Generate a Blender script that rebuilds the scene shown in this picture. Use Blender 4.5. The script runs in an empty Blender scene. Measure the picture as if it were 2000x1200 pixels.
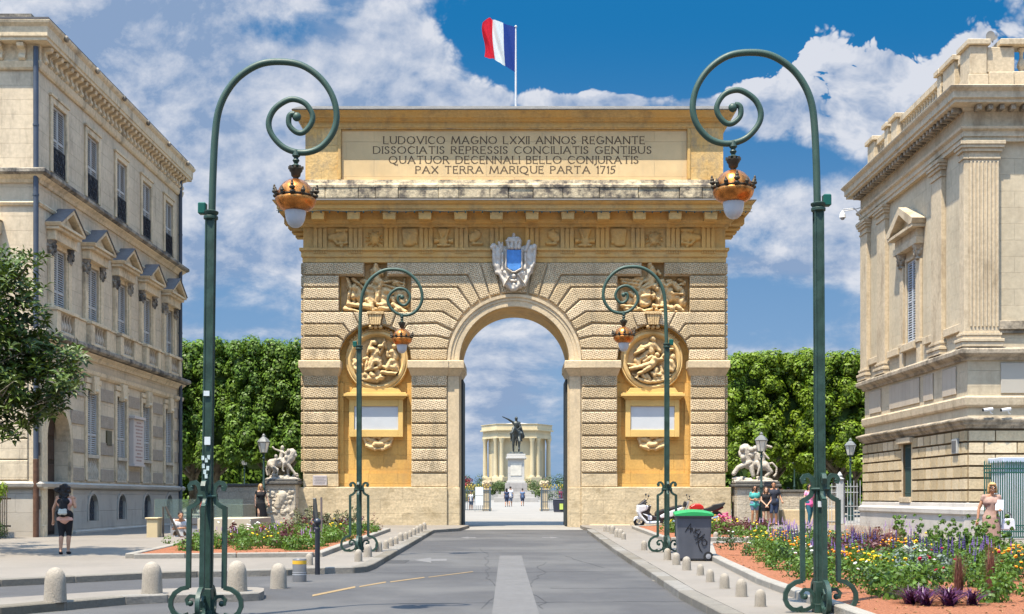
import bpy, math, random
import numpy as np
from mathutils import Vector, Matrix, Euler
random.seed(7); rng = np.random.default_rng(7)
R = math.radians
SC = bpy.context.scene
COL = SC.collection

# ------------------------------------------------------------------ camera
F = 2513.0            # focal length expressed in pixels of a 2000 px wide frame
EYE = 1.68
cam_d = bpy.data.cameras.new('camera'); cam = bpy.data.objects.new('camera', cam_d); COL.objects.link(cam)
cam.location = (0, 0, EYE); cam.rotation_euler = (R(90), 0, 0)
cam_d.sensor_width = 36; cam_d.lens = 36 * F / 2000
cam_d.shift_x = -4 / 2000; cam_d.shift_y = 372 / 2000
cam_d.clip_start = .1; cam_d.clip_end = 9000
SC.camera = cam
SC.render.resolution_x = 1024; SC.render.resolution_y = 614

# ------------------------------------------------------------------ sky and sun
SUN_AZ, SUN_EL = 39, 68.5          # the sun stands behind the camera, to its left
S = Vector((-math.sin(R(SUN_AZ)) * math.cos(R(SUN_EL)), -math.cos(R(SUN_AZ)) * math.cos(R(SUN_EL)), math.sin(R(SUN_EL))))
ld = bpy.data.lights.new('sun', 'SUN'); ld.energy = 5.0; ld.angle = R(.5); ld.color = (1, .90, .74)
sun = bpy.data.objects.new('sun', ld); COL.objects.link(sun); sun.rotation_euler = S.to_track_quat('Z', 'Y').to_euler()
SC.view_settings.view_transform = 'Standard'; SC.view_settings.look = 'None'
SC.view_settings.exposure = 1.12; SC.view_settings.gamma = 1
SC.cycles.max_bounces = 6; SC.cycles.transparent_max_bounces = 12

world = bpy.data.worlds.new('World'); SC.world = world; world.use_nodes = True
def sky_nodes():
    nt = world.node_tree; N = nt.nodes; L = nt.links; N.clear()
    def nd(t, **k):
        n = N.new(t)
        for a, v in k.items(): setattr(n, a, v)
        return n
    def mth(op, a, b=None, c=None, clamp=False):
        n = nd('ShaderNodeMath', operation=op, use_clamp=clamp)
        for i, v in enumerate((a, b, c)):
            if v is None: continue
            if isinstance(v, (int, float)): n.inputs[i].default_value = v
            else: L.new(v, n.inputs[i])
        return n.outputs[0]
    def mix(fac, a, b):
        n = nd('ShaderNodeMix', data_type='RGBA')
        for s, v in ((n.inputs[0], fac), (n.inputs[6], a), (n.inputs[7], b)):
            if isinstance(v, (int, float)): s.default_value = v
            elif isinstance(v, tuple): s.default_value = (*v, 1)
            else: L.new(v, s)
        return n.outputs[2]
    tc = nd('ShaderNodeTexCoord'); sp = nd('ShaderNodeSeparateXYZ'); L.new(tc.outputs['Generated'], sp.inputs[0])
    x, y, z = sp.outputs
    ay = mth('MAXIMUM', mth('ABSOLUTE', y), .12)
    u = mth('DIVIDE', x, ay); v = mth('DIVIDE', z, ay)       # tangent of azimuth and of elevation
    sky = nd('ShaderNodeTexSky', sky_type='NISHITA', sun_disc=False)
    sky.sun_elevation = R(SUN_EL); sky.sun_rotation = R(180 + SUN_AZ); sky.altitude = 60
    hs = nd('ShaderNodeHueSaturation'); hs.inputs['Saturation'].default_value = 1.25; hs.inputs['Value'].default_value = 1.0
    L.new(sky.outputs[0], hs.inputs['Color'])
    # deep polarised blue high up, paler low down
    gr = nd('ShaderNodeMapRange', interpolation_type='SMOOTHSTEP'); L.new(v, gr.inputs[0]); gr.inputs[1].default_value = .05; gr.inputs[2].default_value = .38
    blue = mix(gr.outputs[0], (1.0, 1.72, 2.80), (.02, .80, 2.05))
    base = mix(.95, hs.outputs[0], blue)
    # cloud coordinates: stretched sideways towards the horizon
    cz = mth('ADD', mth('MULTIPLY', v, 1.0), .0)
    pv = mth('MULTIPLY', mth('POWER', mth('MAXIMUM', cz, .0), .62), 1.35)
    cv = nd('ShaderNodeCombineXYZ'); L.new(u, cv.inputs[0]); L.new(pv, cv.inputs[1]); cv.inputs[2].default_value = 3.1
    def noise(vec, sc, det=6, rough=.55, dist=0):
        n = nd('ShaderNodeTexNoise', noise_dimensions='2D'); n.inputs['Scale'].default_value = sc; n.inputs['Detail'].default_value = det
        n.inputs['Roughness'].default_value = rough; n.inputs['Distortion'].default_value = dist; L.new(vec, n.inputs['Vector']); return n.outputs[0]
    def vor(vec, sc, det=4):
        n = nd('ShaderNodeTexVoronoi', feature='F1', voronoi_dimensions='2D'); n.inputs['Scale'].default_value = sc; n.inputs['Detail'].default_value = det; n.inputs['Roughness'].default_value = .55; n.inputs['Lacunarity'].default_value = 2.3
        L.new(vec, n.inputs['Vector']); return n.outputs['Distance']
    def blob(px, py, rx, ry, w):
        du = mth('MULTIPLY', mth('SUBTRACT', u, (px - 1004) / F), F / rx)
        dv = mth('MULTIPLY', mth('SUBTRACT', v, (972 - py) / F), F / ry)
        e = mth('ADD', mth('MULTIPLY', du, du), mth('MULTIPLY', dv, dv))
        return mth('MULTIPLY', mth('EXPONENT', mth('MULTIPLY', e, -1)), w)
    cov = 0.0; dk = 0.0
    for b in SHADEBLOBS: dk = mth('ADD', blob(*b), dk)
    for b in SKYBLOBS: cov = mth('ADD', blob(*b), cov)
    puffw = 0.0
    for b in PUFFBLOBS: puffw = mth('ADD', blob(*b), puffw)
    def density(vec):
        ds = nd('ShaderNodeTexNoise', noise_dimensions='2D'); ds.inputs['Scale'].default_value = 9; ds.inputs['Detail'].default_value = 3; L.new(vec, ds.inputs['Vector'])
        dv_ = nd('ShaderNodeVectorMath', operation='MULTIPLY_ADD'); L.new(ds.outputs['Color'], dv_.inputs[0]); dv_.inputs[1].default_value = (.06, .06, .06); L.new(vec, dv_.inputs[2])
        big = noise(vec, 4.2, 8, .60, .1); fine = noise(vec, 15, 6, .62, .2)
        puff = mth('SUBTRACT', .36, vor(dv_.outputs[0], 11, 4))
        soft = mth('ADD', mth('MULTIPLY', mth('SUBTRACT', big, .5), 1.7), mth('MULTIPLY', mth('SUBTRACT', fine, .5), .8))
        hardd = mth('ADD', mth('MULTIPLY', mth('SUBTRACT', big, .5), .7), mth('MULTIPLY', puff, 1.25))
        m = nd('ShaderNodeMix'); L.new(puffw, m.inputs[0]); L.new(soft, m.inputs[2]); L.new(hardd, m.inputs[3]); m.clamp_factor = True
        return mth('ADD', mth('ADD', m.outputs[0], cov), .07)
    dens = density(cv.outputs[0])
    off = nd('ShaderNodeVectorMath', operation='ADD'); L.new(cv.outputs[0], off.inputs[0]); off.inputs[1].default_value = (-.012, .020, 0)
    dens2 = density(off.outputs[0])
    mr = nd('ShaderNodeMapRange', interpolation_type='SMOOTHSTEP'); L.new(dens, mr.inputs[0])
    L.new(mth('MULTIPLY', mth('SUBTRACT', 1, puffw), -.12), mr.inputs[1]); L.new(mth('SUBTRACT', .42, mth('MULTIPLY', puffw, .30)), mr.inputs[2])
    # light and shade inside the cloud: denser towards the sun means shaded
    sh = mth('MULTIPLY', mth('SUBTRACT', dens, dens2), mth('SUBTRACT', 2.8, mth('MULTIPLY', puffw, 1.5)))
    sh = mth('SUBTRACT', mth('ADD', sh, .46), dk)
    thick = nd('ShaderNodeMapRange'); L.new(dens, thick.inputs[0]); thick.inputs[1].default_value = .2; thick.inputs[2].default_value = 1.1
    thick.inputs[3].default_value = .28; thick.inputs[4].default_value = -.12
    sh = mth('ADD', sh, thick.outputs[0], clamp=True)
    ccol = mix(sh, (1.25, 1.75, 2.65), (3.5, 3.6, 3.9))
    lowf = nd('ShaderNodeMapRange', interpolation_type='SMOOTHSTEP'); L.new(v, lowf.inputs[0]); lowf.inputs[1].default_value = .004; lowf.inputs[2].default_value = .05
    col = mix(mth('MULTIPLY', mth('MULTIPLY', mr.outputs[0], lowf.outputs[0]), .93), base, ccol)
    # below the horizon: ground-coloured bounce
    below = nd('ShaderNodeMapRange'); L.new(z, below.inputs[0]); below.inputs[1].default_value = -.03; below.inputs[2].default_value = .0
    col = mix(below.outputs[0], (1.3, 1.3, 1.25), col)
    # fill light added: sky boosted round the sun and high above the frame
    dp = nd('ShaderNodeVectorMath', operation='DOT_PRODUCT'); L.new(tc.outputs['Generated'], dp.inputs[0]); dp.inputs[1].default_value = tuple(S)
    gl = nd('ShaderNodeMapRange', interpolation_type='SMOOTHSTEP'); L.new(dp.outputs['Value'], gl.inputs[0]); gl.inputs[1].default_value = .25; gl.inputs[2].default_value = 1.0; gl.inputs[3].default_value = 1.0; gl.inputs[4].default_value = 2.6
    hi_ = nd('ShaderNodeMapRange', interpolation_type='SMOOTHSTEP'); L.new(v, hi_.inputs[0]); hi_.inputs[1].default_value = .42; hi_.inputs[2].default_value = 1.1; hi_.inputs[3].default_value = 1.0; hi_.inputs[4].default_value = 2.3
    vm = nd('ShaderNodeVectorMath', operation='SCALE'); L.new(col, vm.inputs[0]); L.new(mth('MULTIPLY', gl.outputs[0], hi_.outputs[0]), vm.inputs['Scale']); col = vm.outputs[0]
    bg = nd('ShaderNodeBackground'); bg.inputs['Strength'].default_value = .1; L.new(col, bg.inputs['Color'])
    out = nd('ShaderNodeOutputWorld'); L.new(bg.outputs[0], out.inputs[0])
# px, py, rx, ry, weight  (positive = cloud, negative = clear sky)
SKYBLOBS = [
    (1620, 215, 260, 95, .95), (1595, 75, 70, 55, .75), (1540, 130, 70, 50, .4), (1745, 120, 60, 50, .55), (1850, 200, 200, 90, .7), (1960, 50, 130, 60, .8), (1430, 215, 110, 50, .5),
    (1160, 50, 330, 90, -1.1), (1400, 50, 150, 90, -.9), (1740, 20, 110, 45, -.8), (1530, 315, 110, 26, -.75), (1420, 260, 60, 30, -.3), (1000, 130, 110, 60, -.3),
    (300, 80, 420, 160, .6), (100, 60, 200, 100, .3), (430, 200, 200, 90, .25), (640, 250, 300, 120, .35), (860, 70, 110, 80, .55), (760, 60, 110, 50, .3), (1072, 105, 60, 34, 1.0), (1380, 55, 60, 16, .9), (1190, 198, 190, 20, .95), (980, 170, 90, 30, .5), (780, 150, 110, 60, .3),
    (560, 60, 90, 40, -.45), (340, 170, 70, 40, -.45), (620, 25, 80, 30, -.2), (450, 350, 240, 130, .5), (500, 500, 220, 60, .42), (470, 610, 200, 36, -.1), (470, 650, 160, 14, .25),
    (1560, 420, 240, 60, .55), (1540, 520, 240, 30, .5), (1560, 600, 220, 40, -.35), (1530, 690, 200, 16, .35), (1000, 700, 240, 120, .35), (1010, 640, 150, 20, .1), (1000, 880, 260, 60, 0.2),
]
SHADEBLOBS = [(220, 100, 420, 150, .36), (560, 60, 200, 100, .2), (500, 540, 260, 130, .45), (1520, 560, 260, 120, .45), (1000, 790, 200, 150, .4), (1940, 70, 120, 60, .25), (1640, 330, 220, 50, .35), (1620, 120, 200, 90, -.28), (620, 240, 180, 80, -.15), (1480, 470, 200, 40, .2)]
PUFFBLOBS = [(1640, 130, 330, 150, 1.15), (1120, 150, 260, 70, .9), (880, 50, 80, 50, .6), (1980, 50, 160, 90, .5), (650, 230, 170, 90, .35)]
sky_nodes()

# ------------------------------------------------------------------ helpers
def gz(y):
    if y <= 160: return .0075 * y
    if y <= 270: return 1.2
    return max(-9.0, 1.2 - (y - 270) * .04)
def G(px, py, top=0.0):
    """ground point under a pixel (pavement raised by top)"""
    d = (EYE - top) * F / (py - 972 + .0075 * F)
    return ((px - 1004) * d / F, d)
def tag(o, label=None, cat=None, group=None, kind=None):
    if label: o['label'] = label
    if cat: o['category'] = cat
    if group: o['group'] = group
    if kind: o['kind'] = kind
    return o
def thing(name, label, cat, loc=(0, 0, 0), rz=0, group=None, scale=1):
    o = bpy.data.objects.new(name, None); COL.objects.link(o); o.location = loc; o.rotation_euler = (0, 0, rz)
    o.scale = (scale,) * 3 if not hasattr(scale, '__len__') else scale; o.empty_display_size = .3
    return tag(o, label, cat, group)
def dup(root, loc, rz=0, label=None, group=None, scale=None, cat=None):
    r = root.copy(); COL.objects.link(r); r.location = loc; r.rotation_euler = (0, 0, rz)
    if scale: r.scale = (scale,) * 3 if not hasattr(scale, '__len__') else scale
    if label: r['label'] = label
    if group: r['group'] = group
    if cat: r['category'] = cat
    for ch in list(root.children):
        c = ch.copy(); COL.objects.link(c); c.parent = r
        for g in list(ch.children):
            d = g.copy(); COL.objects.link(d); d.parent = c
    return r
def link_mesh(name, me, mat, parent=None, loc=None):
    o = bpy.data.objects.new(name, me); COL.objects.link(o)
    if mat and not me.materials: me.materials.append(mat)
    if parent: o.parent = parent
    if loc: o.location = loc
    return o

class MB:
    def __init__(s): s.v = []; s.f = []
    def add(s, vs, fs):
        n = len(s.v); s.v += [tuple(p) for p in vs]; s.f += [tuple(i + n for i in f) for f in fs]; return s
    def box(s, x0, x1, y0, y1, z0, z1):
        if x0 > x1: x0, x1 = x1, x0
        if y0 > y1: y0, y1 = y1, y0
        if z0 > z1: z0, z1 = z1, z0
        return s.add([(x0, y0, z0), (x1, y0, z0), (x1, y1, z0), (x0, y1, z0), (x0, y0, z1), (x1, y0, z1), (x1, y1, z1), (x0, y1, z1)],
                     [(0, 3, 2, 1), (4, 5, 6, 7), (0, 1, 5, 4), (1, 2, 6, 5), (2, 3, 7, 6), (3, 0, 4, 7)])
    def prism(s, poly, y0, y1):
        """polygon in x,z pushed along y (front y0)"""
        a = sum(poly[i][0] * poly[(i + 1) % len(poly)][1] - poly[(i + 1) % len(poly)][0] * poly[i][1] for i in range(len(poly)))
        if a < 0: poly = poly[::-1]
        n = len(poly); vs = [(x, y0, z) for x, z in poly] + [(x, y1, z) for x, z in poly]
        fs = [tuple(range(n)), tuple(range(2 * n - 1, n - 1, -1))] + [(i + n, (i + 1) % n + n, (i + 1) % n, i) for i in range(n)]
        fs = [f for f in fs]
        return s.add(vs, fs)
    def prismx(s, poly, x0, x1):
        """polygon in y,z pushed along x"""
        m = MB().prism(poly, x0, x1); return s.add([(y, x, z) for x, y, z in m.v], [f[::-1] for f in m.f])
    def slab(s, poly, z0, z1, zf=None):
        """polygon in x,y, from z0 to z1 (zf adds a height per y)"""
        a = sum(poly[i][0] * poly[(i + 1) % len(poly)][1] - poly[(i + 1) % len(poly)][0] * poly[i][1] for i in range(len(poly)))
        if a < 0: poly = poly[::-1]
        zf = zf or (lambda y: 0); n = len(poly)
        vs = [(x, y, z0 + zf(y)) for x, y in poly] + [(x, y, z1 + zf(y)) for x, y in poly]
        return s.add(vs, [tuple(range(n - 1, -1, -1)), tuple(range(n, 2 * n))] + [(i, (i + 1) % n, (i + 1) % n + n, i + n) for i in range(n)])
    def lathe(s, prof, n=16, c=(0, 0, 0), cap=True, sq=None):
        m = len(s.v); k = len(prof)
        for r, z in prof:
            for i in range(n):
                a = 2 * math.pi * i / n; s.v.append((c[0] + r * math.cos(a), c[1] + r * math.sin(a), c[2] + z))
        for j in range(k - 1):
            for i in range(n):
                i2 = (i + 1) % n; s.f.append((m + j * n + i, m + j * n + i2, m + (j + 1) * n + i2, m + (j + 1) * n + i))
        if cap:
            s.f.append(tuple(m + i for i in range(n - 1, -1, -1))); s.f.append(tuple(m + (k - 1) * n + i for i in range(n)))
        return s
    def tube(s, pts, r, n=8, cap=True, flat=None):
        pts = [Vector(p) for p in pts]; rs = r if hasattr(r, '__len__') else [r] * len(pts)
        m = len(s.v); prev = None
        for i, p in enumerate(pts):
            t = (pts[min(i + 1, len(pts) - 1)] - pts[max(i - 1, 0)])
            t = t.normalized() if t.length > 1e-9 else Vector((0, 0, 1))
            if prev is None:
                a = Vector((0, 1, 0)) if abs(t.y) < .9 else Vector((1, 0, 0))
                b = t.cross(a).normalized()
            else:
                b = (prev - t * prev.dot(t)); b = b.normalized() if b.length > 1e-6 else t.orthogonal().normalized()
            prev = b; c = t.cross(b)
            for k in range(n):
                an = 2 * math.pi * (k + .5) / n
                f1, f2 = flat or (1, 1)
                s.v.append(tuple(p + (b * math.cos(an) * f1 + c * math.sin(an) * f2) * rs[i]))
        for i in range(len(pts) - 1):
            for k in range(n):
                k2 = (k + 1) % n; s.f.append((m + i * n + k, m + (i + 1) * n + k, m + (i + 1) * n + k2, m + i * n + k2))
        if cap:
            s.f.append(tuple(m + k for k in range(n))); s.f.append(tuple(m + (len(pts) - 1) * n + k for k in range(n - 1, -1, -1)))
        return s
    def cap(s, a, b, ra, rb, n=10, h=4):
        """tapered capsule"""
        a = Vector(a); b = Vector(b); d = b - a; L = d.length; t = d / L if L > 1e-6 else Vector((0, 0, 1))
        e1 = t.orthogonal().normalized(); e2 = t.cross(e1); rings = []
        for i in range(h + 1):
            an = -math.pi / 2 + math.pi / 2 * i / h; rings.append((a + t * (ra * math.sin(an)), max(ra * math.cos(an), ra * .02)))
        for i in range(h + 1):
            an = math.pi / 2 * i / h; rings.append((b + t * (rb * math.sin(an)), max(rb * math.cos(an), rb * .02)))
        m = len(s.v)
        for c, r in rings:
            for k in range(n):
                an = 2 * math.pi * k / n; s.v.append(tuple(c + (e1 * math.cos(an) + e2 * math.sin(an)) * r))
        K = len(rings)
        for i in range(K - 1):
            for k in range(n):
                k2 = (k + 1) % n; s.f.append((m + i * n + k, m + i * n + k2, m + (i + 1) * n + k2, m + (i + 1) * n + k))
        s.f.append(tuple(m + k for k in range(n - 1, -1, -1))); s.f.append(tuple(m + (K - 1) * n + k for k in range(n)))
        return s
    def ell(s, c, r, rot=(0, 0, 0), n=14, h=9):
        m = Euler(rot).to_matrix(); c = Vector(c); b = len(s.v)
        for i in range(h + 1):
            th = math.pi * i / h; 
            for k in range(n):
                a = 2 * math.pi * k / n; rr = max(math.sin(th), .02)
                s.v.append(tuple(c + m @ Vector((r[0] * rr * math.cos(a), r[1] * rr * math.sin(a), -r[2] * math.cos(th)))))
        for i in range(h):
            for k in range(n):
                k2 = (k + 1) % n; s.f.append((b + i * n + k, b + i * n + k2, b + (i + 1) * n + k2, b + (i + 1) * n + k))
        s.f.append(tuple(b + k for k in range(n - 1, -1, -1))); s.f.append(tuple(b + h * n + k for k in range(n)))
        return s
    def ring(s, w, T, prof, x0=None):
        """moulding swept round a block: half width w, front at y 0, back at y T; prof = [(out, z)...]"""
        m = len(s.v)
        for o, z in prof:
            s.v += [(-w - o, -o, z), (w + o, -o, z), (w + o, T + o, z), (-w - o, T + o, z)]
        for j in range(len(prof) - 1):
            for i in range(4):
                i2 = (i + 1) % 4; s.f.append((m + j * 4 + i, m + j * 4 + i2, m + (j + 1) * 4 + i2, m + (j + 1) * 4 + i))
        s.f.append((m + 3, m + 2, m + 1, m)); k = m + (len(prof) - 1) * 4; s.f.append((k, k + 1, k + 2, k + 3))
        return s
    def xf(s, M4): s.v = [tuple(M4 @ Vector(p)) for p in s.v]; return s
    def move(s, x, y, z): s.v = [(a + x, b + y, c + z) for a, b, c in s.v]; return s
    def join(s, o): return s.add(o.v, o.f)
    def mesh(s, name, smooth=False):
        me = bpy.data.meshes.new(name); me.from_pydata(s.v, [], s.f); me.update()
        if smooth:
            me.polygons.foreach_set('use_smooth', [True] * len(me.polygons))
            try: me.set_sharp_from_angle(angle=R(smooth if smooth is not True else 45))
            except Exception: pass
        return me
    def build(s, name, mat, parent=None, smooth=False, bevel=0, seg=1, loc=None):
        o = link_mesh(name, s.mesh(name, smooth), mat, parent, loc)
        if bevel:
            b = o.modifiers.new('bevel', 'BEVEL'); b.width = bevel; b.segments = seg; b.limit_method = 'ANGLE'; b.angle_limit = R(40)
        return o
def fuse(mb, vox, smooth_it=3, name='m', disp=None):
    """melt overlapping solids into one continuous skin"""
    me = mb.mesh('tmp'); o = bpy.data.objects.new('tmp', me); COL.objects.link(o)
    r = o.modifiers.new('r', 'REMESH'); r.mode = 'VOXEL'; r.voxel_size = vox
    if smooth_it:
        sm = o.modifiers.new('s', 'SMOOTH'); sm.iterations = smooth_it; sm.factor = .5
    dg = bpy.context.evaluated_depsgraph_get(); ev = o.evaluated_get(dg)
    out = bpy.data.meshes.new_from_object(ev); out.name = name
    bpy.data.objects.remove(o)
    out.polygons.foreach_set('use_smooth', [True] * len(out.polygons))
    return out

# ------------------------------------------------------------------ materials
MATS = {}
def material(name, base, rough=.8, var=.12, scale=2.0, bump=.0, bscale=18, metallic=0, spec=.3, stain=0, stain_col=(.08, .07, .06),
             brick=None, pit=None, alpha=None, emit=None, patch=None, streak=.25, stain_lo=.52, coat=0, island=0, transl=0, fine=0, isl=0):
    if name in MATS: return MATS[name]
    m = bpy.data.materials.new(name); m.use_nodes = True; nt = m.node_tree; N = nt.nodes; L = nt.links; N.clear(); MATS[name] = m
    def nd(t, **k):
        n = N.new(t)
        for a, v in k.items(): setattr(n, a, v)
        return n
    def put(s, v):
        if isinstance(v, (int, float)): s.default_value = v
        elif isinstance(v, tuple): s.default_value = (*v, 1) if len(v) == 3 else v
        else: L.new(v, s)
    def mix(f, a, b, bt='MIX'):
        n = nd('ShaderNodeMix', data_type='RGBA', blend_type=bt); put(n.inputs[0], f); put(n.inputs[6], a); put(n.inputs[7], b); return n.outputs[2]
    def mth(op, a, b=0, clamp=False):
        n = nd('ShaderNodeMath', operation=op, use_clamp=clamp); put(n.inputs[0], a); put(n.inputs[1], b); return n.outputs[0]
    def noise(sc, det=5, vec=None, rough=.6):
        n = nd('ShaderNodeTexNoise'); put(n.inputs['Scale'], sc); put(n.inputs['Detail'], det); put(n.inputs['Roughness'], rough); L.new(vec or V, n.inputs['Vector']); return n.outputs[0]
    def rmp(x, a, b, c=0, d=1):
        n = nd('ShaderNodeMapRange'); put(n.inputs[0], x); put(n.inputs[1], a); put(n.inputs[2], b); put(n.inputs[3], c); put(n.inputs[4], d); return n.outputs[0]
    tc = nd('ShaderNodeTexCoord'); V = tc.outputs['Object']
    c = base; lo = tuple(v * (1 - var) for v in base); hi = tuple(min(v * (1 + var), 1) for v in base)
    col = mix(rmp(noise(scale), .3, .7), lo, hi)
    if fine: col = mix(fine, col, mix(rmp(noise(scale * 12, 3), .35, .65), tuple(v * .6 for v in base), tuple(min(1, v * 1.35) for v in base)))
    if isl:
        g3 = nd('ShaderNodeNewGeometry'); rv = rmp(g3.outputs['Random Per Island'], 0, 1, 1 - isl, 1 + isl * .3); cx3 = nd('ShaderNodeCombineColor'); L.new(rv, cx3.inputs[0]); L.new(mth('POWER', rv, 1.15), cx3.inputs[1]); L.new(mth('POWER', rv, 1.5), cx3.inputs[2]); col = mix(1.0, col, cx3.outputs[0], 'MULTIPLY')
    h = None
    if brick or pit:
        ge = nd('ShaderNodeNewGeometry'); sn = nd('ShaderNodeSeparateXYZ'); 
        vt = nd('ShaderNodeVectorTransform', vector_type='NORMAL', convert_from='WORLD', convert_to='OBJECT'); L.new(ge.outputs['True Normal'], vt.inputs[0]); L.new(vt.outputs[0], sn.inputs[0])
        isx = mth('GREATER_THAN', mth('ABSOLUTE', sn.outputs[0]), .6)
        sp = nd('ShaderNodeSeparateXYZ'); L.new(V, sp.inputs[0])
        h1 = nd('ShaderNodeMix'); put(h1.inputs[0], isx); L.new(sp.outputs[0], h1.inputs[2]); L.new(sp.outputs[1], h1.inputs[3])
        cb = nd('ShaderNodeCombineXYZ'); L.new(h1.outputs[0], cb.inputs[0]); L.new(sp.outputs[2], cb.inputs[1]); UV = cb.outputs[0]
    if brick:
        bw, bh, mo, dark, bvar = brick
        b = nd('ShaderNodeTexBrick'); L.new(UV, b.inputs['Vector']); put(b.inputs['Scale'], 1.0); put(b.inputs['Brick Width'], bw); put(b.inputs['Row Height'], bh)
        put(b.inputs['Mortar Size'], mo); put(b.inputs['Mortar Smooth'], .3); put(b.inputs['Color1'], (1 - bvar,) * 3); put(b.inputs['Color2'], (1.0, 1.0, 1.0)); put(b.inputs['Mortar'], (dark,) * 3)
        col = mix(1.0, col, b.outputs['Color'], 'MULTIPLY'); h = mth('MULTIPLY', b.outputs['Fac'], -.8)
    if patch:   # whole areas of another tone
        col = mix(mth('MULTIPLY', rmp(noise(patch[1], 3), .45, .6), patch[2]), col, patch[0])
    if stain:
        mp = nd('ShaderNodeMapping'); L.new(V, mp.inputs[0]); mp.inputs['Scale'].default_value = (1, 1, streak)
        s1 = rmp(noise(1.6, 7, mp.outputs[0], .68), stain_lo, stain_lo + .16); col = mix(mth('MULTIPLY', s1, stain), col, stain_col)
    if pit:
        vo = nd('ShaderNodeTexVoronoi'); 
        nz = nd('ShaderNodeMix', data_type='VECTOR'); put(nz.inputs[0], .012); L.new(UV, nz.inputs[4])
        nn = nd('ShaderNodeTexNoise'); put(nn.inputs['Scale'], 3); L.new(UV, nn.inputs['Vector']); L.new(nn.outputs[1], nz.inputs[5])
        rt = nd('ShaderNodeMapping'); rt.inputs['Rotation'].default_value = (0, 0, .33); L.new(nz.outputs[1], rt.inputs[0]); L.new(rt.outputs[0], vo.inputs['Vector']); put(vo.inputs['Scale'], pit[0]); put(vo.inputs['Randomness'], .28)
        pp = rmp(vo.outputs['Distance'], .18, .42); col = mix(mth('MULTIPLY', mth('SUBTRACT', 1, pp), pit[1]), col, (base[0] * .45, base[1] * .40, base[2] * .33))  # pits darkened in the colour: partly dirt, partly shade in the holes
        h = mth('MULTIPLY', pp, 1.6)
    if island:
        ge2 = nd('ShaderNodeNewGeometry'); rr = ge2.outputs['Random Per Island']
        col = mix(mth('MULTIPLY', rmp(rr, 0, 1), 1.0), tuple(v * (1 - island) for v in base), tuple(min(1, v * (1 + island)) for v in base))
        big = rmp(noise(.55, 2), .35, .65); col = mix(mth('MULTIPLY', big, .35), col, tuple(v * 1.5 for v in (base[0] * 1.25, base[1], base[2] * .6)))
    p = nd('ShaderNodeBsdfPrincipled'); L.new(col, p.inputs['Base Color']); put(p.inputs['Metallic'], metallic)
    put(p.inputs['Specular IOR Level'], spec); put(p.inputs['Coat Weight'], coat)
    put(p.inputs['Roughness'], rmp(noise(scale * 3), .3, .7, max(.03, rough - .08), min(1, rough + .08)))
    if alpha is not None:
        p.inputs['Transmission Weight'].default_value = alpha; p.inputs['IOR'].default_value = 1.1
    if emit: put(p.inputs['Emission Color'], emit[0]); put(p.inputs['Emission Strength'], emit[1])
    if bump or h is not None:
        b1 = noise(bscale, 6, None, .65)
        hh = mth('MULTIPLY', b1, bump) if h is None else mth('ADD', mth('MULTIPLY', b1, bump), h)
        bp = nd('ShaderNodeBump'); put(bp.inputs['Strength'], .8); put(bp.inputs['Distance'], .03); L.new(hh, bp.inputs['Height']); L.new(bp.outputs[0], p.inputs['Normal'])
    out = nd('ShaderNodeOutputMaterial'); sh = p.outputs[0]
    if transl:
        tr = nd('ShaderNodeBsdfTranslucent'); L.new(mix(.5, col, (base[0] * 1.9, base[1] * 2.2, base[2] * .8)), tr.inputs[0]); ms = nd('ShaderNodeMixShader'); put(ms.inputs[0], transl); L.new(sh, ms.inputs[1]); L.new(tr.outputs[0], ms.inputs[2]); sh = ms.outputs[0]
    L.new(sh, out.inputs[0])
    return m
mt = material
CREAM = mt('cream_stone', (.52, .41, .26), var=.18, scale=.9, bump=.5, bscale=9, stain=.35, stain_col=(.27, .23, .18), fine=.25)
PITTED = mt('pitted_stone', (.60, .475, .305), var=.14, scale=1.1, bump=.25, bscale=10, pit=(12.2, .6), stain=.75, stain_col=(.28, .23, .15), streak=.35, isl=.26)
JOINT = mt('joint_stone', (.47, .37, .235), var=.1, scale=1.5, bump=.4)
OCHRE = mt('ochre_stone', (.56, .335, .095), var=.16, scale=.8, bump=.4, bscale=10, brick=(1.25, .62, .012, .86, .12), stain=.6, stain_col=(.38, .24, .09), streak=.3, fine=.2)
GOLD = mt('golden_stone', (.51, .33, .125), var=.26, scale=.7, bump=.5, bscale=10, stain=.6, stain_col=(.25, .17, .085), streak=.6, fine=.25, patch=((.52, .28, .06), .7, .5))
RELIEF = mt('carved_stone', (.55, .385, .19), var=.22, scale=2.2, bump=1.2, bscale=14, fine=.3, stain=.5, stain_col=(.25, .17, .08), streak=1)
PANEL = mt('inscription_stone', (.60, .43, .22), var=.14, scale=.6, bump=.2, bscale=14, stain=.4, stain_col=(.42, .33, .2), brick=(2.4, .75, .006, .9, .06))
WEATHER = mt('weathered_stone', (.48, .39, .25), var=.3, scale=2.2, bump=1.5, bscale=7, stain=1.0, stain_col=(.09, .075, .06), streak=1.0, stain_lo=.44, fine=.5)
GREYTOP = mt('lichen_stone', (.10, .095, .085), var=.3, scale=3, bump=1.2, bscale=10, stain=.6, stain_col=(.13, .12, .11), streak=1, fine=.4)
PLINTH = mt('plinth_stone', (.54, .43, .27), var=.12, scale=.8, bump=1.1, bscale=5, brick=(1.9, .58, .006, .8, .07), stain=.8, stain_col=(.30, .23, .13), streak=1.4, stain_lo=.53, fine=.4, patch=((.38, .31, .20), .9, .5))
MARBLE = mt('white_marble', (.48, .50, .51), rough=.5, var=.05, scale=1.5, bump=.05, stain=.3, stain_col=(.5, .52, .55), streak=2)
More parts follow.
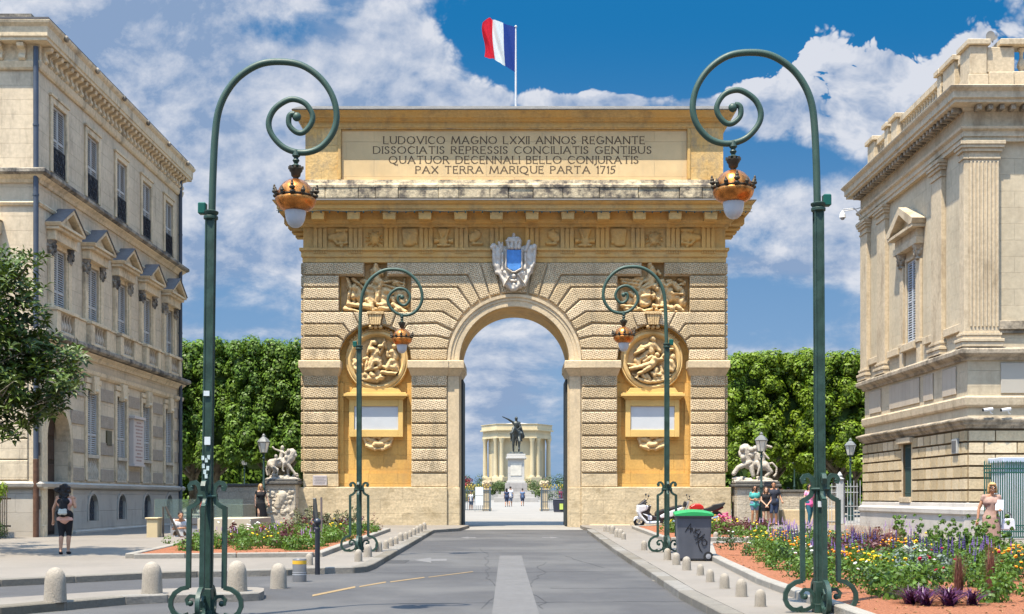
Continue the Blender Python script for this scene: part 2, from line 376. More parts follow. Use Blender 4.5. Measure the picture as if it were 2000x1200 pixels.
# ------------------------------------------------------------------ ground, road, pavements
ASPH = mt('asphalt', (.058, .056, .055), rough=.85, var=.10, scale=.35, bump=.35, bscale=60, fine=.22, stain=.55, stain_col=(.055, .053, .05), streak=1, patch=((.092, .088, .082), .22, .8))
ASPH2 = mt('pale_asphalt', (.105, .10, .094), rough=.85, var=.10, scale=.6, bump=.3, bscale=60, fine=.25)
PAVE = mt('pale_pavement', (.178, .156, .128), rough=.85, var=.12, scale=.5, bump=.25, bscale=40, fine=.12, stain=.25, stain_col=(.145, .13, .11), streak=1)
KERB = mt('kerb_stone', (.17, .155, .13), rough=.85, isl=.3, var=.15, scale=2.5, bump=.5, bscale=20, fine=.25, stain=.5, stain_col=(.11, .10, .085), streak=1)
GRAV = mt('gravel_ground', (.22, .205, .18), rough=.9, var=.07, scale=.3, bump=.3, bscale=30, fine=.1)
TERRA = mt('orange_gravel', (.28, .105, .048), rough=.9, var=.3, scale=2.6, bump=2, bscale=40, fine=.9)
EARTH = mt('earth', (.11, .075, .045), rough=.95, var=.3, scale=4, bump=1, bscale=30, fine=.4)
LAND = mt('far_land', (.14, .15, .075), rough=1, var=.3, scale=.02)
ys = [-60, 0, 160, 270, 330, 420, 520, 700, 1500, 5500]
g = MB(); xs = [-3500, -200, 200, 3500]
for y in ys: g.v += [(x, y, gz(y) if y < 700 else -9) for x in xs]
for j in range(len(ys) - 1):
    for i in range(3): a = j * 4 + i; g.f.append((a, a + 1, a + 5, a + 4))
tag(g.build('ground', GRAV), kind='structure')
lg = MB().box(-3400, 3400, 420, 5400, -9.4, -8.6); tag(lg.build('far_ground', LAND), kind='structure')

def flat(name, poly, z0, z1, mat, kind='structure', **k):
    o = MB().slab(poly, z0, z1, gz).build(name, mat, **k); return tag(o, kind=kind)
P = .12
def K(px, py): return G(px, py, P)
# road surface: from under the camera to the foot of the arch
road = [(-60, -30), (60, -30), (60, 51.2), (-2, 51.2), (-60, 51.2)]
flat('road', [(-60, -30), (60, -30), (60, 46), (8, 50.6), (0, 51.6), (-8, 50.6), (-60, 46)], -.03, .004, ASPH)
# right pavement
rk = [K(1160, 1034), K(1220, 1072), K(1300, 1118), K(1360, 1154), K(1456, 1200)]
a, b = rk[-2], rk[-1]
t = (3 - b[1]) / (b[1] - a[1]); rk.append((b[0] + (b[0] - a[0]) * t, 3.0))
rpoly = rk + [(60, 3.0), (60, 53.8), (rk[0][0] - .25, 53.8), (rk[0][0] - .25, 51.6)]
flat('pavement_right', rpoly, -.05, P, PAVE)
# left pavement
lk = [K(897, 1032), K(847, 1035), K(730, 1101), K(714, 1106.6), K(690, 1108.6), K(598, 1110), K(560, 1113), K(385, 1116), K(280, 1119.5), K(0, 1133)]
a, b = lk[-2], lk[-1]; lk.append((b[0] + (b[0] - a[0]) * 6, b[1] + (b[1] - a[1]) * 6))
lpoly = lk + [(-60, lk[-1][1]), (-60, 53.8), (lk[0][0] + .25, 53.8)]
flat('pavement_left', lpoly, -.05, P, PAVE)
# front left island
isl = [K(515, 1154.5), K(508, 1158), K(470, 1160), K(329, 1162), K(245, 1166), K(0, 1187)]
b = isl[-1]; a = isl[-2]; isl.append((b[0] + (b[0] - a[0]) * 3, b[1] + (b[1] - a[1]) * 3))
back = [K(-300, 1176), K(0, 1168), K(240, 1153), K(400, 1147), K(500, 1147), K(516, 1149)]
flat('traffic_island', isl + back, -.05, P, PAVE)
def kerb(pts, w=.26, z=P + .006, name='kerb', mat=KERB, side=1, zb=-.04, gap=.012, L=1.05):
    """kerb stones laid along a line, each stone cut by a joint"""
    mb = MB(); 
    for (x0, y0), (x1, y1) in zip(pts, pts[1:]):
        d = Vector((x1 - x0, y1 - y0)); n = max(1, round(d.length / L)); 
        nx, ny = -d.y / d.length * side * w, d.x / d.length * side * w
        for i in range(n):
            a = i / n + gap / d.length / 2; b = (i + 1) / n - (gap / d.length / 2 if n > 1 else 0); j = random.uniform(-.004, .004)
            q = [(x0 + d.x * a, y0 + d.y * a), (x0 + d.x * b, y0 + d.y * b), (x0 + d.x * b + nx, y0 + d.y * b + ny), (x0 + d.x * a + nx, y0 + d.y * a + ny)]
            mb.slab(q, zb, z + j, gz)
    return mb.build(name, mat, bevel=.015)
def off(pts, o=.004): return pts
tag(kerb([(x - .01, y) for x, y in rk], side=-1), kind='structure')
tag(kerb([(x + .01, y - .01) for x, y in lk], side=-1), kind='structure')
tag(kerb([(x, y - .012) for x, y in isl[1:]], side=-1, w=.3), kind='structure')
# lighter repair strip and worn lines on the road
def strip(pts, name, mat, dz=.008, kind='structure'):
    return tag(MB().slab([G(*p) for p in pts], dz - .003, dz, gz).build(name, mat), kind=kind)
strip([(976, 1086), (1019, 1086), (1024, 1105), (1034, 1138), (1053, 1200), (1085, 1320), (935, 1320), (961, 1200), (969, 1138), (973, 1105)], 'road_repair_strip', ASPH2)
LINE = mt('worn_yellow_paint', (.22, .15, .07), var=.3, scale=5, fine=.8)
WLINE = mt('worn_white_paint', (.125, .12, .114), var=.3, scale=5, fine=.8)
yl = [(608, 1163), (700, 1146), (760, 1137), (835, 1128), (930, 1117)]
mbl = MB()
for (x0, y0), (x1, y1), w in zip(yl, yl[1:], (3.2, 2.0, 1.6, 1.0)):
    mbl.slab([G(x0 + 2, y0), G(x1 - 6, y1), G(x1 - 6, y1 + w), G(x0 + 2, y0 + w)], .005, .009, gz)
tag(mbl.build('road_marking_yellow', LINE), kind='structure')
def arrow(px, py, w, h, s):
    mb = MB(); mb.slab([G(px - w * s, py), G(px, py - h), G(px, py - h * .35), G(px + w * .9 * s, py - h * .5), G(px + w * .9 * s, py + h * .3), G(px, py + h * .35), G(px, py + h)], .005, .009, gz)
    return mb
tag(arrow(842, 1095, 34, 5, 1).join(arrow(915, 1051, 16, 2, 1)).join(arrow(1075, 1051, 18, 1.6, -1)).build('road_marking_arrows', WLINE), kind='structure')
TAR = mt('tar_seam', (.022, .022, .022), rough=.7, var=.2)
rq = random.Random(12); seam = MB()
def crack(px, py, n, dx, dy, w):
    x, y = G(px, py)
    for i in range(n):
        x2, y2 = x + dx + rq.uniform(-.12, .12), y + dy + rq.uniform(-.08, .08); a = math.atan2(y2 - y, x2 - x) + math.pi / 2; ww = w * rq.uniform(.5, 1.2)
        seam.slab([(x - math.cos(a) * ww, y - math.sin(a) * ww), (x2 - math.cos(a) * ww, y2 - math.sin(a) * ww), (x2 + math.cos(a) * ww, y2 + math.sin(a) * ww), (x + math.cos(a) * ww, y + math.sin(a) * ww)], .0045, .0065, gz); x, y = x2, y2
crack(700, 1120, 16, .42, .02, .007); crack(780, 1180, 10, .5, .03, .006); crack(1060, 1190, 22, .02, .5, .006); crack(940, 1190, 30, -.01, .6, .006); crack(1075, 1150, 14, .35, .0, .006); crack(1180, 1110, 9, -.1, .55, .007); crack(840, 1075, 12, .45, .02, .010)
tag(seam.build('tar_seams', TAR), kind='structure')
DARKP = mt('dark_patch', (.042, .041, .04), rough=.8, var=.2, scale=2, fine=.4)
for q in ([(760, 1095), (800, 1095), (790, 1101), (748, 1101)],): strip(q, 'road_patch', DARKP, .0075)
for i, (px_, py_) in enumerate(((1228, 1084), (1345, 1160))):
    x_, y_ = G(px_, py_); tag(MB().box(x_ - .16, x_ + .10, y_ - .3, y_ + .3, gz(y_) + .003, gz(y_) + .0095).build('road_gully', mt('gully_iron', (.06, .058, .055), bump=1, bscale=60)), kind='structure')
mh = MB().slab([(G(1305, 1135.5)[0] + .3 * math.cos(t * .524), G(1305, 1135.5)[1] + .3 * math.sin(t * .524)) for t in range(12)], .004, .012, gz)
tag(mh.build('manhole_cover', KERB, bevel=.003), 'pale round manhole cover in the road by the right kerb', 'manhole cover')
# ------------------------------------------------------------------ triumphal arch
AY = 55.0; CX = 1004.5; T = 3.3
ARCH = thing('triumphal_arch', 'great golden stone triumphal arch with Latin inscription spanning the end of the road', 'arch', (.01, AY, .41))
def A(px, py, p=0.0):
    """pixel on a plane standing p metres in front of the arch wall, to arch coordinates"""
    s = F / (AY - p); return ((px - CX) / s, (972 - py) / s + EYE - .41)
def AZ(py, p=0.0): return A(0, py, p)[1]
HW = 9.02; WT = AZ(513)
rO, rI = A(CX + 130.5, 0)[0], A(CX + 107.5, 0)[0]; zS = AZ(706)
def arc(cx, cz, r, a0, a1, n): return [(cx + r * math.cos(R(a0 + (a1 - a0) * i / n)), cz + r * math.sin(R(a0 + (a1 - a0) * i / n))) for i in range(n + 1)]
# --- body: wall plane with the arch hole and the two niche recesses. Built from vertical pieces that butt.
nxl, nxr = A(661, 0)[0], A(803, 0)[0]; ncx = (nxl + nxr) / 2; nr = (nxr - nxl) / 2; nzb = AZ(951)
body = MB()
zP = AZ(952)
DN = .42                                     # niche depth
arcO = arc(0, zS, rO, 180, 0, 40)
for sgn in (-1, 1):
    # between arch and niche, below springing
    body.box(sgn * rI, -sgn * nxr * 1, 0, T, 0, zS)
    body.box(-sgn * nxl, sgn * HW, 0, T, 0, zS)
    body.box(-sgn * nxl, -sgn * nxr, DN, T, 0, zS)      # behind the niche
    # niche front below its floor
    body.box(-sgn * nxl, -sgn * nxr, 0, DN, 0, nzb)
up = [(-HW, zS), (-rI, zS)] + arc(0, zS, rI, 180, 0, 40)[1:-1] + [(rI, zS), (HW, zS), (HW, WT), (-HW, WT)]
# upper zone: cut in a left, middle, right set so that the round niche heads stay open
zc = zS; top_n = zS + nr
def upper(sgn):
    m = MB()
    c = -sgn * ncx
    # front skin in front of the niche back: polygon with semicircular bite on the bottom
    x0, x1 = c - nr, c + nr
    a = arc(c, zS, nr, 180, 0, 24)
    # relief panel opening above: x 665..802, y 539..610 and tab 711..756 up to 513
    pz0, pz1 = AZ(610), AZ(539)
    m.prism([(x0, zS)] + a[1:-1] + [(x1, zS), (x1, pz0), (x0, pz0)][0:3] if False else a + [(x1, pz0), (x0, pz0)], 0, DN)
    ta, tb = -sgn * A(711, 0)[0], -sgn * A(756, 0)[0]; ta, tb = min(ta, tb), max(ta, tb)
    m.box(x0, ta, 0, DN, pz1, WT); m.box(tb, x1, 0, DN, pz1, WT)
    m.box(x0, x1, DN, T, zS, WT)                        # behind
    return m
for sgn in (-1, 1): body.join(upper(sgn))
for sgn in (-1, 1):
    xo = sgn * HW; xn = -sgn * nxl
    body.box(xn, xo, 0, T, zS, WT)
# middle: between the niches, with the round arch cut out
xi = abs(nxr)
mid = [(-xi, zS)] + arc(0, zS, rI, 180, 0, 48) + [(xi, zS), (xi, WT), (-xi, WT)]
nseg = 48; a = arc(0, zS, rI, 180, 0, nseg)
for i in range(nseg):
    body.prism([a[i], a[i + 1], (a[i + 1][0], WT), (a[i][0], WT)], 0, T)
body.box(-xi, -rI, 0, T, zS, WT); body.box(rI, xi, 0, T, zS, WT)
body.build('wall', JOINT, ARCH)
# ochre linings of the niches: side cheeks, back and sill as thin sheets
for sgn in (-1, 1):
    c = -sgn * ncx; n = MB()
    x0, x1 = c - nr, c + nr
    n.box(x0 + .003, x1 - .003, DN - .02, DN - .002, nzb, AZ(512))
    a = arc(c, zS, nr - .003, 180, 0, 24); b = arc(c, zS, nr + .02, 180, 0, 24)
    for side, xx in ((1, x0), (-1, x1)):
        n.box(xx + .003 * side, xx - .02 * side, -.004, DN, nzb + .003, zS)
    for i in range(24): n.prism([a[i], a[i + 1], b[i + 1], b[i]], .0, DN - .02)
    n.box(x0 + .004, x1 - .004, .22, DN - .03, nzb + .002, AZ(925))      # low step at the bottom
    for xx in (x0 + .01, x1 - .19): n.box(xx, xx + .18, DN - .03, DN - .16, nzb, zS - .9)
    n.build('niche', OCHRE, ARCH)
# pitted, rusticated stones (left half in photo pixels; mirrored)
blocks = []
def B(x0, x1, y0, y1): blocks.append([(x0, y0), (x1, y0), (x1, y1), (x0, y1)])
low = [(733.5, 754)] + [(756.3 + 24.15 * i, 777.8 + 24.15 * i) for i in range(7)]
for y0, y1 in low:
    B(592.5, 660, y0, y1); B(803.5, 873, y0, y1)
B(592.5, 710, 513.7, 536.3)
for y0, y1 in ((538.7, 560), (562.5, 583.8), (586, 607.7)): B(592.5, 661.5, y0, y1)
blocks += [
    [(592.5, 610), (687.5, 610), (701, 637), (684, 650), (671.5, 632), (592.5, 631.3)],
    [(592.5, 634), (668.7, 634), (682, 651), (671, 664.5), (660, 655.5), (592.5, 655.5)],
    [(592.5, 658.5), (658, 658.5), (670, 666.5), (665.5, 680), (592.5, 680)],
    [(592.5, 682.5), (662.5, 683), (663.5, 703), (592.5, 703)],
    [(690, 610), (720, 610), (723, 634), (703.5, 636.5)],
    [(748, 610), (774, 610), (764, 636), (744.5, 634)],
    # right of the niche, to the great arch
    [(776, 610), (862.7, 610), (893.3, 628.7), (885.3, 644.3), (852.7, 629.3), (797.5, 631.8), (780, 647.5), (766, 638.7)],
    [(796, 634.6), (852.5, 633.8), (883, 648.5), (878.3, 660.5), (850.5, 655), (803.7, 655.8), (792.5, 665), (784, 651.5)],
    [(802.5, 658.6), (850.5, 658), (877.3, 665), (874.2, 680), (850, 680.2), (799, 680.4), (794.5, 668.5)],
    [(801, 683), (873.6, 683), (873, 703), (803, 703)],
    [(803.5, 586.5), (874.7, 586.7), (904, 612.7), (895, 627), (865, 607.8), (803.5, 607.7)],
    [(803.5, 562.5), (892, 562.3), (918.7, 599.3), (906.5, 611), (877.3, 584.2), (803.5, 583.8)],
    [(803.5, 538.8), (911.3, 538.8), (936, 586), (921.5, 598), (895.5, 560.3), (803.5, 560)],
    [(757, 513.7), (936.5, 513.7), (955.5, 578.5), (938.8, 585.5), (913.5, 536.3), (757, 536.3)],
    [(939.5, 513.7), (966.5, 513.7), (977, 573.3), (958, 578)],
]
rb = MB(); PR = .11
for poly in blocks:
    q = [A(x, y, PR) for x, y in poly]; rb.prism(q, -PR, .01)
    q2 = [(-x, z) for x, z in q]; rb.prism(q2, -PR, .01)
q = [A(x, y, PR) for x, y in ((969.5, 513.7), (1039.5, 513.7), (1029, 572.5), (980, 572.5))]; rb.prism(q, -PR, .01)
# same courses on the flanks of the arch
for y0, y1 in low + [(513.7 + 24.2 * i, 535.8 + 24.2 * i) for i in range(8)]:
    for sx in (-1, 1): rb.box(sx * (HW - .01), sx * (HW + PR), .02, T, AZ(y1, 0), AZ(y0, 0))
rb.build('rusticated_stone', PITTED, ARCH, bevel=.045, seg=2)
# piers' smooth foot course, jambs, impost
for sx in (-1, 1):
    for x0, x1 in ((592, 661), (803, 873)):
        ft = MB(); a, b = A(x0, 0, .08)[0] * -sx, A(x1, 0, .08)[0] * -sx; ft.box(a, b, -.08, .0, AZ(951), AZ(926)); ft.build('pier_foot', PLINTH, ARCH, bevel=.015)
for sx in (-1, 1):
    jm = MB()
    jm.box(sx * rI, sx * rO * .992, -.05, .0, zP, AZ(735)); jm.box(sx * (rI - .05), sx * rI, .25, T, 0, zS - .3)
    jm.build('jamb', CREAM, ARCH, bevel=.01)
def swept_arc(mb, prof, cz, n=48, a0=180, a1=0, cx=0):
    """prof = [(radius, y)...] turned about the arch centre"""
    m = len(mb.v); k = len(prof)
    for i in range(n + 1):
        an = R(a0 + (a1 - a0) * i / n)
        for r, y in prof: mb.v.append((cx + r * math.cos(an), y, cz + r * math.sin(an)))
    for i in range(n):
        for j in range(k - 1):
            p = m + i * k + j; mb.f.append((p, p + 1, p + k + 1, p + k))
    return mb
av = MB(); swept_arc(av, [(rO, .0), (rO, -.13), (rO - .12, -.13), (rO - .15, -.08), (rO - .26, -.08), (rO - .28, -.05), (rI + .0, -.05), (rI - .004, .0), (rI - .004, .2)], zS)
av.build('archivolt', CREAM, ARCH, smooth=30)
sf = MB(); swept_arc(sf, [(rI - .004, .2), (rI - .03, .24), (rI - .03, T + .0), (rI + .01, T + .02)], zS)
sf.build('soffit', GOLD, ARCH, smooth=30)
def impost(mb, xa, xb, ya, yb, e0, e1):
    """little cornice on a pier: slab over a hollow; e0, e1 = overhang at either end"""
    pf = [(0, AZ(735)), (.03, AZ(733)), (.12, AZ(727)), (.20, AZ(722)), (.20, AZ(721)), (.26, AZ(720)), (.26, AZ(707)), (.22, AZ(705.5)), (0, AZ(704.5))]
    m = len(mb.v)
    for o, z in pf: mb.v += [(xa - o * e0, ya - o, z), (xb + o * e1, ya - o, z), (xb + o * e1, yb, z), (xa - o * e0, yb, z)]
    for j in range(len(pf) - 1):
        for i in range(4): i2 = (i + 1) % 4; mb.f.append((m + j * 4 + i, m + j * 4 + i2, m + j * 4 + 4 + i2, m + j * 4 + 4 + i))
    mb.f.append((m + 3, m + 2, m + 1, m)); k = m + (len(pf) - 1) * 4; mb.f.append((k, k + 1, k + 2, k + 3))
PY = .10
for a_ in ((-HW, nxl + .0, -PY, T, .6, .5), (-nxl, HW, -PY, T, .5, .6), (nxr, -rO + .02, -PY, .0, .5, 0.15), (rO - .02, -nxr, -PY, .0, .15, .5)):
    im = MB(); impost(im, *a_); im.build('impost', CREAM, ARCH, bevel=.008)
for a_ in ((-rO, -rI, -.06, T - .2, 0, .8), (rI, rO, -.06, T - .2, .8, 0)):
    jc = MB(); impost(jc, *a_); jc.build('jamb_capital', CREAM, ARCH)
# plinth
for sx in (-1, 1):
    pl = MB(); pl.box(sx * (HW + .22), sx * (rO - .0), -.22, T + .2, -.3, zP); pl.box(sx * (rO + .0), sx * (rI - .03), -.13, T + .2, -.3, zP - .01); pl.build('plinth', PLINTH, ARCH, bevel=.03, seg=2)
nt_ = MB(); nt_.box(A(590, 0)[0], A(700, 0)[0], -.30, -.22, -.3, .25); nt_.box(A(1150, 0)[0], A(1230, 0)[0], -.34, -.22, -.3, .12)
nt_.build('plinth_step', PLINTH, ARCH, bevel=.03)
# --- entablature
ar = MB(); ar.ring(HW, T, [(-.3, WT), (.03, WT), (.03, AZ(503, .03)), (.08, AZ(502, .05)), (.08, AZ(490.5, .08)), (.15, AZ(489.5, .1)), (.15, AZ(484.5, .1)), (-.3, AZ(484, .1))])
ar.build('architrave', GOLD, ARCH)
zf0, zf1 = AZ(485, .05), AZ(443, .05)
fr = MB().ring(HW, T, [(-.2, zf0), (.0, zf0), (.0, zf1), (-.2, zf1)]); fr.build('frieze', GOLD, ARCH)
sp = 68.9
for k in range(12):
    tri = MB(); gut = MB(); mut = MB()
    c = A(CX + (k - 5.5) * sp, 0, .08)[0]; w = .285
    for i in range(3): xx = c - w + i * .2; tri.prism([(xx, zf0), (xx + .17, zf0), (xx + .17, zf1 - .12), (xx + .085, zf1 - .04), (xx, zf1 - .12)], -.12, .0)
    tri.box(c - w - .005, c + w + .005, -.05, .0, zf0, zf1 - .01); tri.box(c - w - .02, c + w + .02, -.14, 0, zf1 - .06, zf1 + .01)
    for i in range(6): gut.prism([(c - w + i * .103, AZ(494.5, .1)), (c - w + .06 + i * .103, AZ(494.5, .1)), (c - w + .045 + i * .103, AZ(490.6, .1)), (c - w + .015 + i * .103, AZ(490.6, .1))], -.14, -.08)
    c2 = A(CX + (k - 5.5) * 69.8, 0, .8)[0]
    mut.prism([(c2 - .28, AZ(413, .8)), (c2 - .26, AZ(429, .8)), (c2 + .26, AZ(429, .8)), (c2 + .28, AZ(413, .8))], -.86, -.2)
    to_ = tri.build('triglyph', GOLD, ARCH, bevel=.01); gut.build('guttae', GOLD, to_); mut.build('mutule', GOLD, ARCH, bevel=.015)
for sx in (-1, 1):
    for i in range(4): mutS = MB().box(sx * (HW + .2), sx * (HW + .84), .1 + i * .95, .62 + i * .95, AZ(429, .8), AZ(413, .8)); mutS.build('mutule', GOLD, ARCH, bevel=.015)
co = MB(); co.ring(HW, T, [(-.2, AZ(443, .2)), (.13, AZ(443, .15)), (.16, AZ(441, .15)), (.16, AZ(438, .15)), (.24, AZ(436, .25)), (.30, AZ(431, .3)), (.34, AZ(430, .3)), (.34, AZ(413, .4)),
    (.92, AZ(412.5, .88)), (.92, AZ(409, .88)), (.96, AZ(408, .9)), (.96, AZ(400, .9)), (1.03, AZ(398, .95)), (1.11, AZ(393.5, 1)), (1.10, AZ(392, 1)), (.0, AZ(389.5, .1)), (-.3, AZ(389.4, 0))])
co.build('cornice', GOLD, ARCH)
# lead-grey edge on top of the cornice
MB().ring(HW, T, [(1.0, AZ(392.6, 1)), (1.13, AZ(392.4, 1)), (1.13, AZ(391, 1)), (.2, AZ(388.5, .2))]).build('cornice_lead', mt('lead', (.13, .125, .12), rough=.6), ARCH)
# --- attic
AH = A(1412.5, 0)[0]
at = MB(); pxl, pxr = A(660, 0)[0], A(1349, 0)[0]; z0, z1 = AZ(390), AZ(228)
pz0, pz1 = AZ(351), AZ(252)
at.box(-AH, AH, .18, T, z0, z1); at.box(-AH, pxl, 0, .18, z0, z1); at.box(pxr, AH, 0, .18, z0, z1); at.box(pxl, pxr, 0, .18, pz1, z1); at.box(pxl, pxr, 0, .18, z0, pz0)
at.build('attic_wall', mt('attic_stone', (.58, .385, .155), var=.25, scale=.7, bump=.9, bscale=8, brick=(1.5, 1.02, .012, .8, .15), stain=.85, stain_col=(.27, .21, .13), streak=.7, stain_lo=.49, fine=.35, patch=((.58, .31, .07), .8, .6)), ARCH)
insc = MB().box(pxl + .15, pxr - .15, .10, .17, pz0 + .02, pz1 - .02).build('inscription_panel', PANEL, ARCH)
fm = MB()
for x0, x1 in ((pxl, pxl + .14), (pxr - .14, pxr)): fm.box(x0, x1, -.04, .16, pz0, pz1)
fm.box(pxl + .14, pxr - .14, .06, .16, pz1 - .06, pz1); 
fm.build('panel_frame', GOLD, ARCH, bevel=.02)
sl = MB().ring(AH, T, [(-.2, AZ(366)), (.20, AZ(366, .2)), (.20, AZ(361, .2)), (.10, AZ(358, .1)), (.06, AZ(352, 0)), (-.2, AZ(351, 0))]); 
sl.build('attic_moulding', WEATHER, ARCH, bevel=.01)
rng_ = random.Random(3); wb = MB(); x = -AH - .12
while x < AH:
    w = rng_.uniform(.7, 1.9); x2 = min(x + w, AH + .12); wb.box(x + .008, x2 - .008, -.14 - rng_.uniform(0, .05), T, AZ(389), AZ(366.5) - rng_.uniform(0, .03)); x = x2
wb.build('weathered_course', WEATHER, ARCH, bevel=.03, seg=2)
ac = MB().ring(AH, T, [(-.2, AZ(250)), (.02, AZ(250)), (.04, AZ(247, .1)), (.04, AZ(238, .1)), (.12, AZ(236, .2)), (.16, AZ(233, .2)), (.30, AZ(229, .3)), (.30, AZ(228, .3)), (.44, AZ(219, .4)), (.50, AZ(216.5, .4)), (-.2, AZ(216.4, .4))])
ac.build('attic_cornice', GOLD, ARCH)
cp = MB().ring(AH, T, [(-.2, AZ(216.2, .4)), (.52, AZ(216, .4)), (.50, AZ(213.5, .4)), (.2, AZ(207.5, .2)), (-.2, AZ(206.5, .2))])
cp.build('coping', GREYTOP, ARCH, bevel=.02)

# --- inscription in thin incised capitals
GLY = {
 'L': [[(0, 1), (0, 0), (.5, 0)]], 'U': [[(0, 1), (0, .35), (.1, .08), (.33, 0), (.56, .08), (.66, .35), (.66, 1)]],
 'D': [[(0, 0), (0, 1), (.35, 1), (.62, .85), (.72, .5), (.62, .15), (.35, 0), (0, 0)]],
 'O': [[(.42, 0), (.15, .1), (0, .38), (0, .62), (.15, .9), (.42, 1), (.69, .9), (.84, .62), (.84, .38), (.69, .1), (.42, 0)]],
 'V': [[(0, 1), (.38, 0), (.76, 1)]], 'I': [[(0, 0), (0, 1)]], 'C': [[(.72, .85), (.5, .98), (.3, 1), (.08, .8), (0, .5), (.08, .2), (.3, 0), (.5, .02), (.72, .15)]],
 'M': [[(0, 0), (.1, 1), (.46, .1), (.82, 1), (.92, 0)]], 'A': [[(0, 0), (.38, 1), (.76, 0)], [(.14, .35), (.62, .35)]],
 'G': [[(.72, .85), (.5, .98), (.3, 1), (.08, .8), (0, .5), (.08, .2), (.3, 0), (.55, .02), (.72, .14), (.72, .42)], [(.52, .42), (.8, .42)]],
 'N': [[(0, 0), (0, 1), (.68, 0), (.68, 1)]], 'X': [[(0, 1), (.66, 0)], [(.66, 1), (0, 0)]],
 'R': [[(0, 0), (0, 1), (.32, 1), (.48, .88), (.48, .64), (.32, .52), (0, .52)], [(.28, .52), (.6, 0)]],
 'E': [[(.46, 1), (0, 1), (0, 0), (.48, 0)], [(0, .52), (.36, .52)]], 'T': [[(0, 1), (.66, 1)], [(.33, 1), (.33, 0)]],
 'S': [[(.42, .86), (.28, 1), (.1, .96), (.02, .78), (.1, .6), (.34, .44), (.44, .26), (.34, .05), (.14, 0), (0, .14)]],
 'P': [[(0, 0), (0, 1), (.32, 1), (.48, .88), (.48, .6), (.32, .48), (0, .48)]],
 'Q': [[(.42, 0), (.15, .1), (0, .38), (0, .62), (.15, .9), (.42, 1), (.69, .9), (.84, .62), (.84, .38), (.69, .1), (.42, 0)], [(.42, .04), (.7, -.2), (.92, -.22)]],
 'B': [[(0, 0), (0, 1), (.28, 1), (.42, .9), (.42, .66), (.28, .54), (0, .54)], [(.28, .54), (.48, .42), (.48, .12), (.3, 0), (0, 0)]],
 'J': [[(.12, 1), (.12, .0), (.04, -.16), (-.08, -.2)]], '1': [[(0, .84), (.12, 1), (.12, 0)]], '7': [[(0, 1), (.5, 1), (.18, 0)]],
 '5': [[(.5, 1.04), (.12, .98), (.06, .56), (.3, .6), (.44, .4), (.36, .1), (.12, -.04), (0, .02)]],
}
def letters(text, x0, x1, z, h, y, sw, sp=.26, word=.55):
    """set a line between x0 and x1; returns flat strokes"""
    wd = lambda c: max(p[0] for s_ in GLY[c] for p in s_)
    tot = sum(word if c == ' ' else wd(c) + sp for c in text) - sp
    k = (x1 - x0) / (tot * h); mb = MB(); x = x0; kx = h * k
    for c in text:
        if c == ' ': x += word * kx; continue
        for s_ in GLY[c]:
            pts = [(x + px * kx, z + pz * h) for px, pz in s_]
            for a, b in zip(pts, pts[1:]):
                d = Vector((b[0] - a[0], b[1] - a[1])); L_ = d.length or 1e-6; thin = sw * (1.0 if abs(d.y) > abs(d.x) * .6 else .62)
                nx, nz = -d.y / L_ * thin / 2, d.x / L_ * thin / 2; ex, ez = d.x / L_ * thin * .3, d.y / L_ * thin * .3
                mb.prism([(a[0] + nx - ex, a[1] + nz - ez), (b[0] + nx + ex, b[1] + nz + ez), (b[0] - nx + ex, b[1] - nz + ez), (a[0] - nx - ex, a[1] - nz - ez)], y + random.uniform(-.002, 0), y + .02)
            for e, o in ((s_[0], s_[1]), (s_[-1], s_[-2])):
                if c in 'OQD' and len(s_) > 5: continue
                ex_, ez_ = x + e[0] * kx, z + e[1] * h
                if abs(o[0] - e[0]) < .45 and abs(o[1] - e[1]) > .2: mb.box(ex_ - sw * .9, ex_ + sw * .9, y - .001, y + .02, ez_ - sw * .2, ez_ + sw * .2)
                elif abs(o[1] - e[1]) < .1: mb.box(ex_ - sw * .2, ex_ + sw * .2, y - .001, y + .02, ez_ - sw * .9, ez_ + sw * .9)
        x += (wd(c) + sp) * kx
    return mb
LETTER_SHADE = mt('incised_shadow_brown', (.10, .068, .038), var=.2, scale=6)  # dark brown stands in for the shadow inside cut letters
ins = MB(); yl = .094
for text, xa, xb, yb, yt in (('LUDOVICO MAGNO LXXII ANNOS REGNANTE', 749, 1259, 280, 266), ('DISSOCIATIS REPRESSIS CONCILIATIS GENTIBUS', 729, 1272, 299, 285.5),
                         ('QUATUOR DECENNALI BELLO CONJURATIS', 760, 1246.5, 318.3, 304.5), ('PAX TERRA MARIQUE PARTA 1715', 812, 1202, 337.5, 324)):
    ins.join(letters(text, A(xa, 0)[0], A(xb, 0)[0], AZ(yb), AZ(yt) - AZ(yb), yl, .047))
ins.build('lettering', LETTER_SHADE, insc)

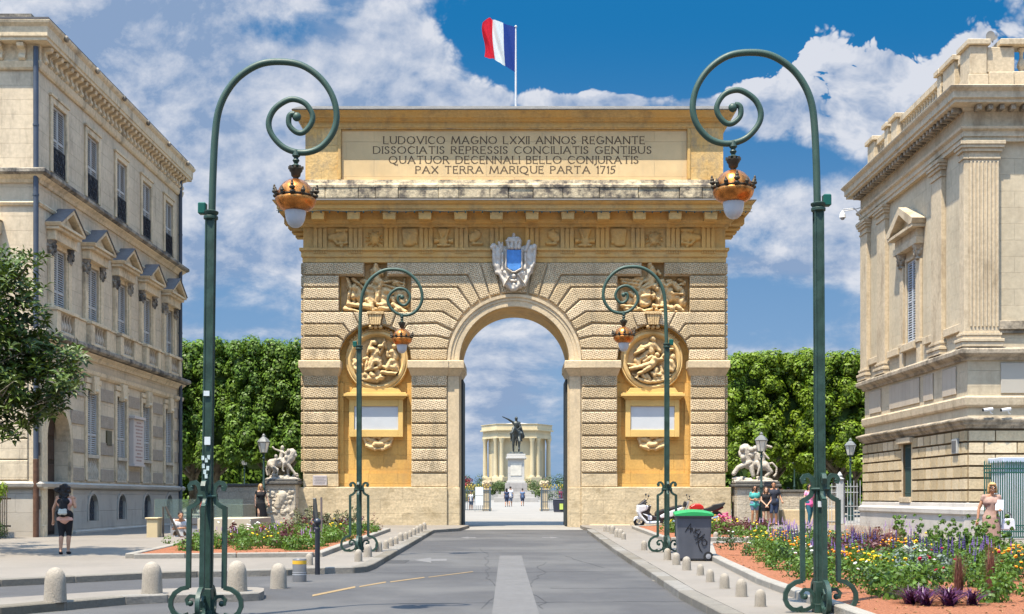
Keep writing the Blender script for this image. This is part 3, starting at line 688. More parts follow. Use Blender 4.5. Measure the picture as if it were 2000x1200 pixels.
# --- carved reliefs: height fields raised from the strokes of each figure
def relief(name, strokes, x0, x1, y0, y1, depth, mat, yb, parent=None, res=.034, noise=.018, mask=None, mirror=False, seed=1, base=0.0, p=.2, only=False):
    """strokes: (x0,y0,x1,y1,r0,r1,h) in photo pixels; grid x0..x1 / y0..y1"""
    ax0, az1 = A(x0, y0, p); ax1, az0 = A(x1, y1, p)
    nx, nz = int((ax1 - ax0) / res), int((az1 - az0) / res)
    X, Z = np.meshgrid(np.linspace(ax0, ax1, nx), np.linspace(az0, az1, nz)); s = F / (AY - p); H = np.zeros_like(X)
    for st in strokes:
        a0, b0, a1, b1, r0, r1, h = st; (ux, uz), (vx, vz) = A(a0, b0, p), A(a1, b1, p); r0 /= s; r1 /= s
        dx, dz = vx - ux, vz - uz; L2 = dx * dx + dz * dz + 1e-9; t = np.clip(((X - ux) * dx + (Z - uz) * dz) / L2, 0, 1)
        r = r0 + (r1 - r0) * t; d = np.hypot(X - ux - t * dx, Z - uz - t * dz) / r
        H = np.maximum(H, np.where(d < 1, h * depth * np.sqrt(np.clip(1 - d ** 2.4, 0, 1)), 0))
    rg = np.random.default_rng(seed); f = np.zeros_like(X)
    for k in range(6):
        a, b, ph = rg.uniform(-1, 1) * 9, rg.uniform(-1, 1) * 9, rg.uniform(0, 6); f += np.sin(a * 2.6 * X + b * 2.6 * Z + ph + 1.5 * np.sin(3 * X + 2 * Z * k))
    H = H + noise * f * (H > .01) * .5 + base
    inside = np.ones_like(X, bool) if mask is None else mask(X, Z)
    if only: inside &= H > base + .012
    idx = -np.ones(X.shape, int); idx[inside] = np.arange(inside.sum())
    V = np.stack([X[inside], yb - H[inside], Z[inside]], 1)
    q = inside[:-1, :-1] & inside[1:, :-1] & inside[:-1, 1:] & inside[1:, 1:]; i, j = np.nonzero(q)
    FA = np.stack([idx[i, j], idx[i, j + 1], idx[i + 1, j + 1], idx[i + 1, j]], 1)
    V = [tuple(v) for v in V]; FA = [tuple(int(k) for k in f_) for f_ in FA]
    if mirror: V = [(-a, b, c) for a, b, c in V]; FA = [f_[::-1] for f_ in FA]
    m = MB().add(V, FA); return m.build(name, mat, parent, smooth=60)
def zz(scale, ox, oy, L): return [(ox + a / scale, oy + b / scale, ox + c / scale, oy + d / scale, e / scale, f / scale, h) for a, b, c, d, e, f, h in L]
tl = zz(10.9, 660, 510, [   # left trophy: helmet and cuirass over banners, cornucopias and shields
 (790, 60, 790, 230, 60, 120, 1.2), (700, 180, 900, 180, 60, 60, 1), (690, 260, 700, 330, 40, 30, .8), (880, 150, 930, 250, 40, 40, .9), (790, 300, 830, 420, 90, 80, 1.2),
 (180, 350, 250, 560, 50, 50, 1), (250, 560, 200, 780, 50, 45, 1.1), (200, 780, 230, 960, 50, 60, 1), (170, 440, 190, 560, 30, 30, .7),
 (300, 350, 420, 460, 55, 40, .9), (420, 460, 520, 540, 40, 35, .8), (330, 500, 300, 760, 60, 60, 1.15), (300, 760, 330, 900, 40, 40, .8), (380, 560, 450, 760, 90, 110, .9),
 (480, 380, 620, 420, 60, 50, .7), (560, 420, 640, 560, 40, 60, .8), (650, 560, 680, 850, 110, 130, 1.0), (600, 800, 650, 870, 70, 60, 1.1),
 (760, 420, 790, 620, 60, 60, .9), (900, 400, 820, 860, 60, 40, 1.3), (820, 540, 800, 860, 45, 35, 1.2), (780, 500, 720, 470, 60, 50, .8),
 (960, 620, 940, 860, 110, 140, 1.0), (1000, 560, 1120, 640, 60, 70, 1), (1040, 700, 1000, 860, 90, 90, .8), (950, 480, 1250, 560, 35, 40, .9), (950, 420, 1150, 380, 40, 35, .7),
 (1150, 380, 1400, 450, 40, 35, .8), (1180, 450, 1260, 430, 60, 60, .8), (1250, 480, 1400, 520, 40, 30, .9), (1400, 350, 1380, 560, 35, 35, .8), (1200, 640, 1400, 620, 30, 40, .7), (1280, 700, 1400, 900, 120, 70, .9),
 (1420, 640, 1450, 900, 50, 50, .8), (1150, 760, 1180, 860, 60, 50, .9),
 (120, 1000, 450, 1060, 45, 45, 1.3), (200, 900, 480, 930, 60, 60, 1.2), (130, 960, 230, 1020, 40, 40, 1.2), (400, 900, 480, 1000, 50, 40, 1.2), (560, 930, 700, 980, 90, 80, 1.4), (700, 900, 740, 1040, 60, 50, 1.4),
 (840, 900, 1000, 920, 60, 70, 1.4), (880, 1000, 1050, 1000, 70, 60, 1.5), (780, 1000, 1020, 1050, 50, 50, 1.2), (1160, 900, 1300, 1000, 60, 70, 1.3), (1300, 1000, 1430, 1060, 60, 50, 1.4), (1200, 1000, 1280, 1060, 50, 40, 1.2), (1100, 1000, 1200, 1060, 50, 40, 1.1),
])
tr = zz(10.9, 1205, 510, [   # right trophy: armour, banner, drum and lion mask
 (720, 40, 780, 220, 70, 100, 1.2), (720, 60, 690, 110, 50, 30, 1.1), (900, 180, 940, 240, 50, 50, .8), (760, 300, 740, 420, 110, 110, 1.2),
 (110, 350, 500, 400, 45, 45, .9), (130, 420, 500, 480, 45, 45, 1), (180, 490, 500, 550, 45, 40, .9), (420, 330, 560, 350, 50, 50, .8), (540, 420, 480, 560, 50, 40, 1),
 (560, 540, 720, 440, 50, 55, 1.1), (640, 560, 780, 480, 40, 50, 1.2), (830, 520, 860, 560, 90, 70, 1.4), (600, 400, 660, 360, 50, 40, .9), (900, 420, 1000, 400, 60, 60, .9), (1000, 450, 1100, 520, 60, 40, 1),
 (1100, 400, 1180, 380, 50, 40, 1), (1080, 500, 1200, 430, 60, 60, 1.1), (1250, 460, 1330, 560, 80, 80, 1.0), (1360, 380, 1480, 400, 28, 22, .9), (1380, 450, 1490, 430, 28, 22, .9), (1340, 480, 1480, 470, 28, 22, .9), (1330, 360, 1420, 350, 25, 20, .8),
 (1380, 560, 1450, 680, 60, 60, 1.1), (1230, 670, 1430, 680, 30, 30, 1.2), (1230, 720, 1420, 850, 90, 110, .9), (1430, 740, 1400, 900, 60, 60, 1), (1120, 600, 1180, 760, 120, 90, 1.0), (1190, 660, 1210, 680, 50, 50, 1.3),
 (930, 620, 960, 860, 110, 130, .95), (1020, 760, 1060, 860, 90, 90, .9), (780, 620, 930, 900, 30, 30, 1.1), (850, 660, 960, 900, 25, 25, 1.0),
 (600, 660, 620, 840, 180, 150, 1.15), (560, 730, 700, 720, 60, 60, 1.45), (600, 890, 660, 900, 80, 70, 1.3), (770, 720, 790, 760, 50, 40, 1.4), (430, 660, 420, 860, 60, 70, 1), (300, 640, 380, 700, 50, 50, .8), (130, 640, 160, 820, 60, 70, .7), (200, 700, 300, 840, 80, 90, .7),
 (120, 930, 420, 960, 40, 50, 1.3), (190, 1000, 480, 1020, 45, 45, 1.2), (470, 1000, 600, 1050, 50, 50, 1.3), (600, 1040, 760, 1000, 40, 50, 1.2), (800, 930, 860, 950, 60, 60, 1.3), (850, 1020, 880, 1040, 50, 50, 1.4), (950, 1030, 990, 1040, 50, 50, 1.5), (900, 940, 1060, 940, 40, 40, 1.2),
 (1060, 940, 1150, 980, 70, 70, 1.2), (1180, 980, 1210, 1010, 75, 75, 1.4), (1300, 950, 1420, 1040, 70, 50, 1.5), (1100, 1050, 1430, 1060, 40, 40, 1.2),
])
for nm, st, cx in (('trophy_relief', tl, 733), ('trophy_relief', tr, 1276)):
    relief(nm, st, cx - 70, cx + 71, 512, 611, .34, RELIEF, DN - .027, ARCH, mask=None, seed=5 if cx < 900 else 9, noise=.03, res=.03)
# keystone consoles below the trophies
for cx in (733, 1276):
    ks = MB()
    for i in range(5):
        t0, t1 = (-13 + 5.4 * i), (-13 + 5.4 * i + 4.6)
        a, b = A(cx + t0, 612, .25), A(cx + t1, 612, .25); c, d = A(cx + t0 * .72, 634, .2), A(cx + t1 * .72, 634, .2)
        ks.prism([a, b, d, c], -.24, .1)
    a, b = A(cx - 16, 608, .25), A(cx + 16, 613, .25); ks.box(a[0], b[0], -.28, .1, b[1], a[1])
    for i in (-1, 0, 1):
        q = A(cx + i * 9, 638, .15); ks.ell((q[0], -.02, q[1]), (.1, .16, .09))
    ks.build('console', RELIEF, ARCH, smooth=40)
# medallions
ml = zz(8, 665, 625, [   # left: draped woman raising a vessel, kneeling figure beside her
 (520, 340, 530, 350, 48, 40, 1.5), (480, 330, 440, 450, 40, 30, 1.1), (440, 400, 410, 500, 30, 25, .9), (490, 450, 560, 480, 60, 60, 1.4), (520, 500, 530, 620, 70, 80, 1.3), (600, 400, 650, 400, 40, 35, 1.5), (640, 400, 680, 330, 30, 20, 1.4), (665, 290, 690, 420, 20, 20, 1.2),
 (600, 520, 640, 440, 25, 25, 1.2), (480, 620, 430, 760, 60, 40, 1.3), (560, 600, 600, 700, 70, 50, 1.2), (400, 590, 350, 600, 40, 30, 1), (400, 600, 380, 780, 30, 30, 1), (380, 780, 560, 740, 26, 30, 1.2), (560, 740, 620, 620, 25, 25, 1.1), (500, 640, 470, 740, 40, 40, 1.4),
 (560, 800, 600, 860, 60, 60, .8), (830, 400, 830, 410, 45, 40, 1.4), (800, 490, 830, 560, 60, 70, 1.2), (720, 490, 730, 560, 26, 30, 1.2), (760, 560, 720, 540, 35, 35, 1.1), (780, 620, 720, 740, 50, 50, 1.2), (820, 640, 860, 760, 60, 50, 1.1), (740, 700, 860, 740, 60, 50, 1.1), (660, 720, 880, 780, 35, 35, 1.0), (640, 810, 880, 830, 40, 30, 1.4),
 (200, 620, 230, 760, 40, 60, 1.0), (180, 700, 250, 790, 40, 40, 1.2), (230, 640, 300, 700, 40, 40, 1), (240, 800, 300, 880, 60, 60, .9), (380, 850, 440, 900, 60, 50, 1.1), (470, 840, 500, 860, 50, 45, 1.4), (350, 920, 640, 900, 40, 40, 1.1), (560, 920, 660, 880, 35, 30, 1.2), (620, 860, 600, 900, 30, 30, 1.2), (300, 860, 340, 920, 60, 50, 1.0), (430, 940, 560, 950, 30, 30, .8),
])
mr_ = zz(8, 1205, 625, [   # right: crowned figure above a fallen man
 (575, 280, 590, 300, 46, 44, 1.6), (590, 340, 600, 400, 40, 70, 1.3), (520, 390, 420, 420, 40, 40, 1.2), (620, 400, 680, 470, 50, 40, 1.2), (540, 380, 560, 480, 60, 60, 1.2), (420, 450, 300, 510, 38, 24, 1.4), (400, 400, 350, 450, 35, 40, .8), (480, 500, 380, 590, 50, 45, .9), (470, 560, 340, 610, 35, 40, 1.1), (340, 620, 350, 680, 60, 50, 1.1), (300, 700, 180, 680, 35, 25, .9),
 (640, 530, 650, 540, 46, 42, 1.5), (560, 560, 440, 630, 40, 45, 1.1), (600, 610, 560, 690, 70, 70, 1.5), (620, 610, 720, 600, 36, 30, 1.4), (700, 590, 745, 530, 26, 20, 1.3), (540, 680, 420, 710, 60, 45, 1.5), (420, 715, 200, 755, 42, 32, 1.5), (520, 730, 440, 780, 55, 45, 1.6), (440, 790, 340, 830, 40, 30, 1.5), (340, 840, 320, 900, 28, 26, 1.3),
 (630, 760, 600, 850, 50, 50, 1.2), (560, 820, 680, 850, 35, 35, 1.2), (700, 720, 720, 800, 30, 45, 1.1), (700, 820, 740, 880, 50, 40, 1.0), (480, 850, 520, 920, 40, 40, 1.2), (420, 860, 460, 900, 45, 40, 1.1), (300, 900, 480, 960, 40, 40, 1.2), (500, 960, 760, 930, 40, 40, 1.1), (600, 900, 760, 900, 30, 30, 1), (220, 830, 300, 850, 25, 25, .8),
 (830, 450, 900, 440, 24, 22, 1.2), (890, 560, 900, 580, 50, 44, 1.4), (870, 650, 900, 760, 60, 60, 1.3), (840, 640, 840, 760, 50, 50, 1.2), (930, 600, 950, 680, 25, 25, 1), (840, 860, 920, 850, 30, 24, 1), (830, 920, 860, 880, 30, 30, 1.0),
])
for st, cx in ((ml, 734.5), (mr_, 1274.5)):
    c = A(cx, 702, .2); rr = A(CX + 62.5, 0, .2)[0]; mring = MB()
    md = thing  # medallion: ring with disc
    prof = [(rr, DN - .02), (rr, DN - .22), (rr - .05, DN - .28), (rr - .10, DN - .24), (rr - .13, DN - .30), (rr - .22, DN - .33), (rr - .29, DN - .27), (rr - .31, DN - .16), (rr - .36, DN - .1)]
    swept_arc(mring, prof, c[1], 56, 180, -180, c[0]); 
    for i in range(20):   # foliage above the ring
        an = R(35 + i * 5.8); 
        mring.ell((c[0] + math.cos(an) * (rr + .02), DN - .12, c[1] + math.sin(an) * (rr - .02)), (.11, .09, .07), (0, -an + .8 * (i % 2), 0), 8, 6)
    o = mring.build('medallion', mt('pale_gold_stone', (.58, .40, .17), var=.14, scale=2, bump=.2, stain=.3, stain_col=(.4, .29, .14)), ARCH, smooth=40)
    relief('figure_relief', st, cx - 55, cx + 55, 647, 757, .30, RELIEF, DN - .06, o, mask=lambda X, Z, c=c, r2=rr - .3: np.hypot(X - c[0], Z - c[1]) < r2, seed=int(cx), noise=.02, res=.026)
# tables with marble slabs, cartouches
for sx, cx in ((1, 733), (-1, 1276)):
    t = MB(); a, b = A(cx - 53, 853, .2), A(cx + 53, 779, .2)
    ma, mb2 = A(cx - 43, 839, .2), A(cx + 43.5, 792.5, .2)
    t.box(a[0], ma[0], DN - .32, DN - .02, a[1], b[1]); t.box(mb2[0], b[0], DN - .32, DN - .02, a[1], b[1]); t.box(ma[0], mb2[0], DN - .32, DN - .02, a[1], ma[1]); t.box(ma[0], mb2[0], DN - .32, DN - .02, mb2[1], b[1])
    c0 = A(cx - 53, 779, .2)[0]; c1 = A(cx + 53, 779, .2)[0]
    for i, (o, ya, yb2) in enumerate(((.06, 779, 776.5), (.13, 776.3, 774), (.21, 773.8, 769), (.14, 768.8, 766))):
        t.box(c0 - o, c1 + o, DN - .32 - o, DN - .02, AZ(ya, .2), AZ(yb2, .2))
    t.prism([A(cx - 50, 766, .1), A(cx + 50, 766, .1), A(cx + 44, 757, .1), A(cx - 44, 757, .1)], DN - .3, DN - .02)
    fo = t.build('tablet_frame', mt('tablet_stone', (.60, .40, .135), var=.1, scale=1.2, bump=.2), ARCH, bevel=.012)
    MB().box(ma[0] + .003, mb2[0] - .003, DN - .26, DN - .03, ma[1] + .003, mb2[1] - .003).build('marble_slab', MARBLE, fo, bevel=.006)
    ca = zz(3.53, 580, 740, [(500, 370, 560, 400, 30, 20, .9), (560, 370, 520, 400, 25, 20, .9), (460, 400, 500, 420, 22, 22, 1), (500, 420, 545, 440, 25, 20, 1), (640, 400, 600, 420, 22, 22, 1), (600, 415, 560, 440, 25, 20, 1),
        (455, 410, 475, 460, 14, 14, .9), (650, 405, 630, 460, 14, 14, .9), (475, 460, 530, 480, 16, 18, 1.1), (630, 460, 580, 480, 16, 18, 1.1), (530, 450, 575, 450, 24, 24, 1.3), (520, 480, 580, 480, 12, 12, 1), (470, 440, 510, 455, 14, 18, .8), (636, 440, 596, 455, 14, 18, .8)])
    if sx < 0: ca = [(1276 - (s_[0] - 737), s_[1], 1276 - (s_[2] - 737), *s_[3:]) for s_ in ca]
    else: ca = [(s_[0] , s_[1], s_[2], *s_[3:]) for s_ in ca]
    relief('cartouche', ca, cx - 42, cx + 42, 836, 884, .22, RELIEF, DN - .03, ARCH, only=True, seed=3, noise=.02, res=.022)
# metopes
mets = {
 0: [(330, 200, 480, 190, 40, 60, 1), (400, 120, 520, 110, 25, 20, .8), (350, 210, 400, 270, 20, 20, 1), (400, 280, 520, 260, 15, 20, .9), (480, 130, 510, 250, 18, 18, .8), (440, 230, 450, 300, 30, 25, .7)],
 1: [(830, 200, 830, 230, 60, 55, 1)] + [(830 + 75 * math.cos(i * .57), 215 + 60 * math.sin(i * .57), 830 + 105 * math.cos(i * .57), 215 + 88 * math.sin(i * .57), 9, 4, .6) for i in range(11)] + [(815, 190, 818, 240, 20, 12, 1.3)],
 2: [(1240, 140, 1230, 230, 100, 80, 1), (1160, 120, 1180, 280, 20, 20, .8), (1300, 130, 1310, 260, 18, 18, .6), (1240, 170, 1225, 230, 40, 30, 1.25)],
 3: [(1620, 140, 1620, 130, 60, 60, .8), (1560, 240, 1520, 240, 25, 30, 1), (1700, 240, 1730, 240, 25, 30, 1), (1620, 250, 1625, 280, 60, 40, 1), (1570, 110, 1600, 200, 20, 20, .9), (1680, 110, 1650, 200, 20, 20, .9), (1560, 290, 1690, 290, 18, 18, .9)],
 4: [(1960, 200, 2010, 170, 60, 50, 1), (1990, 120, 2040, 150, 20, 20, .8), (1960, 270, 2060, 270, 20, 20, .8), (1930, 170, 1940, 240, 16, 16, .8)],
}
mo = MB
for k in range(5):
    st = zz(5.88, 590, 430, mets[k]); cx = CX + (k - 5) * sp
    relief('metope', st, cx - 19, cx + 19, 448, 484, .15, GOLD, -.005, ARCH, base=.012, seed=k, noise=.012, res=.024, p=.08)
    st2 = [(2 * CX - s_[0], s_[1], 2 * CX - s_[2], s_[3], *s_[4:]) for s_ in st]; cx2 = 2 * CX - cx
    relief('metope', st2, cx2 - 19, cx2 + 19, 448, 484, .15, GOLD, -.005, ARCH, base=.012, seed=k + 20, noise=.012, res=.024, p=.08)
# coat of arms on the keystone
WHITE_ST = mt('white_carved_stone', (.50, .455, .39), var=.12, scale=4, bump=.5, bscale=25, stain=.4, stain_col=(.30, .28, .25), fine=.2)
q = zz(7.5, 920, 450, [(625, 60, 625, 90, 26, 26, 1.1), (560, 130, 700, 130, 40, 40, 1.15), (530, 160, 720, 160, 32, 32, 1.2), (540, 190, 560, 260, 30, 35, 1.2), (600, 180, 600, 260, 34, 36, 1.25), (660, 180, 660, 260, 34, 36, 1.25), (715, 190, 700, 260, 30, 35, 1.2),
 (330, 230, 310, 250, 50, 40, 1.1), (410, 180, 440, 260, 25, 30, .9), (460, 180, 450, 300, 18, 22, .8), (330, 260, 345, 500, 30, 35, 1), (345, 500, 430, 640, 35, 40, 1.0), (430, 640, 500, 790, 35, 40, 1), (400, 300, 400, 600, 60, 60, .8), (460, 340, 460, 580, 22, 22, 1.1), (470, 600, 560, 760, 60, 70, .8),
 (850, 160, 800, 300, 30, 30, .9), (930, 230, 930, 260, 40, 40, 1.1), (940, 280, 920, 480, 26, 30, 1), (920, 480, 840, 640, 32, 36, 1), (840, 640, 780, 800, 36, 36, 1), (860, 320, 850, 600, 60, 60, .75), (795, 340, 795, 570, 22, 22, 1.1), (780, 620, 700, 760, 60, 70, .8),
 (560, 800, 600, 860, 50, 40, .9), (690, 800, 640, 860, 50, 40, .9), (625, 670, 625, 675, 42, 42, 1.2), (600, 740, 650, 740, 30, 30, 1.2), (625, 800, 625, 850, 45, 40, 1.1), (470, 830, 560, 680, 9, 9, 1.5), (810, 830, 690, 650, 9, 9, 1.5), (500, 620, 540, 650, 40, 40, .9), (760, 620, 700, 650, 40, 40, .9),
 (512, 290, 512, 560, 16, 16, 1.3), (745, 290, 745, 560, 16, 16, 1.3), (515, 560, 600, 610, 16, 16, 1.3), (745, 560, 650, 610, 16, 16, 1.3), (600, 612, 655, 612, 15, 15, 1.3)])
q += zz(7.5, 920, 450, [(470, 330, 640, 640, 120, 110, .45), (780, 330, 640, 640, 120, 110, .45), (625, 560, 625, 790, 150, 90, .5), (400, 300, 470, 560, 80, 80, .4), (860, 300, 800, 560, 80, 80, .4), (360, 260, 400, 560, 60, 70, .7), (890, 260, 850, 560, 60, 70, .7), (480, 560, 560, 780, 90, 80, .75), (780, 560, 700, 780, 90, 80, .75)])
arms = relief('coat_of_arms', q, 955, 1052, 452, 572, .24, WHITE_ST, -.12, ARCH, only=True, seed=11, noise=.02, res=.022, p=.3)
sh_ = [A(x, y, .32) for x, y in ((989.5, 488.5), (1018.5, 488.5), (1018.5, 520), (1015, 526), (1004, 529.5), (993, 526), (989.5, 520))]
sh_ = [(x, z) for x, z in sh_]
MB().prism(sh_, -.36, -.1).build('blue_shield', mt('blue_enamel', (.07, .22, .52), rough=.55, var=.3, scale=5, fine=.3), arms, bevel=.02)
# small grey plaque at the foot, on the plain course
pq = MB(); a, b = A(611, 948.5, .1), A(638.5, 929, .1); pq.box(a[0], b[0], -.13, -.08, a[1], b[1])
pqo = pq.build('plaque', mt('plaque_grey', (.42, .38, .37), rough=.5, var=.06), ARCH, bevel=.006)
tx = MB()
for i in range(5):
    z = b[1] - .09 - i * .065; w = (.42, .36, .46, .40, .44)[i]; c = (a[0] + b[0]) / 2; xx = c - w / 2
    while xx < c + w / 2: w2 = random.uniform(.03, .07); tx.box(xx, xx + w2, -.134, -.12, z - .012, z + .012); xx += w2 + .015
tx.build('plaque_text', mt('grey_ink', (.20, .18, .18)), pqo)
# string of lamps under the cornice edge
st_ = MB(); zl = AZ(412.8, .95); n = 112
cable = [(-10 + 20 * i / 60, -.95, zl + .03 * math.cos(i)) for i in range(61)]
st_.tube(cable, .012, 5)
for i in range(n): x = -9.9 + 19.8 * i / (n - 1); x = -9.9 + i * (19.8 / (n - 1)); st_.ell((x, -.96, zl - .04), (.034, .034, .045), n=6, h=5) if i % 2 == 0 else None
tag(st_.build('string_of_lamps', mt('dark_green_bulb', (.02, .06, .06), rough=.3), None, loc=(.01, AY, .41)), 'string of small dark lamps hung along the main cornice of the arch', 'string lights')
# flood lamp: small yellow thing on the cornice
# dark sheets standing in for the shadowed jamb faces inside the passage
for sx in (-1, 1): MB().box(sx * (rI - .055), sx * (rI - .13), .9, T - .1, .05, 6.4).build('jamb_shade', mt('jamb_shade_dark', (.03, .035, .035), rough=.6), ARCH)

# --- flag on the attic
FP = thing('flagpole', 'tall thin pole flying the blue white and red flag on top of the arch', 'flag', (3.5 / F * (AY + 1.6), AY + 1.6, EYE + (972 - 207) / F * (AY + 1.6)))
sc_ = F / (AY + 1.6); hp = (207 - 54) / sc_
MB().lathe([(.055, -.9), (.04, hp * .5), (.03, hp), (.06, hp + .02), (.06, hp + .06), (.01, hp + .1)], 8).build('pole', mt('pole_grey', (.55, .55, .55), rough=.4), FP, smooth=40)
def flagpart(name, col, u0, u1):
    # top edge / bottom edge sampled from the photo (px), from hoist to tip
    top = [(1007.5, 54), (1000, 50.5), (990, 48), (978, 45), (968, 41), (962, 38), (957, 32), (950, 38), (944, 50)]
    bot = [(1007.5, 142), (1000, 138), (992, 133), (984, 127), (976, 122), (966, 118), (960, 116.5), (954, 115), (945, 107)]
    n = 18; m = 14; v = []; mb = MB()
    def samp(L_, t): t *= len(L_) - 1; i = min(int(t), len(L_) - 2); f = t - i; return (L_[i][0] * (1 - f) + L_[i + 1][0] * f, L_[i][1] * (1 - f) + L_[i + 1][1] * f)
    for i in range(n + 1):
        t = u0 + (u1 - u0) * i / n; a, b = samp(top, t), samp(bot, t)
        for j in range(m + 1):
            s_ = j / m; px = a[0] + (b[0] - a[0]) * s_ + 2.0 * math.sin(s_ * 5 + t * 4) * t; py = a[1] + (b[1] - a[1]) * s_
            if t > .75: px += 4 * (t - .75) * 4 * math.sin(s_ * math.pi) * -.6 * (1 - 2 * s_)
            mb.v.append(((px - 1007.5) / sc_, .22 * math.sin(t * 11 + s_ * 3.0) * t + .05 * math.sin(t * 30 + s_ * 9) * t, (207 - py) / sc_))
    for i in range(n):
        for j in range(m): p_ = i * (m + 1) + j; mb.f.append((p_, p_ + 1, p_ + m + 2, p_ + m + 1))
    return mb
fl = None
for nm, c, a, b in (('blue_band', (.008, .035, .22), 0, .333), ('white_band', (.62, .64, .72), .333, .64), ('red_band', (.62, .01, .03), .64, 1)):
    o = flagpart(nm, c, a, b).build(nm if fl else 'flag', mt(nm, c, rough=.7, var=.03, transl=.35), fl or FP, smooth=80); fl = fl or o
# ------------------------------------------------------------------ building on the left
LST = mt('left_stone', (.56, .462, .325), var=.16, scale=.6, bump=.3, bscale=9, brick=(1.15, .46, .006, .86, .07), stain=.7, stain_col=(.27, .22, .16), streak=.3, fine=.2)
LTR = mt('left_trim', (.60, .485, .32), var=.12, scale=.8, bump=.4, bscale=10, stain=.75, stain_col=(.20, .165, .12), streak=.5, fine=.3)
LDK = mt('left_ledge_weathered', (.30, .26, .20), var=.35, scale=1.6, bump=1.0, bscale=8, stain=.95, stain_col=(.06, .055, .05), streak=.9, stain_lo=.44, fine=.5)
LBS = mt('left_base_stone', (.42, .38, .32), var=.10, scale=.6, bump=.3, brick=(1.4, .6, .005, .85, .06), stain=.4, stain_col=(.22, .20, .18), streak=.5)
LRG = mt('left_rough_band', (.33, .275, .21), isl=.2, var=.2, scale=4, bump=1.6, bscale=16, fine=.4)
SHUT = mt('grey_shutter', (.42, .415, .39), rough=.6, var=.05)
SHUTD = mt('shutter_gap', (.10, .11, .13), rough=.8)
IRON = mt('black_iron', (.018, .018, .022), rough=.5)
SLATE = mt('slate', (.13, .125, .125), rough=.6, var=.15, scale=5, bump=.3)
PIPE = mt('zinc_pipe', (.075, .09, .115), rough=.45, var=.15, scale=2, metallic=.3)
RUST = mt('rust_pipe', (.10, .05, .03), rough=.8, var=.35, scale=6)
GLASSD = mt('dark_glass', (.02, .025, .03), rough=.15, spec=.6)
LX, LY0, LY1 = -15.05, 40.7, 58.0
LB = thing('townhouse', 'cream stone townhouse with pedimented windows and grey shutters on the left of the street', 'building', (LX, LY0, 0))
# local frame: u runs along the street facade (local y), w is out towards the street (local x), z up.
def lbox(mb, u0, u1, w0, w1, z0, z1): return mb.box(w0, w1, u0, u1, z0, z1)
UL = LY1 - LY0; BD = 13.0      # length and depth to the left
def lring(mb, prof):
    """moulding round the building: prof = (out, z)"""
    m = len(mb.v)
    for o, z in prof: mb.v += [(-BD, -o, z), (o, -o, z), (o, UL + o, z), (-BD, UL + o, z)]
    for j in range(len(prof) - 1):
        for i in range(4): i2 = (i + 1) % 4; mb.f.append((m + j * 4 + i, m + j * 4 + i2, m + j * 4 + 4 + i2, m + j * 4 + 4 + i))
    mb.f.append((m + 3, m + 2, m + 1, m)); k = m + (len(prof) - 1) * 4; mb.f.append((k, k + 1, k + 2, k + 3)); return mb
bays = [1.78 + 3.37 * i for i in range(5)]
ZT = 15.2
# openings as (u0,u1,z0,z1) on the street facade; wall built round them as a grid
ops = []
for i, c in enumerate(bays):
    ops.append((c - .62, c + .62, 12.25, 14.5)); ops.append((c - .62, c + .62, 7.0, 9.85))
    if i > 0: ops.append((c - .6, c + .6, 2.3, 5.5))
    if i > 0: ops.append((c - .55, c + .45, .85, 1.75))
    else: ops.append((.55, 2.7, .3, 4.6))
def gridwall(ops, U, Z0, Z1, thick):
    ops = [(a, b, max(c, Z0), min(d, Z1)) for a, b, c, d in ops if c < Z1 and d > Z0]
    us = sorted({0, U} | {o[0] for o in ops} | {o[1] for o in ops}); zs = sorted({Z0, Z1} | {o[2] for o in ops} | {o[3] for o in ops}); mb = MB()
    for z0, z1 in zip(zs, zs[1:]):
        run = None
        for u0, u1 in zip(us, us[1:]):
            hole = any(o[0] <= (u0 + u1) / 2 <= o[1] and o[2] <= (z0 + z1) / 2 <= o[3] for o in ops)
            if hole:
                if run is not None: mb.box(-thick, 0, run, u0, z0, z1); run = None
            elif run is None: run = u0
        if run is not None: mb.box(-thick, 0, run, U, z0, z1)
    return mb
w = gridwall(ops, UL, 1.95, ZT, .5)
w.box(-BD, -.5, 0, .5, 1.95, ZT); w.box(-BD, -.5, UL - .5, UL, 0, ZT); w.box(-BD, -BD + .5, .5, UL - .5, 0, ZT)
w.build('wall', LST, LB)
w2 = gridwall([o for o in ops if o[2] < 1.9], UL, -.2, 1.948, .5); w2.box(-BD, -.5, 0, .5, -.2, 1.948)
w2.xf(Matrix.Translation((.06, -.06, 0))); w2.build('base_wall', LBS, LB)
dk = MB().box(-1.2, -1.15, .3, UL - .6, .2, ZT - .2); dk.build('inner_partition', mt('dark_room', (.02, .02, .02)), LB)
# cornices
lc = MB(); lring(lc, [(-.3, 13.95 + 1.25), (.06, 15.2), (.10, 15.26), (.14, 15.45), (.08, 15.5), (.08, 16.0)]); lc.build('frieze_moulding', LTR, LB)
lc = MB(); lring(lc, [(-.3, 15.95), (.12, 15.98), (.42, 16.0), (.42, 16.1), (.46, 16.12), (.47, 16.42), (.55, 16.52), (.57, 16.6), (-.2, 16.63)]); lc.build('cornice', LTR, LB, bevel=.008)
lc = MB(); lring(lc, [(-.2, 16.635), (.52, 16.635), (.50, 16.70), (-.3, 16.80)]); lc.build('roof', mt('dark_slate', (.05, .05, .055), rough=.9), LB)
lp = MB().box(-BD, -.35, .35, UL - .5, 16.7, 17.12); lp.build('parapet', LDK, LB)
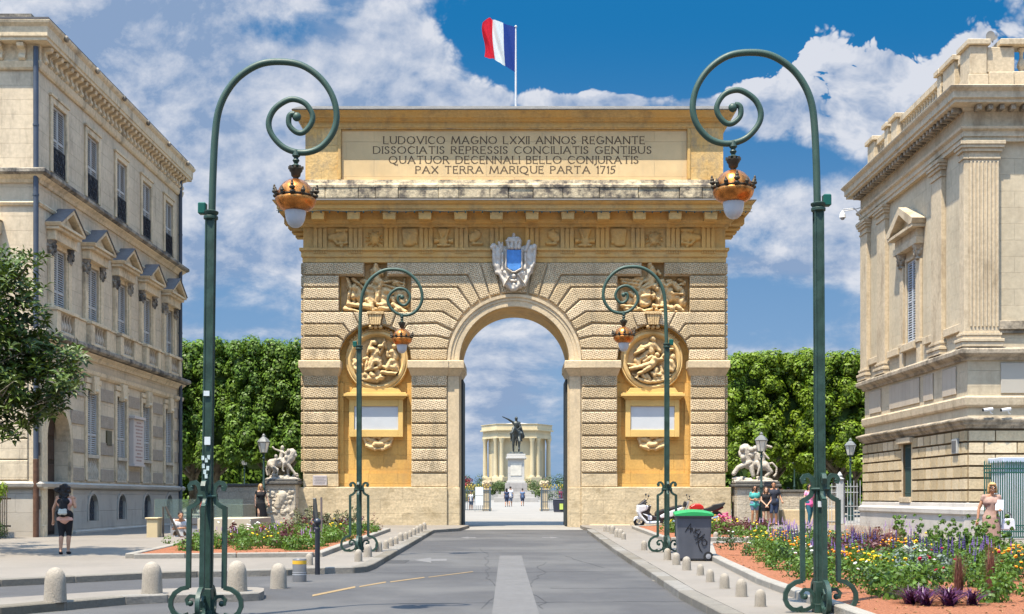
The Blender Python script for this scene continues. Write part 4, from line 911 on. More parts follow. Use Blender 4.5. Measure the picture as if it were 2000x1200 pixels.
# consoles under the cornice
def console(mb, u, along=True, s=1):
    pf = [(0, 15.47), (.10, 15.47), (.16, 15.53), (.15, 15.62), (.10, 15.70), (.12, 15.80), (.29, 15.85), (.33, 15.97), (0, 15.97)]
    if along: mb.add(*(lambda m: ([(x, y + u, z) for x, y, z in m.v], m.f))(MB().prism([(a + .05, b) for a, b in pf], -.11, .11)))
    else: m = MB().prism([(a + .05, b) for a, b in pf], -.11, .11); mb.add([(u + y, -x, z) for x, y, z in m.v], m.f)
n = 36
for i in range(n):
    console_m = MB(); console(console_m, .25 + i * (UL - .5) / (n - 1)); o = console_m.build('console', LTR, LB, bevel=.012)
for i in range(5):
    console_m = MB(); console(console_m, -.45 - i * .72, False); console_m.build('console', LTR, LB, bevel=.012)
# rainwater lion masks along the gutter
for i in range(6):
    m = MB().ell((.58, .9 + i * 3.1, 16.5), (.08, .11, .11)); m.build('gutter_spout', LDK, LB, smooth=True)
# ledges between storeys (weathered)
for z, h, o_ in ((12.05, .42, .34), (6.98, .45, .40)):
    m = MB(); lring(m, [(-.2, z - h), (.06, z - h), (.10, z - h + .1), (.2, z - h + .18), (.22, z - h + .22), (-.2, z - h + .225)]); m.build('ledge_moulding', LTR, LB)
    m = MB(); lring(m, [(-.2, z - .20), (o_ - .08, z - .2), (o_, z - .14), (o_, z - .03), (o_ - .05, z), (-.2, z + .02)]); m.build('ledge', LDK, LB, bevel=.01)
    if z > 10:
        rr = random.Random(2); u = 0.1
        while u < UL:  # broken edge stones
            l = rr.uniform(.18, .5); b_ = MB().box(o_ - .02, o_ + rr.uniform(.01, .04), u, min(u + l - .05, UL), z - .15 - rr.uniform(0, .03), z - rr.uniform(0, .05)); u += l
m = MB(); lring(m, [(-.2, 10.9), (.05, 10.92), (.09, 11.0), (.05, 11.06), (-.2, 11.08)]); m.build('string_course', LTR, LB)
m = MB(); lring(m, [(-.2, 5.95), (.06, 5.97), (.12, 6.05), (.14, 6.18), (-.2, 6.22)]); m.build('string_course', LTR, LB)
m = MB(); lring(m, [(-.2, 1.96), (.10, 1.96), (.18, 2.02), (.2, 2.12), (.12, 2.18), (-.2, 2.2)]); m.build('base_moulding', LBS, LB)
m = MB(); lbox(m, 2.9, UL - .02, .0, .22, -.1, .55); m.build('bench_ledge', LBS, LB, bevel=.03)
# banded ground floor: rough courses between the windows
spans = [(2.95, 4.3)] + [(bays[i] + .95, bays[i + 1] - .95) for i in range(1, 4)] + [(bays[4] + .95, UL - .4)]
for a, b in spans:
    for k in range(4): z = 2.25 + k * .98; lbox(MB(), a, b, .0, .035, z, z + .46).build('rough_band', LRG, LB, bevel=.01)
def shutter(mb, u0, u1, z0, z1, w0=-.07, sl=.075):
    lbox(mb, u0, u0 + .05, w0, w0 + .04, z0, z1); lbox(mb, u1 - .05, u1, w0, w0 + .04, z0, z1)
    z = z0
    for f in (0, .5, 1): zz_ = z0 + (z1 - z0 - .06) * f; lbox(mb, u0 + .05, u1 - .05, w0, w0 + .04, zz_, zz_ + .06)
    n = int((z1 - z0) / sl)
    for i in range(n):
        zc = z0 + (i + .5) * sl; mb.prismx([(u0, 0)], 0, 0) if False else None
        mb.add([(w0 + .035, u0 + .05, zc - .028), (w0 + .035, u1 - .05, zc - .028), (w0 + .0, u1 - .05, zc + .02), (w0 + .0, u0 + .05, zc + .02),
                (w0 + .03, u0 + .05, zc - .034), (w0 + .03, u1 - .05, zc - .034), (w0 - .005, u1 - .05, zc + .014), (w0 - .005, u0 + .05, zc + .014)],
               [(0, 1, 2, 3), (7, 6, 5, 4), (4, 5, 1, 0), (3, 2, 6, 7)])
def baluster(mb, u, w, z0, z1, s=1):
    h = z1 - z0; mb.lathe([(.07 * s, 0), (.07 * s, .06 * h), (.04 * s, .1 * h), (.085 * s, .28 * h), (.075 * s, .4 * h), (.035 * s, .62 * h), (.04 * s, .85 * h), (.07 * s, .92 * h), (.07 * s, h)], 8, (w, u, z0))
def lwindow(kind, c, parent, first=False):
    """one window of the street side: frame, shutters, and what belongs to it"""
    if kind == 'top': z0, z1, h = 12.25, 14.5, .62
    elif kind == 'mid': z0, z1, h = 7.0, 9.85, .62
    else: z0, z1, h = 2.3, 5.5, .6
    f = MB()
    fw = .2; lbox(f, c - h - fw, c - h, 0, .07, z0, z1 + fw); lbox(f, c + h, c + h + fw, 0, .07, z0, z1 + fw); lbox(f, c - h, c + h, 0, .07, z1, z1 + fw)
    if kind == 'top': lbox(f, c - h - fw - .05, c + h + fw + .05, 0, .11, z1 + fw + .003, z1 + fw + .09)
    win = f.build('window', LTR, parent, bevel=.012)
    for s in (-1, 1):
        sh = MB(); shutter(sh, *(sorted((c + s * .01, c + s * (h - .01)))), z0 + .05, z1 - .02); sh.build('shutter', SHUT, win)
    MB().box(-.22, -.20, c - h, c + h, z0, z1).build('pane', SHUTD, win)
    if kind == 'top':
        r = MB(); lbox(r, c - h + .01, c + h - .01, .0, .025, z0 + .84, z0 + .88); lbox(r, c - h + .01, c + h - .01, .0, .025, z0 + .06, z0 + .09)
        for i in range(14):
            u = c - h + .04 + i * .091; r.tube([(.01, u + .02 * math.sin(z * 9 + i), z0 + .08 + z * .77) for z in (0, .25, .5, .75, 1)], .013, 5)
        for i in range(5):
            for j in range(2): r.tube([(.01, c - .5 + i * .24 + .09 * math.cos(a), z0 + .28 + j * .33 + .12 * math.sin(a)) for a in [k * .7854 for k in range(9)]], .014, 5)
        r.build('iron_railing', IRON, win)
    if kind == 'mid':
        p = MB()
        for s in (-1, 1):
            u = c + s * (h + .22); lbox(p, u - .15, u + .15, .0, .12, z0 + .85, 9.55); lbox(p, u - .19, u + .19, .0, .16, z0 + .8, z0 + .93)
        lbox(p, c - h - .42, c + h + .42, .0, .28, 10.0, 10.32)
        lbox(p, c - h - .5, c + h + .5, .0, .42, 10.323, 10.42)
        p.build('surround', LTR, win, bevel=.012)
        for s in (-1, 1):
            u = c + s * (h + .22); k = MB(); k.lathe([(.12, 0), (.15, .08), (.13, .12), (.19, .3), (.14, .34), (.2, .44), (.2, .5)], 10, (.05, u, 9.5))
            for q in range(10):
                a = q * .63; k.ell((.05 + .16 * math.cos(a), u + .17 * math.sin(a), 9.68 + .14 * (q % 2)), (.05, .05, .08))
            k.build('capital', LDK, win, smooth=50)
        pd = MB(); a, b = c - h - .52, c + h + .52; za, zb = 10.425, 11.02
        def tri(u0, u1, z0_, zt, w0, w1): pd.prismx([(u0, z0_), (u1, z0_), ((u0 + u1) / 2, zt)], w0, w1)
        tri(a + .12, b - .12, za, zb - .12, 0, .3)
        for (p0, p1) in (((a, za), (c, zb)), ((b, za), (c, zb))):
            d = Vector((p1[0] - p0[0], p1[1] - p0[1])).normalized(); nn = Vector((-d.y, d.x)) * (.13 if p0[0] < c else -.13)
            pd.prismx([p0, p1, (p1[0] , p1[1] + .15), (p0[0] + nn.x, p0[1] + nn.y)], 0, .52)
        lbox(pd, a, b, 0, .5, za + .002, za + .09)
        pd.build('pediment', LTR, win, bevel=.01)
        sl = MB(); 
        for (p0, p1) in (((a - .05, za + .1), (c, zb + .16)), ((b + .05, za + .1), (c, zb + .16))): sl.prismx([p0, p1, (p1[0], p1[1] + .03), (p0[0], p0[1] + .03)], 0, .56)
        sl.build('slate_cover', SLATE, win)
        bl = MB(); lbox(bl, c - h - .42, c - h - .05, .02, .34, 7.0, 7.72); lbox(bl, c + h + .05, c + h + .42, .02, .34, 7.0, 7.72); lbox(bl, c - h - .46, c + h + .46, .0, .38, 7.725, 7.84); lbox(bl, c - h - .05, c + h + .05, .05, .3, 7.0, 7.1)
        bo = bl.build('balcony', LTR, win, bevel=.012)
        b3 = MB()
        for i in range(5): baluster(b3, c - .5 + i * .25, .18, 7.1, 7.725, 1.15)
        b3.build('balustrade', mt('pale_balusters', (.46, .40, .31), var=.2, scale=3, stain=.6, stain_col=(.16, .14, .11)), bo, smooth=40)
    if kind == 'low':
        p = MB(); lbox(p, c - h - .2, c + h + .2, 0, .10, 5.72, 5.9)
        p.prismx([(c - .22, 5.35), (c + .22, 5.35), (c + .28, 5.98), (c - .28, 5.98)], 0, .2); p.ell((.2, c, 5.45), (.07, .2, .08))
        p.build('keystone', LTR, win, bevel=.012)
        b3 = MB(); lbox(b3, c - h, c + h, -.05, .09, 3.08, 3.2); lbox(b3, c - h, c + h, -.06, .05, 2.25, 2.33)
        for i in range(6): b3.tube([(.0 + .05 * math.sin(k * .9), c - .5 + i * .2 + .045 * math.sin(k * 1.15), 2.33 + k * .107) for k in range(8)], .038, 6)
        b3.build('balustrade', mt('pale_balusters', (.50, .47, .43)), win, smooth=40)
        bk = MB(); lbox(bk, c - h, c + h, -.2, -.16, 2.3, 3.1); bk.build('back_panel', mt('balustrade_gap_shade', (.09, .08, .07)), win)  # solid panel coloured dark for the shade between the balusters
for c in bays: lwindow('top', c, LB); lwindow('mid', c, LB)
for c in bays[1:]: lwindow('low', c, LB)
# plain pier panels of the balcony storey
for i in range(4):
    a, b = bays[i] + 1.05, bays[i + 1] - 1.05; m = MB(); lbox(m, a, b, 0, .16, 7.0, 7.78); lbox(m, a - .03, b + .03, 0, .2, 7.783, 7.86); m.build('balcony_pier', LTR, LB, bevel=.012)
# arched basement windows with scroll grilles
for c in bays[1:]:
    c -= .05; f = MB(); m = len(f.v)
    a1 = arc(c, 1.3, .50, 180, 0, 14); a2 = arc(c, 1.3, .62, 180, 0, 14)
    fm_ = MB()
    for i in range(14): f.prismx([a1[i], a1[i + 1], a2[i + 1], a2[i]], .06, .10)
    lbox(f, c - .62, c - .5, .06, .10, .85, 1.3); lbox(f, c + .5, c + .62, .06, .10, .85, 1.3)
    for i in range(14): # spandrel infill up to the square opening
        f.prismx([a1[i], a1[i + 1], (a1[i + 1][0], 1.82), (a1[i][0], 1.82)], -.2, .058)
    win = f.build('basement_window', LBS, LB)
    g_ = MB(); lbox(g_, c - .5, c + .5, -.30, -.27, .85, 1.8)
    g_.build('pane', GLASSD, win)
    g_ = MB()
    for i in range(9): u = c - .44 + i * .11; g_.tube([(-.05, u, .86), (-.05, u, 1.3 + math.sqrt(max(.25 - (u - c) ** 2, 0)))], .012, 5)
    for i in range(4):
        for j in range(3): g_.tube([(-.04, c - .33 + i * .22 + .075 * math.cos(a), 1.0 + j * .24 + .09 * math.sin(a)) for a in [k * .7854 for k in range(9)]], .012, 5)
    g_.build('grille', mt('grey_iron', (.06, .065, .075), rough=.5), win)
# street door in the first bay
d = MB(); lbox(d, .72, 2.6, -.46, -.42, .3, 4.6); dd = d.build('door', mt('dark_wood', (.035, .022, .016), rough=.5, var=.3, scale=3), LB)
m = MB()
for i in range(5):
    for s in (0, 1): lbox(m, .85 + s * .88, 1.6 + s * .88, -.42, -.38, .55 + i * .8, 1.2 + i * .8)
m.build('door_panels', mt('dark_wood2', (.05, .03, .022), rough=.5), dd, bevel=.02)
m = MB(); a1 = arc(1.62, 3.55, 1.08, 180, 0, 18); a2 = arc(1.62, 3.55, 1.32, 180, 0, 18)
for i in range(18): m.prismx([a1[i], a1[i + 1], a2[i + 1], a2[i]], .0, .10); m.prismx([a1[i], a1[i + 1], (a1[i + 1][0], 4.64), (a1[i][0], 4.64)], -.38, -.002)
lbox(m, .3, .55, 0, .10, .3, 3.55); lbox(m, 2.7, 2.94, 0, .10, .3, 3.55); m.build('door_surround', LTR, LB, bevel=.012)
# corner pilaster with number plate and letter boxes, downpipes
m = MB(); lbox(m, .02, .30, .0, .12, 0, 5.9); lbox(m, .0, .34, .0, .17, 0, .8); lbox(m, .0, .34, .0, .18, 1.95, 2.15); m.build('corner_pilaster', LTR, LB, bevel=.012)
m = MB(); m.box(.03, .13, -.085, -.063, 4.15, 4.35); m.build('number_plate', mt('enamel_blue', (.03, .06, .22), rough=.4), LB)
for z in (3.0, 1.3): MB().box(-.06, .1, -.10, -.063, z, z + .42).build('wall_box', mt('bronze_box', (.10, .075, .055), rough=.5), LB, bevel=.01)
pi_ = MB().lathe([(.085, 2.9), (.085, 15.9)], 10, (-.03, -.12, 0)); 
for z in (4.2, 6.3, 9.0, 11.2, 13.4): pi_.lathe([(.10, z), (.10, z + .06)], 10, (-.03, -.12, 0))
pi_.build('downpipe', PIPE, LB, smooth=40)
MB().lathe([(.09, -.1), (.09, 2.89)], 10, (-.03, -.12, 0)).build('downpipe', RUST, LB, smooth=40)
pi_ = MB().lathe([(.085, 0), (.085, 15.9)], 10, (.12, UL - .42, 0))
for z in (2.2, 4.4, 6.3, 9.0, 11.2, 13.4): pi_.lathe([(.10, z), (.10, z + .06)], 10, (.12, UL - .42, 0))
pi_.build('downpipe', PIPE, LB, smooth=40)
# front side details (facing the viewer): channelled ground floor, pediment at the picture's edge
m = MB()
for i in range(8): m.box(-BD, -.32, -.05, 0, .25 + i * .66, .25 + i * .66 + .63)
m.build('channelled_stone', LST, LB, bevel=.02)
fw_ = MB(); cx_ = -2.25
fw_.prism([(cx_ - 1.15, 10.42), (cx_ + 1.15, 10.42), (cx_, 11.1)], -.5, 0); fw_.box(cx_ - 1.1, cx_ + 1.1, -.42, 0, 10.0, 10.4); fw_.box(cx_ - .95, cx_ - .65, -.2, 0, 7.8, 10); fw_.box(cx_ + .65, cx_ + .95, -.2, 0, 7.8, 10)
fwo = fw_.build('window', LTR, LB, bevel=.012)
sh = MB(); sh.box(cx_ - .65, cx_ + .65, -.03, -.001, 7.2, 9.98); sh.build('pane', SHUTD, fwo)
m = MB().box(cx_ - .85, cx_ + .85, -.12, 0, 14.5, 14.75); m.box(cx_ - .85, cx_ - .62, -.10, 0, 12.1, 14.5); m.box(cx_ + .62, cx_ + .85, -.10, 0, 12.1, 14.5); m = m.build('window', LTR, LB, bevel=.012)
MB().box(cx_ - .61, cx_ + .61, -.03, -.001, 12.1, 14.49).build('pane', SHUTD, m)
m = MB()
for x in (-1.15, -2.6): m.ell((x, -.08, 15.72), (.14, .05, .14))
m.build('frieze_disc', LTR, LB, smooth=True)
# memorial tablet and small bronze plate between the ground-floor windows
tb = MB(); u0, u1 = 9.55, 10.95; lbox(tb, u0, u1, .0, .20, 3.0, 4.75); lbox(tb, u0 - .06, u1 + .06, 0, .27, 4.755, 4.87); lbox(tb, u0 - .03, u1 + .03, 0, .24, 2.9, 2.997)
tbo = tb.build('memorial_tablet', mt('tablet_pink_stone', (.52, .455, .40), var=.06, scale=1), LB, bevel=.01)
tt = MB(); rr = random.Random(4)
for i in range(12):
    z = 4.62 - i * .135; w_ = rr.uniform(.5, 1.15); u = (u0 + u1) / 2 - w_ / 2
    while u < (u0 + u1) / 2 + w_ / 2: l = rr.uniform(.03, .08); lbox(tt, u, u + l, .196, .204, z - .03, z + .03); u += l + rr.uniform(.02, .05)
tt.build('tablet_text', mt('faded_red_ink', (.34, .22, .19)), tbo)
tb = MB(); lbox(tb, 6.72, 7.3, .0, .06, 3.6, 4.15); tb.build('bronze_plate', mt('bronze_plate', (.09, .08, .045), rough=.45, metallic=.4, var=.3, scale=9), LB, bevel=.01)

# ------------------------------------------------------------------ courthouse on the right
RST = mt('right_stone', (.45, .38, .265), var=.14, scale=.5, bump=.3, bscale=9, brick=(1.5, .52, .005, .87, .06), stain=.6, stain_col=(.31, .25, .17), streak=.3, fine=.2)
RTR = mt('right_trim', (.46, .375, .255), var=.12, scale=.8, bump=.4, bscale=10, stain=.75, stain_col=(.25, .19, .12), streak=.4, fine=.3)
RLG = mt('right_ledge', (.33, .275, .20), var=.2, scale=1.4, bump=.9, bscale=9, stain=.85, stain_col=(.09, .075, .055), streak=.8, stain_lo=.45, fine=.4)
RRU = mt('right_rustic', (.50, .40, .255), isl=.25, var=.12, scale=1.2, bump=.7, bscale=12, stain=.4, stain_col=(.36, .28, .17), streak=.8, fine=.25)
RBS = mt('right_base', (.44, .41, .37), var=.1, scale=.5, bump=.35, brick=(1.6, .62, .006, .86, .07), stain=.4, stain_col=(.30, .28, .25), streak=.5)
RX, RY0, RY1 = 14.45, 41.0, 53.0; RU = RY1 - RY0
RB = thing('courthouse', 'pale stone courthouse with fluted corner pilaster and roof balustrade on the right of the street', 'building', (RX, RY0, 0))
# local: x 0 is the street facade (outwards is -x), y along the street
def rbox(mb, u0, u1, w0, w1, z0, z1): return mb.box(-w0, -w1, u0, u1, z0, z1)
def rring(mb, prof, D=14.0):
    m = len(mb.v)
    for o, z in prof: mb.v += [(-o, -o, z), (D, -o, z), (D, RU + o, z), (-o, RU + o, z)]
    for j in range(len(prof) - 1):
        for i in range(4): i2 = (i + 1) % 4; mb.f.append((m + j * 4 + i, m + j * 4 + i2, m + j * 4 + 4 + i2, m + j * 4 + 4 + i))
    mb.f.append((m + 3, m + 2, m + 1, m)); k = m + (len(prof) - 1) * 4; mb.f.append((k, k + 1, k + 2, k + 3)); return mb
wu0, wu1 = 5.15, 6.25       # main window; basement window
bu0, bu1 = 5.7, 6.75
def rgrid(ops, U, Z0, Z1, th=.5):
    m = gridwall(ops, U, Z0, Z1, th); return MB().add([(-x, y, z) for x, y, z in m.v], [f[::-1] for f in m.f])
m = rgrid([(wu0, wu1, 7.3, 10.3)], RU, 4.2, 13.0); m.box(.5, 14, 0, .5, 4.2, 13.0); m.box(.5, 14, RU - .5, RU, 0, 13); m.box(13.5, 14, .5, RU - .5, 0, 13); m.build('wall', RST, RB)
m = rgrid([(bu0, bu1, 1.7, 3.62)], RU, 1.5, 4.198); m.box(.5, 14, 0, .5, 1.5, 4.198); m.build('rustic_backing', mt('right_joint_shade', (.13, .09, .05), bump=.5), RB)  # backing coloured dark to stand in for shadow in the block joints
# rusticated blocks on both sides
m = MB(); rr = random.Random(5); rows = 6; z = 1.55
for k in range(rows):
    h = .385; z0, z1 = 1.56 + k * h, 1.56 + (k + 1) * h - .065; u = .0; off_ = .36 * (k % 2)
    us = [.0 - .06]; u = .35 + off_ * .5
    while u < RU: us.append(u); u += .72
    us.append(RU + .06)
    for a, b in zip(us, us[1:]):
        if b > bu0 - .12 and a < bu1 + .12 and z0 < 3.7:
            if a < bu0 - .12: rbox(m, a + .015, bu0 - .12, 0, .07, z0, z1)
            if b > bu1 + .12: rbox(m, bu1 + .12, b - .015, 0, .07, z0, z1)
            continue
        rbox(m, a + .045, b - .045, 0, .09, z0, z1)
    mf = MB() if k == 0 else mf; x = .004; xs = [.004]; x = .5 + off_
    while x < 13: xs.append(x); x += 1.05
    for a, b in zip(xs, xs[1:]): m.box(a + .02, b - .02, -.09, 0, z0, z1)
m.build('rusticated_stone', RRU, RB, bevel=.03, seg=2); mf.build('rusticated_stone', RRU, RB, bevel=.03, seg=2)
m = MB(); rring(m, [(-.3, -.3), (.30, -.3), (.22, .3), (.16, .38), (.16, 1.1), (.22, 1.14), (.22, 1.3), (.12, 1.36), (.10, 1.5), (-.2, 1.55)]); m.build('base', RBS, RB, bevel=.01)
m = MB(); rring(m, [(-.2, 3.88), (.08, 3.88), (.10, 3.94), (.2, 4.0), (.22, 4.08), (.3, 4.12), (.3, 4.18), (.08, 4.26), (-.2, 4.27)]); m.build('lower_cornice', RLG, RB, bevel=.01)
m = MB(); rring(m, [(-.2, 4.55), (.06, 4.57), (.10, 4.63), (.12, 4.86), (.08, 4.92), (-.2, 4.94)]); m.build('string_course', RTR, RB)
m = MB(); rring(m, [(-.2, 6.05), (.08, 6.05), (.12, 6.15), (.24, 6.2), (.30, 6.25), (.30, 6.38), (.18, 6.46), (-.2, 6.48)]); m.build('ledge', RLG, RB, bevel=.01)
# plain raised panels of the attic band
for a, b in ((1.0, 2.3), (3.3, 4.3), (4.8, 8.4), (9.6, 11.2)):
    m = MB(); rbox(m, a, b, 0, .05, 5.05, 5.95); m.build('wall_panel', mt('right_panel', (.40, .345, .27), var=.08, scale=.6, brick=(.45, 4, .01, .84, .05)), RB, bevel=.01)
m = MB(); m.box(1.05, 5.5, -.05, 0, 5.0, 5.97); m.build('wall_panel', mt('grey_render', (.36, .33, .275), var=.05, scale=.5), RB, bevel=.01)
m = MB(); m.box(.78, 14, -.14, 0, 7.02, 7.3); m.box(.78, 14, -.08, 0, 6.9, 7.02); m.build('sill_course', RLG, RB, bevel=.015)
for a, b in ((.35, 2.0), (3.2, 4.2), (7.1, 8.5), (9.8, 11.1)): rbox(MB(), a, b, 0, .12, 7.02, 7.28).build('sill_course', RTR, RB, bevel=.015)
# giant pilasters
def pilaster(u0, u1, flutes, name='pilaster', face='side'):
    p = MB()
    def bb(a, b, w, z0, z1): 
        if face == 'side': rbox(p, a, b, 0, w, z0, z1)
        else: p.box(a, b, -w - .004, 0, z0 + .0015, z1 + .0015)
    bb(u0, u1, .16, 6.95, 12.42)
    for o, z0, z1 in ((.10, 6.46, 6.62), (.13, 6.623, 6.72), (.05, 6.723, 6.82), (.07, 6.823, 6.9), (.02, 6.903, 6.949)): bb(u0 - o, u1 + o, .16 + o, z0, z1)
    for o, z0, z1 in ((.04, 12.423, 12.5), (.015, 12.503, 12.65), (.08, 12.653, 12.76), (.13, 12.763, 12.86), (.16, 12.863, 12.98)): bb(u0 - o, u1 + o, .16 + o, z0, z1)
    o_ = p.build(name, RTR, RB, bevel=.01)
    if flutes:
        q = MB(); n = flutes; st = (u1 - u0 - .1) / n
        for i in range(n + 1):
            c = u0 + .05 + i * st
            if face == 'side': rbox(q, c - .028, c + .028, .16, .20, 7.1, 12.35)
            else: q.box(c - .028, c + .028, -.20, -.16, 7.1, 12.35)
        q.build('fluting', RTR, o_, bevel=.012)
    return o_
pilaster(.55, 1.0 + .02, 0) if False else None
pilaster(-.15, .30, 0); pilaster(2.05, 3.1, 0); pilaster(8.6, 9.7, 0); pilaster(11.15, 12.12, 0); 
pilaster(.004, .95, 7, face='front'); pilaster(5.2, 6.15, 7, face='front')
# entablature
m = MB(); rring(m, [(-.2, 12.985), (.16, 12.985), (.16, 13.12), (.20, 13.14), (.20, 13.30), (.28, 13.36), (.30, 13.44), (.14, 13.46), (.14, 13.95), (-.2, 13.95)]); m.build('architrave', RTR, RB)
m = MB(); rring(m, [(-.2, 13.952), (.2, 13.952), (.24, 14.05), (.62, 14.09), (.62, 14.2), (.68, 14.22), (.68, 14.42), (.78, 14.52), (.80, 14.58), (.3, 14.75), (-.3, 14.8)]); m.build('cornice', RTR, RB, bevel=.008)
m = MB(); n = 34
for i in range(n): m = MB(); rbox(m, -.05 + i * (RU - .1) / (n - 1) - .07, .07 - .05 + i * (RU - .1) / (n - 1), .2, .52, 13.90, 14.07); m.build('dentil', RLG, RB, bevel=.02)
for i in range(16): m = MB().box(.12 + i * .36, .28 + i * .36, -.52, -.2, 13.90, 14.07); m.build('dentil', RLG, RB, bevel=.02)
# roof balustrade
def rail(u0, u1): 
    m = MB(); rbox(m, u0, u1, -.55, -.15, 14.8, 15.25); rbox(m, u0, u1, -.5, -.2, 15.92, 16.14); o = m.build('balustrade', RTR, RB, bevel=.012)
    b = MB(); n = max(2, int((u1 - u0) / .30)); mb2_ = MB()
    for i in range(n): baluster(b, u0 + (i + .5) * (u1 - u0) / n, 0, 15.25, 15.92, 1.25)
    b.v = [(.35, y, z) if False else (x + .35, y, z) for x, y, z in b.v]; b.build('balusters', RTR, o, smooth=40)
def ped(u0, u1, f=0):
    m = MB(); rbox(m, u0, u1, -.7, -.05, 14.8, 15.2); rbox(m, u0 + .03, u1 - .03, -.65, -.1, 15.2, 16.12); rbox(m, u0 - .06, u1 + .06, -.75, 0.0, 16.123, 16.3); m.build('balustrade_pedestal', RTR, RB, bevel=.02)
peds = [(-.0, 1.1), (2.0, 3.1), (5.9 + 2.3, 9.2), (10.9, 11.9)]
ped(.04, 1.0); ped(1.5, 2.7); ped(2.9, 3.3); ped(7.9, 8.7); ped(9.1, 9.6); ped(11.0, 12.0)
rail(1.0, 1.5); rail(2.7, 2.9); rail(3.3, 7.9); rail(8.7, 9.1); rail(9.6, 11.0)
m = MB(); m.box(.71, 1.5, .03, .71, 14.81, 15.26); m.box(.66, 1.55, .13, .6, 15.262, 16.08); m.box(1.06, 14, .01, .76, 16.125, 16.32); m.box(1.5, 14, .1, .6, 14.8, 15.3)
m.build('front_parapet', RTR, RB, bevel=.02)
bb = MB()
for i in range(10): baluster(bb, .35, 1.85 + i * .36, 15.3, 16.1, 1.7)
bb.v = [(x, y, z) for x, y, z in bb.v]; bb.build('balusters', RTR, RB, smooth=40)
MB().box(.3, 13.5, .8, RU - .8, 14.7, 15.1).build('roof', SLATE, RB)
# pedimented window
f = MB(); rbox(f, wu0 - .12, wu0, 0, .06, 7.3, 10.42); rbox(f, wu1, wu1 + .12, 0, .06, 7.3, 10.42); rbox(f, wu0, wu1, 0, .06, 10.3, 10.42)
W = f.build('window', RTR, RB, bevel=.01)
p = MB()
for c in (wu0 - .45, wu1 + .45):
    rbox(p, c - .2, c + .2, 0, .10, 7.35, 10.15); rbox(p, c - .25, c + .25, 0, .15, 7.2, 7.348); rbox(p, c - .22, c + .22, 0, .10, 6.48, 7.197)
rbox(p, wu0 - .8, wu1 + .8, 0, .30, 10.65, 10.9); rbox(p, wu0 - .76, wu1 + .76, 0, .24, 10.903, 11.2); rbox(p, wu0 - .95, wu1 + .95, 0, .48, 11.203, 11.32)
rbox(p, wu0 - .25, wu1 + .25, 0, .2, 7.02, 7.28)
p.build('surround', RTR, W, bevel=.012)
for c in (wu0 - .45, wu1 + .45):
    k = MB().lathe([(.2, 0), (.2, .06), (.17, .1), (.24, .26), (.19, .3), (.3, .46), (.3, .5)], 10, (-.02, c, 10.15))
    for q_ in range(12): a = q_ * .52; k.ell((-.02 + .2 * math.cos(a), c + .2 * math.sin(a), 10.32 + .15 * (q_ % 2)), (.06, .06, .09))
    k.build('capital', RLG, W, smooth=50)
pd = MB(); a, b, za, zb = wu0 - .97, wu1 + .97, 11.325, 12.15; c = (a + b) / 2
pd.prismx([(a + .2, za), (b - .2, za), (c, zb - .2)], -.16, 0)
for p0 in ((a, za), (b, za)):
    sg = 1 if p0[0] < c else -1; d = Vector((c - p0[0], zb - za)).normalized(); nn = Vector((-d.y * sg, d.x * sg)) * .2
    pd.prismx([p0, (p0[0] + sg * .32, za), (c, zb - .22), (c, zb + .06), (p0[0] + nn.x, p0[1] + nn.y)], -.5, 0)
pd.build('pediment', RTR, W, bevel=.01)
for s0, s1 in ((wu0 + .01, (wu0 + wu1) / 2 - .005), ((wu0 + wu1) / 2 + .005, wu1 - .01)):
    sh = MB(); shutter(sh, s0, s1, 7.35, 10.28, -.05, .09); sh.v = [(-x, y, z) for x, y, z in sh.v]; sh.f = [f_[::-1] for f_ in sh.f]; sh.build('shutter', mt('blue_grey_shutter', (.37, .39, .41), rough=.6), W)
MB().box(.3, .32, wu0, wu1, 7.3, 10.3).build('pane', SHUTD, W)
# barred basement window
f = MB(); rbox(f, bu0 - .12, bu0, 0, .04, 1.7, 3.66); rbox(f, bu1, bu1 + .12, 0, .04, 1.7, 3.66); rbox(f, bu0 - .12, bu1 + .12, 0, .14, 1.5, 1.698); rbox(f, bu0 - .3, bu1 + .3, 0, .2, 3.66, 3.86)
W = f.build('window', RTR, RB, bevel=.01); MB().box(.28, .3, bu0, bu1, 1.7, 3.62).build('pane', GLASSD, W)
b = MB()
for i in range(8): u = bu0 + .1 + i * .12; b.tube([(.06, u, 1.7), (.06, u, 3.62)], .02, 6)
for z in (1.85, 2.75, 3.5): rbox(b, bu0, bu1, -.08, -.05, z, z + .04)
b.build('bars', mt('dark_green_iron', (.03, .06, .055), rough=.5), W)
# things fixed to the courthouse
m = MB(); rbox(m, .55, 1.05, .07, .16, 3.1, 3.58); mo_ = m.build('wall_box', mt('grey_box', (.33, .33, .31), rough=.5), None, bevel=.015, loc=(RX, RY0, 0)); tag(mo_, 'small grey weathered box on the rusticated wall near its corner', 'wall box')
m = MB(); rbox(m, .62, .98, .16, .175, 3.16, 3.52); m.build('box_cover', mt('dark_grille', (.10, .10, .10)), mo_)
def seccam(x, y, z):
    t = thing('security_camera', 'white tubular security camera on the ledge at the courthouse corner', 'camera', (x, y, z), 0, 'security cameras on the courthouse ledge')
    MB().tube([(-.18, -.05, .02), (.12, -.02, .06)], .055, 10).build('camera_body', mt('white_plastic', (.55, .55, .54), rough=.4), t, smooth=40)
    MB().tube([(-.20, -.055, .015), (-.17, -.05, .02)], .048, 10).build('lens', mt('lens_black', (.01, .01, .012), rough=.1), t, smooth=40)
    MB().tube([(.02, -.03, .05), (.08, .0, -.08), (.16, .1, -.09)], .02, 6).build('bracket', mt('white_plastic', (.5, .5, .5)), t); return t
c1 = seccam(RX + .55, RY0 - .32, 4.42); c2 = seccam(RX + 1.12, RY0 - .32, 4.42)
